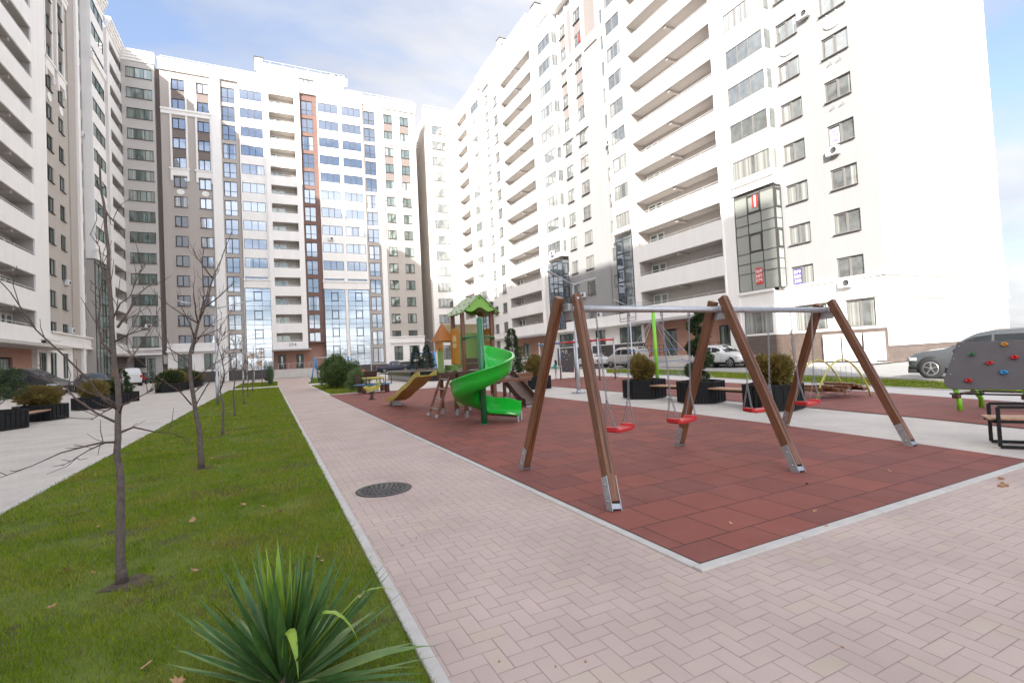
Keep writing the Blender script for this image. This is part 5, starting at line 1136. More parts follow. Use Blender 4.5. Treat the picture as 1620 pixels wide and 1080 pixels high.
def hexbox(mb, r, h, sl, rot=0, n=6, t=.0):
    pts = [(r*math.cos(2*math.pi*k/n+rot), r*math.sin(2*math.pi*k/n+rot)) for k in range(n)]
    for k in range(n):
        a, c = Vector((*pts[k], 0)), Vector((*pts[(k+1) % n], 0)); L = (c-a).length; m = max(3, int(L/.085)); d = (c-a).normalized(); nn = Vector((d.y, -d.x, 0))
        for i in range(m):
            p = a+d*(L*(i+.5)/m); sl.box(p+nn*(.010 if i % 2 else -.006)+Vector((0, 0, h/2)), (L/m*.96, .022, h-.07), rz=math.atan2(d.y, d.x))
        mb.bar(a+Vector((0, 0, .02)), a+Vector((0, 0, h)), .045, .045); mb.bar(a+Vector((0, 0, h-.02)), c+Vector((0, 0, h-.02)), .05, .045); mb.bar(a+Vector((0, 0, .03)), c+Vector((0, 0, .03)), .045, .04)
    return pts
def planter(x, y, lab, r=.66, h=.6, rot=.25, grp='black slatted planters'):
    t = thing('planter', (x, y, 0), lab, 'planter', rz=rot, group=grp)
    if ('pl', r, h) not in WC:
        a = MB(); s = MB(); pts = hexbox(a, r, h, s); e = MB(); e.add([(p[0]*.97, p[1]*.97, h-.07) for p in pts], [tuple(range(6))])
        WC[('pl', r, h)] = (a.mesh('frame', M['black']), s.mesh('slats', M['corr']), e.mesh('soil', M['soil']))
    for nme, me in zip(('frame', 'slats', 'soil'), WC[('pl', r, h)]):
        o = bpy.data.objects.new(nme, me); COL.objects.link(o); o.parent = t
    return t
def shrubball(x, y, z, r, lab, m='shrub', n=5200, seed=1, size=.075, sq=0, name='shrub', grp='rounded shrubs in the planters', stem=-.02):
    t = thing(name, (x, y, z), lab, 'shrub', group=grp); rg = random.Random(seed)
    rr_ = r if isinstance(r, tuple) else (r, r, r)
    key = ('sb', m, n, seed, rr_)
    q = MB(); tufts(q, (0, 0, stem+rr_[2]*.92), (rr_[0]*.9, rr_[1]*.9, rr_[2]*.9), n, size*1.9, rg, .5, .45, .17, bump_=.35); q.lathe([(rr_[0]*.58*math.cos(a_), stem+rr_[2]*.9+rr_[2]*.55*math.sin(a_)) for a_ in [R(x_) for x_ in range(-88, 90, 22)]], (0, 0, 0), 12); o = q.build('foliage', M[m], t)
    q = MB()
    for k in range(5): a = k*1.3; q.tube([(0.02*math.cos(a), .02*math.sin(a), -.05), (.25*rr_[0]*math.cos(a), .25*rr_[0]*math.sin(a), stem+rr_[2]*.7)], [.018, .008], 5)
    q.build('stem', M['bark'], t); return t
planter(10.98, 12.72, 'black slatted planter holding a bronze ball shrub, left end of the double bench', .66)
planter(10.98, 10.35, 'black slatted planter holding the spiral topiary, middle of the double bench', .62)
planter(10.78, 7.95, 'black slatted planter with a ball shrub, right end of the double bench behind the swings', .64)
shrubball(10.98, 12.72, .52, (.47, .47, .44), 'bronze green ball shrub left of the lime green pole', seed=3)
shrubball(10.78, 7.95, .52, (.46, .46, .44), 'bronze green ball shrub between the middle and far swing legs', seed=4)
planter(11.2, 20.35, 'black slatted planter with a ball shrub, just left of the nearest swing legs', .66); shrubball(11.2, 20.35, .52, (.60, .60, .56), 'bronze green ball shrub just left of the nearest swing legs', seed=5)
planter(11.6, 23.4, 'black slatted planter under a conifer, right behind the green slide', .64); planter(11.7, 27.0, 'black slatted planter furthest back behind the green slide', .64)
def bench_plank(x0, y0, x1, y1, z, lab):
    t = thing('bench', ((x0+x1)/2, (y0+y1)/2, 0), lab, 'bench', rz=math.atan2(y1-y0, x1-x0)); L = math.hypot(x1-x0, y1-y0)
    q = MB()
    for k in range(4): q.box((0, -.165+.11*k, z), (L, .1, .035))
    q.build('plank_seat', M['plank'], t, bevel=.004); q = MB(); q.box((0, -.15, z-.045), (L, .04, .05)); q.box((0, .15, z-.045), (L, .04, .05)); q.build('frame', M['black'], t)
bench_plank(10.9, 12.12, 10.92, 10.94, .42, 'plank bench between the left and middle planters, under the lime green pole'); bench_plank(10.85, 9.76, 10.78, 8.55, .42, 'plank bench between the topiary planter and the right planter'); bench_plank(11.25, 21.0, 11.55, 22.8, .42, 'plank bench behind the slide with a pink and blue bag on it')
# spiral topiary
t = thing('topiary', (11.0, 10.35, .5), 'tall dark conifer clipped into a spiral, in the middle planter', 'topiary'); rg = random.Random(2)
q = MB(); q.tube([(0, 0, 0), (.04, 0, .7), (-.02, .02, 1.4), (0, 0, 2.0)], [.035, .03, .022, .012], 8); q.build('trunk', M['bark'], t)
q = MB()
for k in range(26):
    f = k/25; a = f*2*math.pi*2.9+.6; rr1 = .24*(1-f*.55); s_ = .19-.07*f
    tufts(q, (rr1*math.cos(a), rr1*math.sin(a), .22+1.85*f), (s_*1.15, s_*1.15, s_*.8), 620, .06, rg, .1, .3, .5)
q.build('foliage', M['conifer'], t)
def cone_tree(x, y, z, h, r, lab, m='conifer', seed=1, name='conifer', n=5200, size=.10, cat='conifer', grp=None, wid=.3, pw=.8):
    t = thing(name, (x, y, z), lab, cat, group=grp); rg = random.Random(seed); q = MB(); q.tube([(0, 0, 0), (0, 0, h*.95)], [.03+.01*h, .008], 7); q.build('trunk', M['bark'], t)
    q = MB()
    for _ in range(n):
        f = rg.random()**1.3; zz = h*(.08+.92*f); rl = r*(1-f)**pw*(.75+.35*math.sin(zz*17+math.sin(zz*5)*2)*.5+.1); a = rg.uniform(0, 2*math.pi); k = (.35+.65*rg.random()**.6)*(1+.16*math.sin(3*a+zz*3)); p = Vector((math.cos(a)*rl*k, math.sin(a)*rl*k, zz))
        o = Vector((math.cos(a), math.sin(a), rg.uniform(-.25, .5))).normalized(); s_ = o.cross(Vector((rg.gauss(0, 1), rg.gauss(0, 1), rg.gauss(0, 1)))).normalized(); L = size*rg.uniform(.6, 1.4)
        q.add([p-s_*L*wid*.5, p+o*L*.5+s_*L*wid*.5, p+o*L, p+o*L*.5-s_*L*wid*.5], [(0, 1, 2, 3)])
    q.build('foliage', M[m], t); return t
cone_tree(11.5, 23.4, .5, 2.5, .55, 'dark columnar conifer rising right behind the green slide', seed=11, pw=.45, n=8000); cone_tree(11.7, 27, .5, 1.6, .5, 'low columnar conifer beside the tall one behind the green slide', seed=12, pw=.5)
cone_tree(15.2, 29.4, 0, 2.2, .45, 'small pale conifer tip above the ball shrub left of the nearest swing legs', 'bush', seed=13, n=1600)
# left promenade planters
LP = [(-8.15, 22.1, 'nearest black planter on the left walk, cut by the photo edge', .86, .62), (-8.0, 25.5, 'second black planter on the left walk, under a wide bronze shrub', .80, .60), (-7.9, 31.4, 'third black planter on the left walk, seen left of the near tree trunk', .80, .60), (-7.75, 34.0, 'fourth black planter on the left walk, seen right of the near tree trunk', .74, .60), (-7.9, 37.3, 'fifth black planter on the left walk, furthest of the near group', .74, .60)]
for x, y, lab, r_, h_ in LP: planter(x, y, lab, r_, h_, .1)
t = thing('pine', (-8.3, 22.2, .55), 'loose dark green pine at the left photo edge, in the nearest planter', 'shrub'); rg = random.Random(5)
q = MB(); q2 = MB()
for k in range(22):
    a = rg.uniform(0, 6.28); rr1 = rg.uniform(.15, 1.0); zz = rg.uniform(.5, 1.75)-rr1*.3; tip = Vector((rr1*math.cos(a), rr1*math.sin(a), zz)); q2.tube([(0, 0, 0), tip*.5+Vector((0, 0, -.05)), tip], [.025, .015, .007], 5); tufts(q, tip, (.26, .26, .24), 520, .11, rg, .4, .1, .2)
q.build('foliage', M['conifer'], t); q2.build('trunk', M['bark'], t)
shrubball(-8.0, 25.4, .5, (.82, .72, .50), 'wide bronze shrub spilling over the second left planter', seed=7, n=7000)
shrubball(-7.9, 31.3, .5, (.72, .72, .52), 'bronze ball shrub left of the near tree trunk', seed=8); shrubball(-7.75, 34.2, .5, (.6, .6, .5), 'dull green ball shrub right of the near tree trunk', 'shrub2', seed=9)
cone_tree(-8.0, 37.3, .5, 1.5, .6, 'upright dark conifer behind the ball shrubs on the left walk', seed=14, pw=.5)
bench_plank(-7.75, 22.9, -7.7, 24.8, .42, 'plank bench between the first two left planters'); bench_plank(-7.9, 35, -7.9, 36.6, .42, 'plank bench between the two furthest near planters on the left'); bench_plank(-8.0, 19.0, -8.05, 21.4, .42, 'plank bench at the left photo edge, in front of the nearest left planter')
for k, (y, m_) in enumerate(((50.5, 'shrub2'), (54.0, 'shrub'), (57.5, 'shrub2'), (61.0, 'shrub2'), (65, 'shrub'))):
    o_ = ('nearest', 'second', 'third', 'fourth', 'furthest')[k]
    planter(-7.6, y, o_+' planter in the far dark row by the left block', .95, .75, .1); shrubball(-7.6, y, .6, (1.15, 1.25, .62), o_+' spreading shrub in the far planter row', m_, seed=20+k, n=3000, size=.16)
# ---------------------------------------------------------------- big juniper and bushes
t = thing('juniper_bush', (4.15, 35.6, 0), 'big feathery green juniper beside the brick coloured path', 'bush'); rg = random.Random(31); q = MB()
for k in range(34):
    a = rg.uniform(0, 6.28); rr1 = rg.uniform(0, 1.0); zz = rg.uniform(.35, 1.95)*(1-.3*rr1); tufts(q, (rr1*math.cos(a)*1.15, rr1*math.sin(a)*1.9, zz), (.48, .55, .48), 420, .22, rg, .8, .2, .2)
q.build('foliage', M['bush'], t); q = MB(); q.tube([(0, 0, 0), (0, 0, 1.2)], [.07, .03], 7); q.build('trunk', M['bark'], t)
t = thing('juniper_bush', (4.75, 30.6, 0), 'lower pale green juniper in front of the big one, near the roundabout', 'bush'); q = MB()
for k in range(12):
    a = rg.uniform(0, 6.28); rr1 = rg.uniform(0, .5); tufts(q, (rr1*math.cos(a), rr1*math.sin(a), rg.uniform(.25, 1.0)), (.34, .36, .32), 380, .13, rg, .8, .2, .22)
q.build('foliage', leafmat('pale juniper foliage', (.06, .10, .03), (.18, .24, .09), scale=2.5), t); q = MB(); q.tube([(0, 0, 0), (0, 0, .6)], [.05, .02], 7); q.build('trunk', M['bark'], t)
# granite bed with two spruces
t = thing('granite_planter', (0, 0, 0), 'low raised bed of polished black granite beyond the yellow slide', 'planter')
gp = [(9.72, 37.6), (13.3, 35.3), (16.5, 40), (14, 49), (9.97, 46.9)]
q = MB(); q.prism(gp, 0, .74); fixn(q.build('granite_body', M['granite'], t)); q = MB()
for a, c in zip(gp, gp[1:]+gp[:1]): q.bar((*a, .77), (*c, .77), .34, .05)
q.build('coping', mat('pale coping', (.16, .14, .12), .4), t)
q = MB(); q.prism([(10.1, 38), (13.2, 36), (16, 40.2), (13.8, 48.5), (10.3, 46.5)], .70, .78); q.build('soil', M['soil'], t)
for a, (x, y, h, lab) in enumerate(((12.1, 44.6, 2.2, 'left of two small blue green spruces in the granite bed'), (13.4, 45.6, 2.3, 'right of two small blue green spruces in the granite bed'))):
    cone_tree(x, y, .75, h, .85, lab, 'spruce', seed=40+a, name='spruce', n=3800, size=.14, cat='spruce', grp='small spruces in the granite bed')

# ---------------------------------------------------------------- bare trees
def tree(x, y, paths, lab, seed, r0_=.045, extra=8, tw=6, leaves=None, grp='bare young trees in the left lawn'):
    t = thing('young_tree', (x, y, 0), lab, 'tree', group=grp); rg = random.Random(seed); tr = MB(); br = MB()
    main = [Vector(p) for p in paths[0]]; n = len(main)
    fine = []
    for i in range(n-1):
        for k in range(3): f = k/3; p = main[i].lerp(main[i+1], f); fine.append(p+Vector((rg.uniform(-.006, .006), rg.uniform(-.006, .006), 0)))
    fine.append(main[-1]); m = len(fine)
    tr.tube(fine, [r0_*(1-.9*(i/(m-1))**.72)*(1.2 if i == 0 else 1) for i in range(m)], 10); tr.build('trunk', M['bark'], t)
    brs = [[Vector(p) for p in q_] for q_ in paths[1:]]; H = main[-1].z
    for _ in range(extra):
        f = rg.uniform(.42, .97); i = min(m-1, int(f*m)); p = fine[i]; a = rg.uniform(0, 6.28); L = rg.uniform(.35, .9)*(1.2-f)*H*.45
        pts = [p]; d = Vector((math.cos(a), math.sin(a), rg.uniform(.5, 1.2))).normalized()
        for k in range(5): d = (d+Vector((rg.uniform(-.2, .2), rg.uniform(-.2, .2), rg.uniform(-.02, .22)))).normalized(); pts.append(pts[-1]+d*L/5)
        brs.append(pts)
    for pts in brs:
        k = len(pts); r1 = r0_*(.27 if len(pts) > 4 else .2); br.tube(pts, [max(.0022, r1*(1-.85*i/(k-1))) for i in range(k)], 6)
        for _ in range(tw):
            i = rg.randrange(1, k); p = pts[i-1].lerp(pts[i], rg.random()); d = (pts[i]-pts[i-1]).normalized()+Vector((rg.uniform(-.9, .9), rg.uniform(-.9, .9), rg.uniform(-.4, .9))); d.normalize(); L = rg.uniform(.06, .28)*(1 if H < 4 else 1.3)
            q1 = p+d*L*.5+Vector((0, 0, .01)); br.tube([p, q1, q1+(d+Vector((rg.uniform(-.5, .5), rg.uniform(-.5, .5), .3))).normalized()*L*.5], [.0030, .0024, .0016], 4, False)
    br.build('branches', M['twig'], t)
    if leaves:
        q = MB()
        for pts in brs:
            if rg.random() < .6: tufts(q, pts[-1], .22, leaves, .11, rg, 0, .1, .7)
        q.build('foliage', M['autumn'], t)
    return t
def RP(Yp, pts, dy=0):   # points of a branch measured in the vertical plane y = Yp
    out_ = []
    for x, y in pts:
        d = fw+rr*((x-810)/F_PX)-uu*((y-540)/F_PX); t_ = Yp/d.y; out_.append((d.x*t_, Yp, 1.55+d.z*t_))
    return out_
def T(Yp, xb, lines, lab, seed, dep, **k):
    ps = []
    for j, l in enumerate(lines):
        w = RP(Yp, l); nn = len(w); dd = dep[j] if j < len(dep) else 0
        ps.append([(p[0]-xb, (dd*i/(nn-1)), p[2]) for i, p in enumerate(w)])
    return tree(xb, Yp, ps, lab, seed, **k)
T(4.71, -1.035, [[(194, 922), (189, 860), (191, 780), (186, 720), (188, 640), (179, 546), (173, 465), (169, 363), (163, 322), (157, 261), (153, 238)],
    [(186, 648), (167, 630), (151, 601), (122, 567), (83, 526), (53, 473), (24, 436), (-5, 418)], [(179, 560), (159, 542), (149, 510), (151, 481), (148, 455), (128, 436)],
    [(173, 461), (166, 440), (156, 420), (150, 385), (132, 362)], [(186, 518), (200, 493), (216, 461), (228, 448), (246, 440)], [(188, 655), (196, 640), (211, 634), (237, 621), (259, 612)],
    [(190, 684), (207, 677), (237, 686), (262, 690), (293, 703)], [(186, 699), (165, 698), (148, 701), (111, 710), (74, 727), (20, 747)], [(186, 669), (148, 654), (111, 632), (90, 615), (67, 608), (18, 593)],
    [(186, 640), (159, 627), (128, 622), (100, 606)], [(184, 600), (205, 560), (225, 520), (238, 476)], [(182, 540), (213, 530), (250, 523)], [(187, 640), (160, 652), (130, 668)],
    [(165, 330), (178, 350), (190, 322)], [(176, 510), (190, 480), (205, 470), (226, 420)], [(166, 700), (140, 712), (100, 736)]],
    'nearest bare young tree, full height at the left, its trunk standing in the lawn', 51, [0, -.5, .2, .15, .2, -.2, .3, -.3, .3, .2, .4, -.3, .2], r0_=.037, extra=0, tw=6)
T(9.41, -1.02, [[(318, 742), (316, 690), (308, 640), (301, 590), (300, 560), (307, 535), (318, 500), (327, 480), (337, 440), (350, 410), (367, 365)],
    [(303, 640), (289, 620), (258, 597), (225, 565), (200, 545), (180, 530)], [(299, 571), (280, 560), (258, 547), (240, 520), (225, 480)], [(305, 560), (311, 520), (314, 490), (309, 455)], [(316, 505), (325, 470), (324, 430), (327, 405)],
    [(306, 600), (325, 585), (340, 573), (352, 565), (372, 560)], [(310, 640), (335, 600), (348, 560), (356, 500)], [(311, 535), (345, 520), (362, 490), (372, 470)], [(302, 585), (275, 570), (262, 540), (250, 500)], [(321, 490), (330, 455), (345, 430), (353, 400)],
    [(308, 620), (330, 600), (352, 575)], [(300, 556), (318, 530), (335, 512), (360, 500)]],
    'second bare young tree along the lawn, many upright twigs', 52, [0, -.8, .5, .3, -.5, .4, -.6, .5, .3], r0_=.046, extra=5, tw=9)
labs = ['third bare young tree along the lawn, in front of the tall lamp', 'fourth bare young tree along the lawn', 'fifth bare young tree along the lawn', 'sixth bare young tree along the lawn', 'seventh bare young tree along the lawn, by the cross path']
for i, y in enumerate((14.0, 19.5, 25.5, 32, 39.5)):
    rg = random.Random(60+i); h = rg.uniform(2.3, 3.0); p = [(0, 0, 0)]; 
    for k in range(1, 8): p.append((rg.uniform(-.05, .05)*k*.6, rg.uniform(-.04, .04)*k*.5, h*k/7))
    tree(-1.08+rg.uniform(-.05, .05), y, [p], labs[i], 70+i, r0_=.036, extra=13, tw=9)
tree(-.6, 50.5, [[(0, 0, 0), (.05, 0, 1), (0, 0, 2.2), (.1, 0, 3.3)]], 'young tree with a few orange leaves beyond the cross path', 90, r0_=.05, extra=16, tw=8, leaves=26)
tree(-1.6, 58, [[(0, 0, 0), (.05, 0, 1), (0, 0, 2.2), (.1, 0, 3.0)]], 'furthest young tree with orange leaves on the left lawn', 91, r0_=.05, extra=14, tw=8, leaves=18)
tree(19.3, 13.2, [[(0, 0, 0), (.03, 0, .8), (-.03, 0, 1.6), (.0, 0, 2.4)]], 'thin reddish sapling on the right grass strip, in front of the white cabinets', 92, r0_=.03, extra=12, tw=8, grp=None)
t = thing('reed_plant', (.1, 53, 0), 'tall grey green plant on the far lawn, below orange leaves', 'plant'); q = MB(); rg = random.Random(3)
for k in range(260):
    a = rg.uniform(0, 6.28); l = rg.uniform(.1, .5); h = rg.uniform(1.2, 2.4); q.tube([(l*.3*math.cos(a), l*.3*math.sin(a), 0), (l*math.cos(a), l*math.sin(a), h)], [.012, .004], 3, False)
q.build('stems', M['herb'], t)
# ---------------------------------------------------------------- yucca in the foreground
t = thing('yucca', (.02, 2.64, 0), 'spiky green yucca at the bottom of the photo, near the kerb', 'yucca'); rg = random.Random(17)
def blade(mb, az, el, L, w, droop, base=(0, 0, .06), fold=.35, twist=0, n=9, bend=None):
    p = Vector(base); d = Vector((math.cos(az)*math.cos(el), math.sin(az)*math.cos(el), math.sin(el))); side = Vector((-math.sin(az), math.cos(az), 0)); vs = []
    for i in range(n+1):
        f = i/n; ww = w*(.55+1.35*f-1.9*f*f*f)*(1-f**5) if f < 1 else 0.0008; ww = max(.0008, ww)
        if bend and f > bend[0]: d = (d+Vector((0, 0, -bend[1]))).normalized()
        up = side.cross(d).normalized(); s_ = side*math.cos(twist*f)+up*math.sin(twist*f)
        vs += [p-s_*ww*.5+up*ww*fold, p, p+s_*ww*.5+up*ww*fold]
        d = (d+Vector((0, 0, -droop/n))).normalized(); p = p+d*L/n
    mb.add(vs, [(i*3+j, i*3+j+1, (i+1)*3+j+1, (i+1)*3+j) for i in range(n) for j in range(2)], True)
g1, g2, g3 = MB(), MB(), MB()
for k in range(92):
    f = k/91; az = k*2.39996+rg.uniform(-.2, .2); el = R(2+84*f**.75)+rg.uniform(-.08, .08); L = rg.uniform(.52, .72)*(1.0-.12*f); w = rg.uniform(.032, .046)
    mb_ = g2 if (f > .9) else (g3 if (f < .28 and rg.random() < .6) else g1)
    blade(mb_, az, el, L, w, (.55 if f < .2 else .22)*rg.uniform(.2, 1.2), (.05*math.cos(az)*(1-f), .05*math.sin(az)*(1-f), .03+.12*f), .3, rg.uniform(-.5, .5))
blade(g2, R(-35), R(62), .62, .05, .1, (0.02, -.02, .12), .2, .3, 12, (.45, .55)); blade(g2, R(-80), R(66), .55, .05, .1, (0, -.02, .12), .2, -.3, 12, (.42, .6)); blade(g2, R(-15), R(50), .7, .045, .3, (0.02, 0, .1), .2, .3, 12, (.6, .35))
for k in range(26): az = rg.uniform(0, 6.28); blade(g3 if k % 2 else g1, az, R(rg.uniform(0, 26)), rg.uniform(.54, .70), rg.uniform(.036, .048), rg.uniform(.1, .45), (.04*math.cos(az), .04*math.sin(az), .05), .25, rg.uniform(-.6, .6))
for n_, g_, m_ in (('leaves', g1, 'yucca'), ('young_leaves', g2, 'yuccay'), ('old_leaves', g3, 'yuccao')): g_.build(n_, M[m_], t)
q = MB(); q.lathe([(.05, -.01), (.055, .06), (.02, .14)], (0, 0, 0), 10); q.build('crown_base', M['bark'], t)

# ---------------------------------------------------------------- cars
ST_SUV = [(0, .42, .60, .60, .74), (.012, .36, .74, .76, .86), (.05, .30, .86, .90, .95), (.14, .28, .95, 1.0, .99), (.26, .28, 1.0, 1.06, 1.0), (.31, .28, 1.02, 1.14, 1.0), (.38, .28, 1.04, 1.40, 1.0), (.45, .28, 1.05, 1.56, 1.0), (.55, .28, 1.07, 1.64, 1.0), (.72, .28, 1.09, 1.64, 1.0), (.86, .30, 1.12, 1.58, .99), (.93, .34, 1.13, 1.42, .98), (.98, .38, 1.08, 1.14, .95), (1.0, .44, .9, .92, .90)]
ST_VAN = [(0, .42, .62, .62, .80), (.015, .34, .80, .84, .90), (.06, .28, .96, 1.02, .96), (.15, .28, 1.06, 1.16, 1.0), (.20, .28, 1.10, 1.30, 1.0), (.30, .28, 1.14, 1.68, 1.0), (.38, .28, 1.16, 1.84, 1.0), (.55, .28, 1.18, 1.88, 1.0), (.80, .28, 1.18, 1.87, 1.0), (.94, .30, 1.18, 1.82, .99), (.985, .34, 1.15, 1.62, .98), (1.0, .40, 1.0, 1.2, .96)]
ST_SED = [(0, .40, .56, .56, .76), (.012, .32, .66, .68, .86), (.05, .26, .76, .79, .95), (.15, .25, .86, .90, .99), (.27, .25, .92, .97, 1.0), (.33, .25, .94, 1.06, 1.0), (.41, .25, .95, 1.32, 1.0), (.50, .25, .96, 1.43, 1.0), (.65, .25, .97, 1.43, 1.0), (.78, .25, .99, 1.28, 1.0), (.87, .28, 1.0, 1.08, .98), (.96, .32, .98, 1.02, .95), (1.0, .40, .8, .82, .88)]
ST_PICK = [(0, .46, .66, .66, .80), (.012, .40, .86, .88, .90), (.05, .34, .98, 1.02, .96), (.20, .32, 1.06, 1.12, 1.0), (.25, .32, 1.08, 1.2, 1.0), (.32, .32, 1.10, 1.66, 1.0), (.38, .32, 1.10, 1.76, 1.0), (.52, .32, 1.10, 1.76, 1.0), (.58, .32, 1.10, 1.68, 1.0), (.605, .32, 1.10, 1.14, 1.0), (.8, .32, 1.10, 1.13, 1.0), (.985, .36, 1.10, 1.12, .98), (1.0, .42, .9, .92, .96)]
def carpaint(name, c, ct=.7): return mat(name, c, .35, .1, coat=ct)
M['p_silver'] = carpaint('silver beige paint', (.42, .40, .37)); M['p_white'] = carpaint('white paint', (.62, .62, .61)); M['p_dgrey'] = carpaint('dark grey paint', (.07, .075, .08), .5)
M['p_black'] = carpaint('black paint', (.008, .009, .012), .25); M['p_blue'] = carpaint('navy paint', (.008, .014, .035), .3); M['p_grey'] = carpaint('steel grey paint', (.06, .075, .09), .4); M['p_vwhite'] = mat('van white', (.66, .66, .65), .35, coat=.4)
def car(name, x, y, rz, lab, cat, st, L, W, m, wheels=(.175, .80), wr=.33, kind='glass', z=0):
    """nose at local +X; x, y is the middle of the car"""
    t = thing(name, (x, y, z), lab, cat, rz=rz)
    def sec(f):
        for a, c in zip(st[:-1], st[1:]):
            if a[0] <= f <= c[0]: k = (f-a[0])/(c[0]-a[0]); return [a[i]+(c[i]-a[i])*k for i in range(5)]
        return list(st[-1])
    def ring(f):
        _, zb, be, tp, wf = sec(f); w = W/2*wf; g = max(0, min(1, (tp-be)/.35)); wr_ = w*(.94-.12*g)
        return [(0, zb), (w*.86, zb), (w*.97, zb+.10), (w*1.0, zb+(be-zb)*.45), (w*.985, be-.10), (w*.945, be), (wr_*.985+.0, be+(tp-be)*.80), (wr_*.90, tp-.02*g), (wr_*.6, tp+.015), (0, tp+.03)]
    fs = sorted(set([s[0] for s in st]+[i/22 for i in range(23)])); q = MB(); vs = []
    for f in fs:
        r_ = ring(f); full = r_+[(-a, c) for a, c in reversed(r_[1:-1])]; vs += [(L/2-L*f, a, c) for a, c in full]
    n = 18; q.add(vs, [(i*n+j, i*n+(j+1) % n, (i+1)*n+(j+1) % n, (i+1)*n+j) for i in range(len(fs)-1) for j in range(n)], True)
    q.add(vs[:n], [tuple(range(n))]); q.add(vs[-n:], [tuple(range(n))]); fixn(q.build('body', M[m], t))
    def side_pt(f, k, s, off=.006):
        r_ = ring(f); a, c = r_[5], r_[6]; return Vector((L/2-L*f, s*(a[0]+(c[0]-a[0])*k+off), a[1]+(c[1]-a[1])*k+off*.3))
    cab = [s[0] for s in st if s[3]-s[2] > .22]; c0, c1 = min(cab), max(cab); fw_ = c0-.012
    nwin = 3 if kind != 'pick' else 2
    cuts = [fw_+.01, c0+(c1-c0)*.32, c0+(c1-c0)*.66, c1-.0] if nwin == 3 else [fw_+.01, c0+(c1-c0)*.5, c1]
    if kind == 'van2': cuts = [fw_+.01, c0+(c1-c0)*.24]
    for s in (-1, 1):
        g = MB()
        for a, c in zip(cuts[:-1], cuts[1:]):
            a += .008; c -= .008; m_ = 5; pts = []
            for i in range(m_+1): f = a+(c-a)*i/m_; pts.append((side_pt(f, .10, s), side_pt(f, .90, s)))
            g.add([p for pr in pts for p in pr], [(i*2, i*2+1, i*2+3, i*2+2) for i in range(m_)], True)
        g.build('side_windows', M['carglass'], t)
    def band(f0, f1, y0, y1, off=.008, nn=4):
        vs = []
        for i in range(nn+1):
            f = f0+(f1-f0)*i/nn; r_ = ring(f)
            for j in range(5): yy = (-1+2*j/4); a = r_[7]; c = r_[9]; w_ = a[0]*(y0+(y1-y0)*i/nn); vs.append((L/2-L*f+(off if f1 < .6 else -off), yy*w_, a[1]+(c[1]-a[1])*(1-abs(yy))+off))
        return vs, [(i*5+j, i*5+j+1, (i+1)*5+j+1, (i+1)*5+j) for i in range(nn) for j in range(4)]
    ws = [s[0] for s in st]; i0 = next(i for i, s in enumerate(st) if s[3]-s[2] > .07 and s[0] > .1); a_ = st[i0-0][0]-.03; b_ = next(s[0] for s in st if s[3] > max(z[3] for z in st)-.10)
    g = MB(); g.add(*band(a_, b_-.01, .96, .94), True); g.build('windscreen', M['carglass'], t)
    if kind != 'van2':
        r0__ = max(s[0] for s in st if s[3] > max(z[3] for z in st)-.08); r1__ = min([s[0] for s in st if s[0] > r0__ and s[3]-s[2] < .12] or [.99])
        g = MB(); g.add(*band(r0__+.01, r1__-.015, .93, .93), True); g.build('rear_window', M['carglass'], t)
    for s in (-1, 1):
        for wf_ in wheels:
            xx = L/2-L*wf_; wy = W/2*.985
            a = MB(); a.lathe([(.001, 0), (wr+.055, 0), (wr+.06, -.02)], (xx, s*(wy+.004), wr+.03), 24, 'Y'); a.build('wheel_arch', M['tyre'], t)
            w = MB(); w.lathe([(wr*.6, -.10), (wr*.93, -.10), (wr, -.06), (wr, .05), (wr*.94, .085), (wr*.66, .09), (wr*.62, .05)], (xx, s*(wy-.07) , wr), 24, 'Y') if s > 0 else w.lathe([(wr*.6, .10), (wr*.93, .10), (wr, .06), (wr, -.05), (wr*.94, -.085), (wr*.66, -.09), (wr*.62, -.05)], (xx, s*(wy-.07), wr), 24, 'Y')
            wo = w.build('wheel', M['tyre'], t); r_ = MB()
            for k in range(5):
                an = k*2*math.pi/5+.3; r_.bar((xx, s*(wy-.0), wr), (xx+math.cos(an)*wr*.62, s*(wy-.0), wr+math.sin(an)*wr*.62), .05, .03)
            r_.lathe([(wr*.60, 0), (wr*.68, 0), (wr*.68, s*.02), (wr*.6, s*.02)], (xx, s*(wy-.0), wr), 24, 'Y'); r_.lathe([(.001, s*.02), (.05, s*.02), (.05, 0)], (xx, s*wy, wr), 12, 'Y'); r_.build('rim', M['rim'], wo)
        zf, zr_ = sec(.03)[2]-.06, sec(.985)[2]-.1
        for nm, f0, zz, mm_, ln in (('headlight', .03, zf-.04, 'lampclear', .30), ('tail_light', .985, zr_, 'lampred', .10)):
            h = MB(); wy = W/2*sec(f0)[4]
            if nm == 'headlight': h.prism([(L/2+.005, wy*.58), (L/2-.02, wy*.93), (L/2-.14, W/2*.975), (L/2-.36, W/2*1.004), (L/2-.36, W/2*.9), (L/2-.1, wy*.6)], zz-.05, zz+.07, lambda a, c, hh: (a, s*c, hh))
            else: h.prism([(-L/2-.008, wy*.80), (-L/2-.008, wy*.99), (-L/2+.12, wy*1.055), (-L/2+.12, wy*.9)], zz-.18, zz+.08, lambda a, c, hh: (a, s*c, hh))
            fixn(h.build(nm, M[mm_], t))
        h = MB(); xm = L/2-L*(c0+.0); h.box((xm, s*(W/2+.09), sec(.4)[2]+.06), (.12, .18, .13)); h.build('mirror', M[m], t, bevel=.03)
        h = MB(); xm = L/2-L*.5; h.box((L/2-L*(c0+.22), s*(W/2*.995), sec(.5)[2]-.14), (.16, .02, .03)); h.box((L/2-L*(c0+.42), s*(W/2*.995), sec(.5)[2]-.12), (.16, .02, .03)); h.build('door_handle', M[m], t)
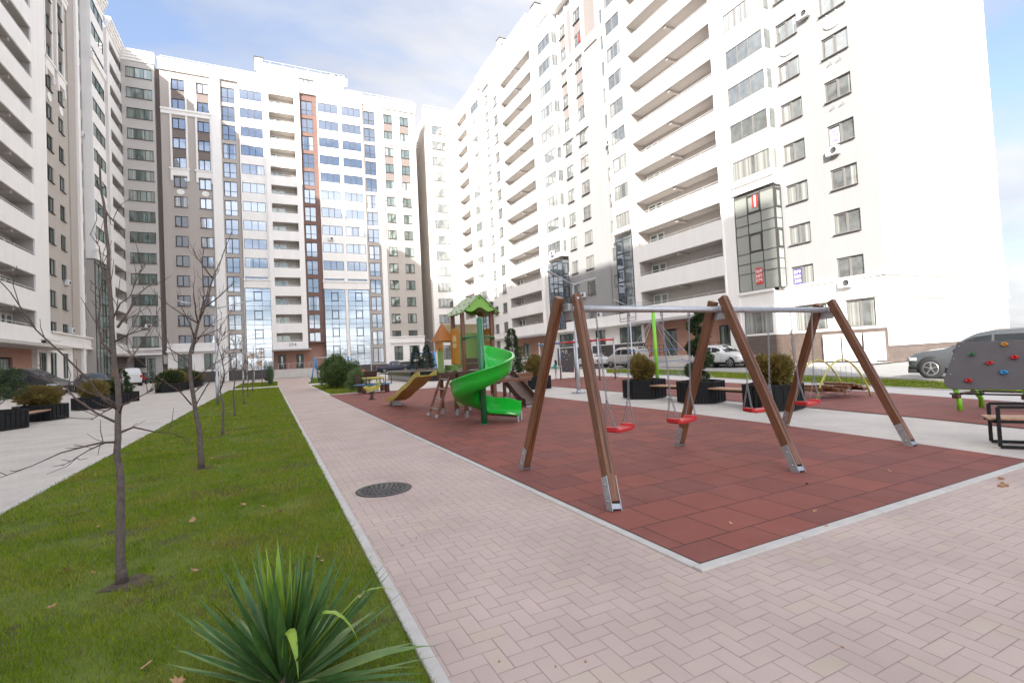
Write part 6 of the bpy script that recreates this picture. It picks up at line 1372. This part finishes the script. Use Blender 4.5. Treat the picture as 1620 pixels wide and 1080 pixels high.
    for s in (-1, 1):
        g = MB()
        for f in ((c0-.03, c0+(c1-c0)*.33, c0+(c1-c0)*.67) if kind != 'van2' else (c0-.02, c0+(c1-c0)*.25)):
            r_ = ring(f); g.tube([(L/2-L*f-(.02 if k_ == 0 else 0), s*(a+.001), c) for k_, (a, c) in enumerate(r_[2:6])], .006, 4)
        g.build('door_seam', M['tyre'], t)
        g = MB(); g.bar((L/2-L*(wheels[0])-.42, s*W*.488, .30), (L/2-L*wheels[1]+.42, s*W*.488, .30), .03, .15); g.build('sill', M['black'], t)
    g = MB(); g.box((L/2-.012, 0, .60), (.05, W*.50, .15)); g.box((L/2+.0, 0, .38), (.06, W*.72, .12)); g.build('grille', M['black'], t, bevel=.01)
    g = MB(); g.box((L/2+.03, 0, .47), (.012, .50, .11)); g.build('number_plate', M['plate'], t); g = MB(); g.box((-L/2-.015, 0, .62), (.012, .50, .11)); g.build('number_plate', M['plate'], t)
    g = MB(); g.mm(-L/2+.03, L/2-.05, -W/2*.93, W/2*.93, .19, .34); g.build('underbody', M['tyre'], t)
    if kind in ('glass',): 
        g = MB()
        for s in (-1, 1): g.bar((L/2-L*.45, s*W*.36, max(z[3] for z in st)+.03), (L/2-L*.85, s*W*.36, max(z[3] for z in st)+.0), .03, .03)
        g.build('roof_rail', M['rim'], t)
    if kind == 'pick':
        g = MB(); g.mm(-L/2+.08, -L/2+L*.385, -W/2*.86, W/2*.86, 1.095, 1.15); g.build('bed_cover', M['black'], t)
    return t
PI = math.pi
car('small_van', 29.9, 36.7, PI/2, 'silver beige small van parked by the entrance steps, left of the lime pole', 'van', ST_VAN, 4.3, 1.78, 'p_silver')
car('parked_car', 29.9, 42.4, PI/2, 'pale silver car parked in front of the small silver beige van', 'car', ST_SED, 4.3, 1.75, 'p_white')
car('suv', 30.4, 26.4, -PI/2, 'white suv parked by the brick entrance, between the swing legs', 'car', ST_SUV, 4.5, 1.85, 'p_white')
car('suv', 22.4, 8.0, PI/2, 'dark grey suv in the sun on the right, half hidden by the climbing board', 'car', ST_SUV, 4.55, 1.88, 'p_dgrey', wr=.36)
car('parked_car', 29.9, 58, PI/2, 'white car far off, glimpsed behind the green slide', 'car', ST_SED, 4.3, 1.78, 'p_white')
car('black_van', -14.4, 43.0, -.3, 'big black van nosing out of the parking on the left', 'van', ST_VAN, 4.9, 1.95, 'p_black', z=.46)
car('parked_car', -12.4, 49.5, -1.15, 'steel grey car with a white plate, beside the black van', 'car', ST_SED, 4.4, 1.8, 'p_grey', kind='sed', z=.46)
car('delivery_van', -13.2, 65, PI/2+.25, 'small white delivery van on the left road, seen from behind', 'van', ST_VAN, 4.4, 1.85, 'p_vwhite', kind='van2', z=.46)
car('pickup_truck', 17.6, 78.5, 0.0, 'dark blue pickup in front of the far block', 'pickup', ST_PICK, 5.2, 1.85, 'p_blue', kind='pick')
car('parked_car', -14.2, 75, PI/2, 'dark car parked beyond the white delivery van', 'car', ST_SED, 4.4, 1.8, 'p_black', kind='sed', z=.46)

# ---------------------------------------------------------------- people
def person(x, y, h, rz, lab, top, legs, hair='hair', stride=.12, child=False, arms=(0, 0), long_hair=False, z=0):
    t = thing('person', (x, y, z), lab, 'person', rz=rz); k = h/1.75; hd = 1.0 if not child else 1.22
    J = {}; E = []; V = []; Rr = []
    def v(n_, p, r): J[n_] = len(V); V.append(Vector(p)*k); Rr.append(r*k)
    def e(a, c): E.append((J[a], J[c]))
    v('pel', (0, 0, .95), .125); v('wai', (0, 0, 1.08), .115); v('che', (0, 0, 1.30), .145); v('nk', (0, 0, 1.47), .055); v('hd0', (0, .01, 1.56), .07*hd); v('hd1', (0, .015, 1.64), .088*hd); v('hd2', (0, .01, 1.70), .07*hd)
    for a, c in (('pel', 'wai'), ('wai', 'che'), ('che', 'nk'), ('nk', 'hd0'), ('hd0', 'hd1'), ('hd1', 'hd2')): e(a, c)
    for s, n_ in ((-1, 'l'), (1, 'r')):
        f = s*stride
        v('hip'+n_, (s*.09, 0, .88), .095); v('kn'+n_, (s*.10, f*.6+.02, .49), .058); v('an'+n_, (s*.10, f, .09), .038); v('to'+n_, (s*.11, f+.15, .035), .034)
        e('pel', 'hip'+n_); e('hip'+n_, 'kn'+n_); e('kn'+n_, 'an'+n_); e('an'+n_, 'to'+n_)
        a_ = arms[0 if s < 0 else 1]
        v('sh'+n_, (s*.18, 0, 1.40), .062); v('el'+n_, (s*.235, -.03+a_*.14, 1.14+a_*.04), .042); v('wr'+n_, (s*.22, .06+a_*.3, .92+a_*.26), .028); v('ha'+n_, (s*.215, .10+a_*.36, .84+a_*.3), .032)
        e('che', 'sh'+n_); e('sh'+n_, 'el'+n_); e('el'+n_, 'wr'+n_); e('wr'+n_, 'ha'+n_)
    me = bpy.data.meshes.new('body'); me.from_pydata(V, E, []); o = bpy.data.objects.new('body', me); COL.objects.link(o)
    o.modifiers.new('skin', 'SKIN'); o.modifiers.new('sub', 'SUBSURF').levels = 2
    for i, r_ in enumerate(Rr): me.skin_vertices[0].data[i].radius = (r_, r_*.82)
    me.skin_vertices[0].data[0].use_root = True
    dg = bpy.context.evaluated_depsgraph_get(); m2 = bpy.data.meshes.new_from_object(o.evaluated_get(dg)); bpy.data.objects.remove(o)
    m2.materials.clear(); m2.materials.append(M['skin']); m2.materials.append(top); m2.materials.append(legs); m2.materials.append(M['tyre'])
    for p in m2.polygons:
        c = p.center/k; p.use_smooth = True
        p.material_index = 0 if (c.z > 1.47) else (3 if c.z < .09 else (2 if c.z < .93 and abs(c.x) < .17 else (0 if (abs(c.x) > .16 and c.z < .93) else 1)))
    b_ = bpy.data.objects.new('body', m2); COL.objects.link(b_); b_.parent = t
    q = MB(); vs = []; n = 14
    prof_ = [(0.0, 1.76), (.06, 1.75), (.095, 1.71), (.105, 1.65), (.10, 1.59), (.085, 1.55)]
    if long_hair: prof_ += [(.11, 1.45), (.10, 1.32)]
    for r_, zz in prof_: vs += [((r_*hd*math.cos(6.283*j/n))*k, (r_*hd*math.sin(6.283*j/n)*1.0-.012-(.02 if zz < 1.66 else 0))*k, (1.62+(zz-1.62)*hd if zz > 1.5 else zz)*k) for j in range(n)]
    fs = []
    for i in range(len(prof_)-1):
        for j in range(n):
            mid = 6.283*(j+.5)/n
            if prof_[i+1][1] < 1.68 and math.sin(mid) > .35: continue
            fs.append((i*n+j, i*n+(j+1) % n, (i+1)*n+(j+1) % n, (i+1)*n+j))
    q.add(vs, fs, True); q.build('hair', M[hair], t)
    return t
M['c_dark'] = mat('dark jacket', (.03, .022, .028), .8, noise=.2); M['c_navy'] = mat('navy trousers', (.02, .028, .045), .8); M['c_teal'] = mat('teal jacket', (.01, .30, .22), .7, noise=.1); M['c_pink'] = mat('pale pink trousers', (.50, .36, .38), .7, noise=.1); M['c_rose'] = mat('pink white top', (.55, .40, .40), .7, noise=.25, nscale=14); M['c_black'] = mat('black clothes', (.018, .018, .02), .8)
person(7.4, 52.0, 1.78, PI*.95, 'person in a dark jacket and navy trousers walking beyond the roundabout', M['c_dark'], M['c_navy'], stride=.2)
person(15.9, 26.4, 1.18, .6, 'child in a teal jacket and pale trousers at the exercise frame', M['c_teal'], M['c_pink'], stride=.05, child=True, arms=(.6, .6), long_hair=True)
person(15.6, 28.6, 1.62, -.5, 'person with dark hair in a pink and white top behind the exercise frame', M['c_rose'], M['c_navy'], stride=.06, arms=(.3, .2), long_hair=True)
person(-10.9, 67, 1.75, PI, 'person in black beside the far dark planter row on the left', M['c_black'], M['c_black'], stride=.12)
t = thing('bag', (11.5, 21.6, .44), 'crumpled pink, white and blue bag lying on the plank bench behind the slide', 'bag'); q = MB(); tufts(q, (0, 0, .13), (.22, .2, .13), 160, .1, random.Random(2), .2, .8, .9); q.lathe([(.001, 0), (.2, .02), (.23, .1), (.16, .2), (.001, .24)], (0, 0, 0), 12); q.build('cloth', M['c_rose'], t)
q = MB(); q.lathe([(.001, 0), (.13, .02), (.14, .1), (.08, .18), (.001, .2)], (.05, -.28, 0), 10); q.build('blue_pouch', M['blue'], t)

# ---------------------------------------------------------------- other play equipment
# climbing board on green legs
t = thing('climbing_board', (0, 0, 0), 'leaning grey climbing board with coloured grips on green legs, at the right edge', 'climbing board')
A = Vector((12.45, 5.30, .44)); B_ = Vector((12.90, 3.55, .44)); e1 = (B_-A).normalized(); up_ = Vector((.22, 0, 1)).normalized(); nn = e1.cross(up_).normalized()
if nn.x > 0: nn = -nn
Lb = 1.82; Hb = .96
out_ = []
for cx, cy, a0 in ((.16, .16, 180), (Lb-.16, .16, 270)):
    for k in range(7): a = R(a0+90*k/6); out_.append((cx+.16*math.cos(a), cy+.16*math.sin(a)))
out_ += [(Lb-.19, Hb), (.19, Hb)]; out_[0] = (0, .2)
F3 = lambda a, z, h: A+e1*a+up_*z+nn*h
q = MB(); q.prism(out_, 0, .03, F3); fixn(q.build('board', M['greyboard'], t, bevel=.004))
for a, z, m_, sx in ((.42, .70, 'pole', .045), (.68, .52, 'red', .05), (.88, .88, 'orange', .05), (1.02, .62, 'red', .055), (.88, .33, 'blue', .055), (.38, .17, 'red', .055), (1.4, .5, 'blue', .05), (1.5, .8, 'pole', .05)):
    q = MB(); n = 14
    vs = []
    for i, (rr1, hh) in enumerate(((1.0, .031), (1.05, .06), (.75, .085), (.42, .08), (.38, .055), (.001, .05))):
        for j in range(n): an = 2*PI*j/n; k_ = rr1*(1+.10*math.sin(3*an+a*9)); vs.append(F3(a+math.cos(an)*sx*k_*1.05, z+math.sin(an)*sx*.75*k_, hh))
    q.add(vs, [(i*n+j, i*n+(j+1) % n, (i+1)*n+(j+1) % n, (i+1)*n+j) for i in range(5) for j in range(n)], True); q.build('grip', M[m_], t)
q = MB()
for a, z in ((.1, .3), (.14, .62), (.22, .88), (Lb-.25, .88), (Lb-.1, .3), (Lb-.15, .62)): p = F3(a, z, .03); q.lathe([(.012, 0), (.012, -.006), (.001, -.008)], p, 8, 'X')
q.build('screw', M['metal'], t)
for (x, y), (x2, y2) in (((12.52, 5.10), (12.5, 5.16)), ((13.3, 5.05), (13.0, 5.1)), ((12.80, 4.18), (12.75, 4.2)), ((13.5, 4.1), (13.2, 4.15))):
    q = MB(); q.tube([(x+.03, y, 0), (x+.03, y, .2), (x2+.07, y2, .44), (x2+.26, y2, .95)], .045, 12); q.build('leg', M['lime'], t)
q = MB(); q.bar((12.55, 5.25, .34), (12.9, 3.4, .34), .025, .03); q.bar((13.3, 5.2, .34), (13.6, 3.3, .34), .025, .03); q.build('lower_bar', M['black'], t)
q = MB(); q.mark(); q.box((12.8, 4.18, .30), (.14, .1, .09)); q.mark(); q.box((12.5, 5.12, .30), (.14, .1, .09)); q.box((13.3, 5.05, .30), (.14, .1, .09)); q.bar((12.5, 5.12, .34), (13.3, 5.05, .34), .04, .05); q.build('clamp', M['darkwood'], t)
# bench with black loop frame, right edge
t = thing('bench', (8.75, 3.15, 0), 'bench with black loop frames and pale plank seat, cut by the right photo edge', 'bench', rz=-1.02)
for k in (0, .44):
    q = MB(); W_ = 1.5; P_ = [(0, k, .02), (W_, k, .02), (W_, k, .55), (0, k, .55)]
    for a, c in zip(P_, P_[1:]+P_[:1]): q.bar(a, c, .04, .04)
    q.build('side_frame', M['black'], t, bevel=.004)
q = MB()
for j in range(4): q.mm(-.09, 1.6, .03+.10*j, .03+.10*j+.09, .37, .395)
q.build('seat', M['plank'], t, bevel=.003); q = MB(); q.mm(-.07, 1.58, .025, .05, .33, .368); q.mm(-.07, 1.58, .39, .415, .33, .368); q.build('seat_rail', M['black'], t)
# yellow arches with hanging log steps
t = thing('arch_bridge', (0, 0, 0), 'pale yellow pipe arches with a wobbly row of hanging timber steps', 'play bridge')
def arc(a, c, h): return [(a[0]+(c[0]-a[0])*k/18, a[1]+(c[1]-a[1])*k/18, h*math.sin(PI*k/18)**.75) for k in range(19)]
for a, c in (((12.75, 8.78), (14.9, 8.75)), ((12.98, 8.30), (15.1, 8.3)), ): pass
for a, c in (((12.75, 8.8), (13.95, 8.15)), ((12.98, 8.33), (14.1, 9.05)), ): pass
AR = [((12.75, 8.80), (14.75, 8.75)), ((12.98, 8.30), (14.55, 7.85))]
AR = [((12.72, 8.80), (14.72, 8.42)), ((13.0, 8.33), (14.62, 7.86))]
q1 = arc((12.72, 8.82), (14.80, 8.62), 1.03); q2_ = arc((13.0, 8.32), (14.62, 7.86), 1.03)
for pts in (q1, q2_): q = MB(); q.tube(pts, .024, 10); q.build('arch', M['yellowpipe'], t)
for k in range(9):
    f = (k+.7)/10; a = Vector(q1[0]).lerp(Vector(q1[-1]), f); c = Vector(q2_[0]).lerp(Vector(q2_[-1]), f); zz = .27+.07*math.sin(k*1.3)
    q = MB(); d = (a-c).normalized(); q.bar(Vector((a.x, a.y, zz))+d*.06, Vector((c.x, c.y, zz))-d*.06, .16, .085); o = q.build('step', M['wood'], t, bevel=.008)
    q = MB()
    for p, pts in ((a, q1), (c, q2_)):
        th = 1.03*math.sin(PI*f)**.75; q.tube([(p.x, p.y, zz), (p.x, p.y, th)], .005, 4)
    q.tube([(a.x, a.y, zz-.05), ((a.x+c.x)/2+.12, (a.y+c.y)/2, zz-.16), (c.x+.22, c.y, zz-.04)], .007, 4); q.build('hanger', M['chain'], o)
# lime pole and rope net
t = thing('climbing_net', (15.1, 16.6, 0), 'lime green mast with blue and white climbing ropes', 'climbing net'); 
q = MB(); q.tube([(0, 0, 0), (.02, .05, 3.2)], .075, 14); q.lathe([(.075, 0), (.05, .03), (.001, .03)], (.02, .05, 3.19), 12); q.build('mast', M['lime'], t)
M['rope'] = mat('blue rope', (.12, .22, .45), .7); M['rope2'] = mat('grey white rope', (.45, .48, .50), .7)
top = Vector((.02, .05, 2.95)); anch = [Vector((1.6*math.cos(a), 3.2*math.sin(a), .05)) for a in (-2.2, -1.35, -.3, .6, 1.5, 2.3, 3.1)]
q = MB(); q2 = MB(); lv = []
for A_ in anch: q2.tube([top, top.lerp(A_, .5)+Vector((0, 0, -.12)), A_], .008, 5)
for f in (.45, .62, .8):
    ring_ = [top.lerp(A_, f)+Vector((0, 0, -.10)) for A_ in anch]
    for a, c in zip(ring_, ring_[1:]+ring_[:1]): q.tube([a, (a+c)/2+Vector((0, 0, -.06)), c], .009, 5)
    for p in ring_: q.lathe([(.001, -.03), (.035, 0), (.001, .03)], p, 6)
q.build('net', M['rope'], t); q2.build('guy_rope', M['rope2'], t)
# exercise frame with rings, small climbing wall
t = thing('exercise_frame', (0, 0, 0), 'steel exercise frame with red and blue top bars, rings and a small climbing panel', 'exercise frame')
PO = [(16.0, 28.5), (16.0, 26.0), (16.1, 24.5), (16.2, 22.3), (17.4, 26.2), (17.4, 24.6), (17.5, 22.6)]
for x, y in PO: q = MB(); q.tube([(x, y, 0), (x, y, 2.32)], .05, 10); q.lathe([(.052, 0), (.03, .04), (.001, .05)], (x, y, 2.32), 10); q.build('post', M['metal'], t)
q = MB(); q.tube([(16, 28.5, 2.22), (16, 26.0, 2.22)], .055, 8); q.build('top_bar', M['blue'], t)
for a, c in (((16, 26), (16.1, 24.5)), ((16.1, 24.5), (16.2, 22.3)), ((16, 26), (17.4, 26.2)), ((16.1, 24.5), (17.4, 24.6)), ((16.2, 22.3), (17.5, 22.6))): q = MB(); q.tube([(*a, 2.22), (*c, 2.22)], .055, 8); q.build('top_bar', M['red'], t)
q = MB(); q.bar((16.02, 25.85, 1.05), (16.08, 24.65, 1.05), .03, 1.2); o = q.build('climbing_panel', M['greyboard'], t)
for k in range(10): q = MB(); q.lathe([(.001, -.06), (.05, -.05), (.05, 0)], (16.02+.01*k, 24.8+(k*37 % 10)/10, .55+(k*53 % 11)/11), 8, 'X'); q.build('grip', M[('red', 'blue', 'orange', 'pole')[k % 4]], o)
for y in (25.7, 25.3):
    q = MB(); q.tube([(16.03, y, 2.2), (16.03, y, 1.75)], .008, 5); q.build('chain', M['chain'], t); q = MB(); q.tube([(16.03, y+.11*math.sin(j*.63), 1.65+.11*math.cos(j*.63)) for j in range(11)], .018, 6, False); q.build('ring', M['wframe'], t)
# blue swing frame behind the juniper
t = thing('swing_set', (0, 0, 0), 'light blue swing frame standing behind the big juniper', 'swing frame')
for a, c in (((3.55, 50.6, 0), (3.95, 50.4, 2.35)), ((4.3, 51.6, 0), (4.0, 50.5, 2.35)), ((7.3, 49.9, 0), (6.9, 50.0, 2.35)), ((7.0, 51.3, 0), (6.95, 50.1, 2.35))): q = MB(); q.tube([a, c], .06, 8); q.build('leg', M['blue'], t)
q = MB(); q.tube([(3.85, 50.45, 2.36), (7.0, 50.05, 2.36)], .05, 8); q.build('crossbar', M['rail'], t)
# second blue frame beyond the granite bed
t = thing('swing_set', (0, 0, 0), 'small light blue swing frame beyond the granite bed, left of the play tower', 'swing frame')
for a, c in (((12.5, 41.6, .7), (12.9, 41.7, 2.3)), ((12.9, 42.4, .7), (12.9, 41.8, 2.3)), ((15.3, 41.2, .7), (15.0, 41.4, 2.3)), ((15.2, 42.2, .7), (15.0, 41.5, 2.3))): q = MB(); a = (a[0]+.6, a[1]+9, 0); c = (c[0]+.6, c[1]+9, c[2]+.1); q.tube([a, c], .07, 8); q.build('leg', M['blue'], t)
q = MB(); q.tube([(13.4, 50.7, 2.4), (15.7, 50.4, 2.4)], .05, 8); q.build('crossbar', M['blue'], t)
# roundabout
t = thing('roundabout', (5.0, 27.3, 0), 'small roundabout with blue board seats, yellow rail ring and brown backrest', 'roundabout')
n = 8; q = MB()
for k in range(n):
    a0, a1 = 2*PI*k/n, 2*PI*(k+1)/n; q = MB(); q.prism([(.62*math.cos(a0), .62*math.sin(a0)), (1.02*math.cos(a0), 1.02*math.sin(a0)), (1.02*math.cos(a1), 1.02*math.sin(a1)), (.62*math.cos(a1), .62*math.sin(a1))], .42, .47); fixn(q.build('seat_board', M['bluebench'], t))
for k in range(4): a = 2*PI*(k+.5)/4; q = MB(); q.box((.86*math.cos(a), .86*math.sin(a), .22), (.18, .18, .4), rz=a); q.build('support', mat('rust red', (.22, .07, .035), .5) if k == 0 else M['darkwood'], t)
q = MB(); q.tube([(.55*math.cos(2*PI*j/24), .55*math.sin(2*PI*j/24), .78) for j in range(25)], .04, 8, False); q.tube([(.3*math.cos(2*PI*j/24), .3*math.sin(2*PI*j/24), .76) for j in range(25)], .03, 8, False); q.lathe([(.001, .70), (.5, .70), (.5, .73), (.001, .73)], (0, 0, 0), 20); q.build('rail_ring', M['yellow'], t)
q = MB()
for k in range(6): a = k*PI/3; q.tube([(.55*math.cos(a), .55*math.sin(a), .78), (.6*math.cos(a), .6*math.sin(a), .45)], .02, 6); q.tube([(.98*math.cos(a), .98*math.sin(a), .46), (.98*math.cos(a), .98*math.sin(a), .95)], .018, 6)
q.tube([(.98*math.cos(a), .98*math.sin(a), .95) for a in [R(x) for x in range(-60, 70, 10)]], .02, 6); q.build('upright', M['black'], t)
q = MB(); q.mark(); q.box((.05, .95, .95), (.7, .04, .42), rot=Matrix.Rotation(.3, 3, 'X')); q.mark(); q.box((-.75, .35, .75), (.5, .04, .5), rz=1.0); q.build('backrest', M['darkwood'], t)
t = thing('spring_rider', (3.95, 22.0, 0), 'small yellow spring rider on the rubber floor', 'spring rider')
q = MB(); q.tube([(.09*math.cos(k*.7), .09*math.sin(k*.7), .03+k*.009) for k in range(36)], .016, 6); q.lathe([(.001, .0), (.16, .0), (.16, .025), (.001, .03)], (0, 0, .008), 12); q.build('spring', M['black'], t)
q = MB(); q.prism([(-.38, .55), (-.3, .42), (-.12, .36), (.15, .36), (.3, .44), (.42, .60), (.38, .78), (.28, .74), (.2, .58), (-.05, .52), (-.25, .60)], -.09, .09, lambda a, z, h: (a, h, z)); fixn(q.build('rider_body', M['yellow'], t, bevel=.015)); q = MB(); q.tube([(.22, -.2, .66), (.22, .2, .66)], .018, 8); q.tube([(.05, -.22, .40), (.05, .22, .40)], .018, 8); q.build('handlebar', M['blue'], t); t.rotation_euler = (0, 0, .4)
# benches and small things further off
t = thing('bench', (9.6, 62, 0), 'orange park bench far off behind the walking person', 'bench'); q = MB(); q.box((0, 0, .43), (1.7, .4, .05)); q.box((0, .2, .72), (1.7, .05, .34)); q.build('seat', mat('orange bench board', (.50, .17, .07), .5), t); q = MB(); q.mm(-.7, -.64, -.15, .2, 0, .6); q.mm(.64, .7, -.15, .2, 0, .6); q.build('leg_frame', M['black'], t)
t = thing('litter_bin', (-.2, 57.5, 0), 'grey litter bin on a post on the far left lawn', 'litter bin'); q = MB(); q.lathe([(.001, .35), (.22, .35), (.26, .85), (.24, .85), (.2, .4)], (0, 0, 0), 14); q.build('bucket', M['frame'], t); q = MB(); q.tube([(0, 0, 0), (0, 0, .4)], .04, 8); q.build('post', M['metal'], t)
t = thing('stone_urn', (32.9, 17.6, 0), 'white sack like urn beside the plinth corner of the right block', 'urn'); q = MB(); q.lathe([(.001, 0), (.32, 0), (.36, .2), (.24, .42), (.3, .62), (.38, .78), (.2, .9), (.001, .92)], (0, 0, .05), 14); q.build('urn_body', M['wframe'], t)
# manhole
t = thing('manhole_cover', (1.22, 6.24, .003), 'round dark cast iron manhole cover set in the pink pavers', 'manhole cover')
q = MB(); q.lathe([(.335, 0), (.335, .006), (.29, .007), (.285, .002), (.278, .008), (.001, .009)], (0, 0, 0), 40); q.build('cover', M['iron'], t)
q = MB()
for r_ in (.05, .10, .15, .20, .25):
    m_ = int(r_*95)
    for k in range(m_): a = 2*PI*k/m_; q.box((r_*math.cos(a), r_*math.sin(a), .011), (.028, .018, .008), rz=a+.3)
tag(q.build('tread', M['iron'], t), kind='stuff')
# loose pavers, leaves and crumbs
rg = random.Random(77); q = MB()
def leaf(mb, x, y, z, s, rg):
    a = rg.uniform(0, 6.28); c_, s__ = math.cos(a), math.sin(a); n_ = 7; vs = []
    outl = [(0, -.5), (.25, -.3), (.5, -.12), (.3, .05), (.42, .3), (.12, .3), (0, .55), (-.12, .3), (-.42, .3), (-.3, .05), (-.5, -.12), (-.25, -.3)]
    cu = rg.uniform(.5, 1.3); fo = rg.uniform(-.7, .7); outl = [(u*rg.uniform(.6, 1.1), v_*rg.uniform(.7, 1.1)) for u, v_ in outl]
    vs = [(x+(u*c_-v_*s__)*s, y+(u*s__+v_*c_)*s, z+s*(cu*(u*u+v_*v_)*rg.uniform(.6, 1.7)+fo*u)) for u, v_ in outl]+[(x, y, z)]
    mb.add(vs, [(i, (i+1) % 12, 12) for i in range(12)])
for _ in range(60):
    y = 2.2+rg.random()**1.6*26; leaf(q, rg.uniform(-2.8, .6), y, .03, rg.uniform(.035, .065), rg)
for x, y in ((-1.5, 5.2), (-1.9, 6.8), (-.75, 6.1), (-.3, 6.4), (-.1, 6.2), (.05, 5.9), (-1.35, 4.4), (-.55, 4.55), (-.45, 3.0), (-.62, 3.25), (.5, 3.4), (.3, 4.3), (-.85, 7.1), (-.95, 10.2), (.2, 9.0), (-.2, 11.1)): leaf(q, x, y, .035, .075, rg)
for k in range(26): leaf(q, rg.uniform(16.5, 20), rg.uniform(6, 16), .05, .07, rg)
tag(q.build('fallen_leaves', M['dry']), kind='stuff')
q = MB()
for x, y in ((3.55, 3.1), (2.78, 7.2), (3.0, 8.8), (5.2, 3.5), (4.4, 2.9), (6.4, 3.3), (4.1, 2.62), (7.0, 6.2), (3.9, 12.2)): leaf(q, x, y, .012, .045, rg)
for _ in range(26): x, y = rg.uniform(.8, 6), rg.uniform(.8, 7); q.box((x, y, .004), (rg.uniform(.006, .014), .008, .006), rz=rg.uniform(0, 3))
for x, y in ((6.55, 2.38), (6.7, 2.42), (6.62, 2.36), (6.9, 2.5)): q.box((x, y, .008), (.05, .03, .02), rz=rg.uniform(0, 3))
tag(q.build('litter_crumbs', M['dry']), kind='stuff')
# town on the horizon
for k in range(5):
    an = R(29.5-2.1*k); d_ = 470+30*(k % 3); x = d_*math.cos(an); y = d_*math.sin(an); w = 16+6*(k % 3); h = 7+3*((k*5) % 4)
    t = thing('far_house', (x, y, 4), 'small pale building on the far horizon at the right', 'building', group='pale buildings on the horizon'); q = MB(); q.mm(-w/2, w/2, -6, 6, 0, h); q.build('wall', M['pale'], t); q = MB(); q.prism([(-w/2-.5, h), (w/2+.5, h), (w/2-2, h+2.2), (-w/2+2, h+2.2)], -6.5, 6.5, lambda a, z, hh: (a, hh, z)); fixn(q.build('roof', M['conc'], t))
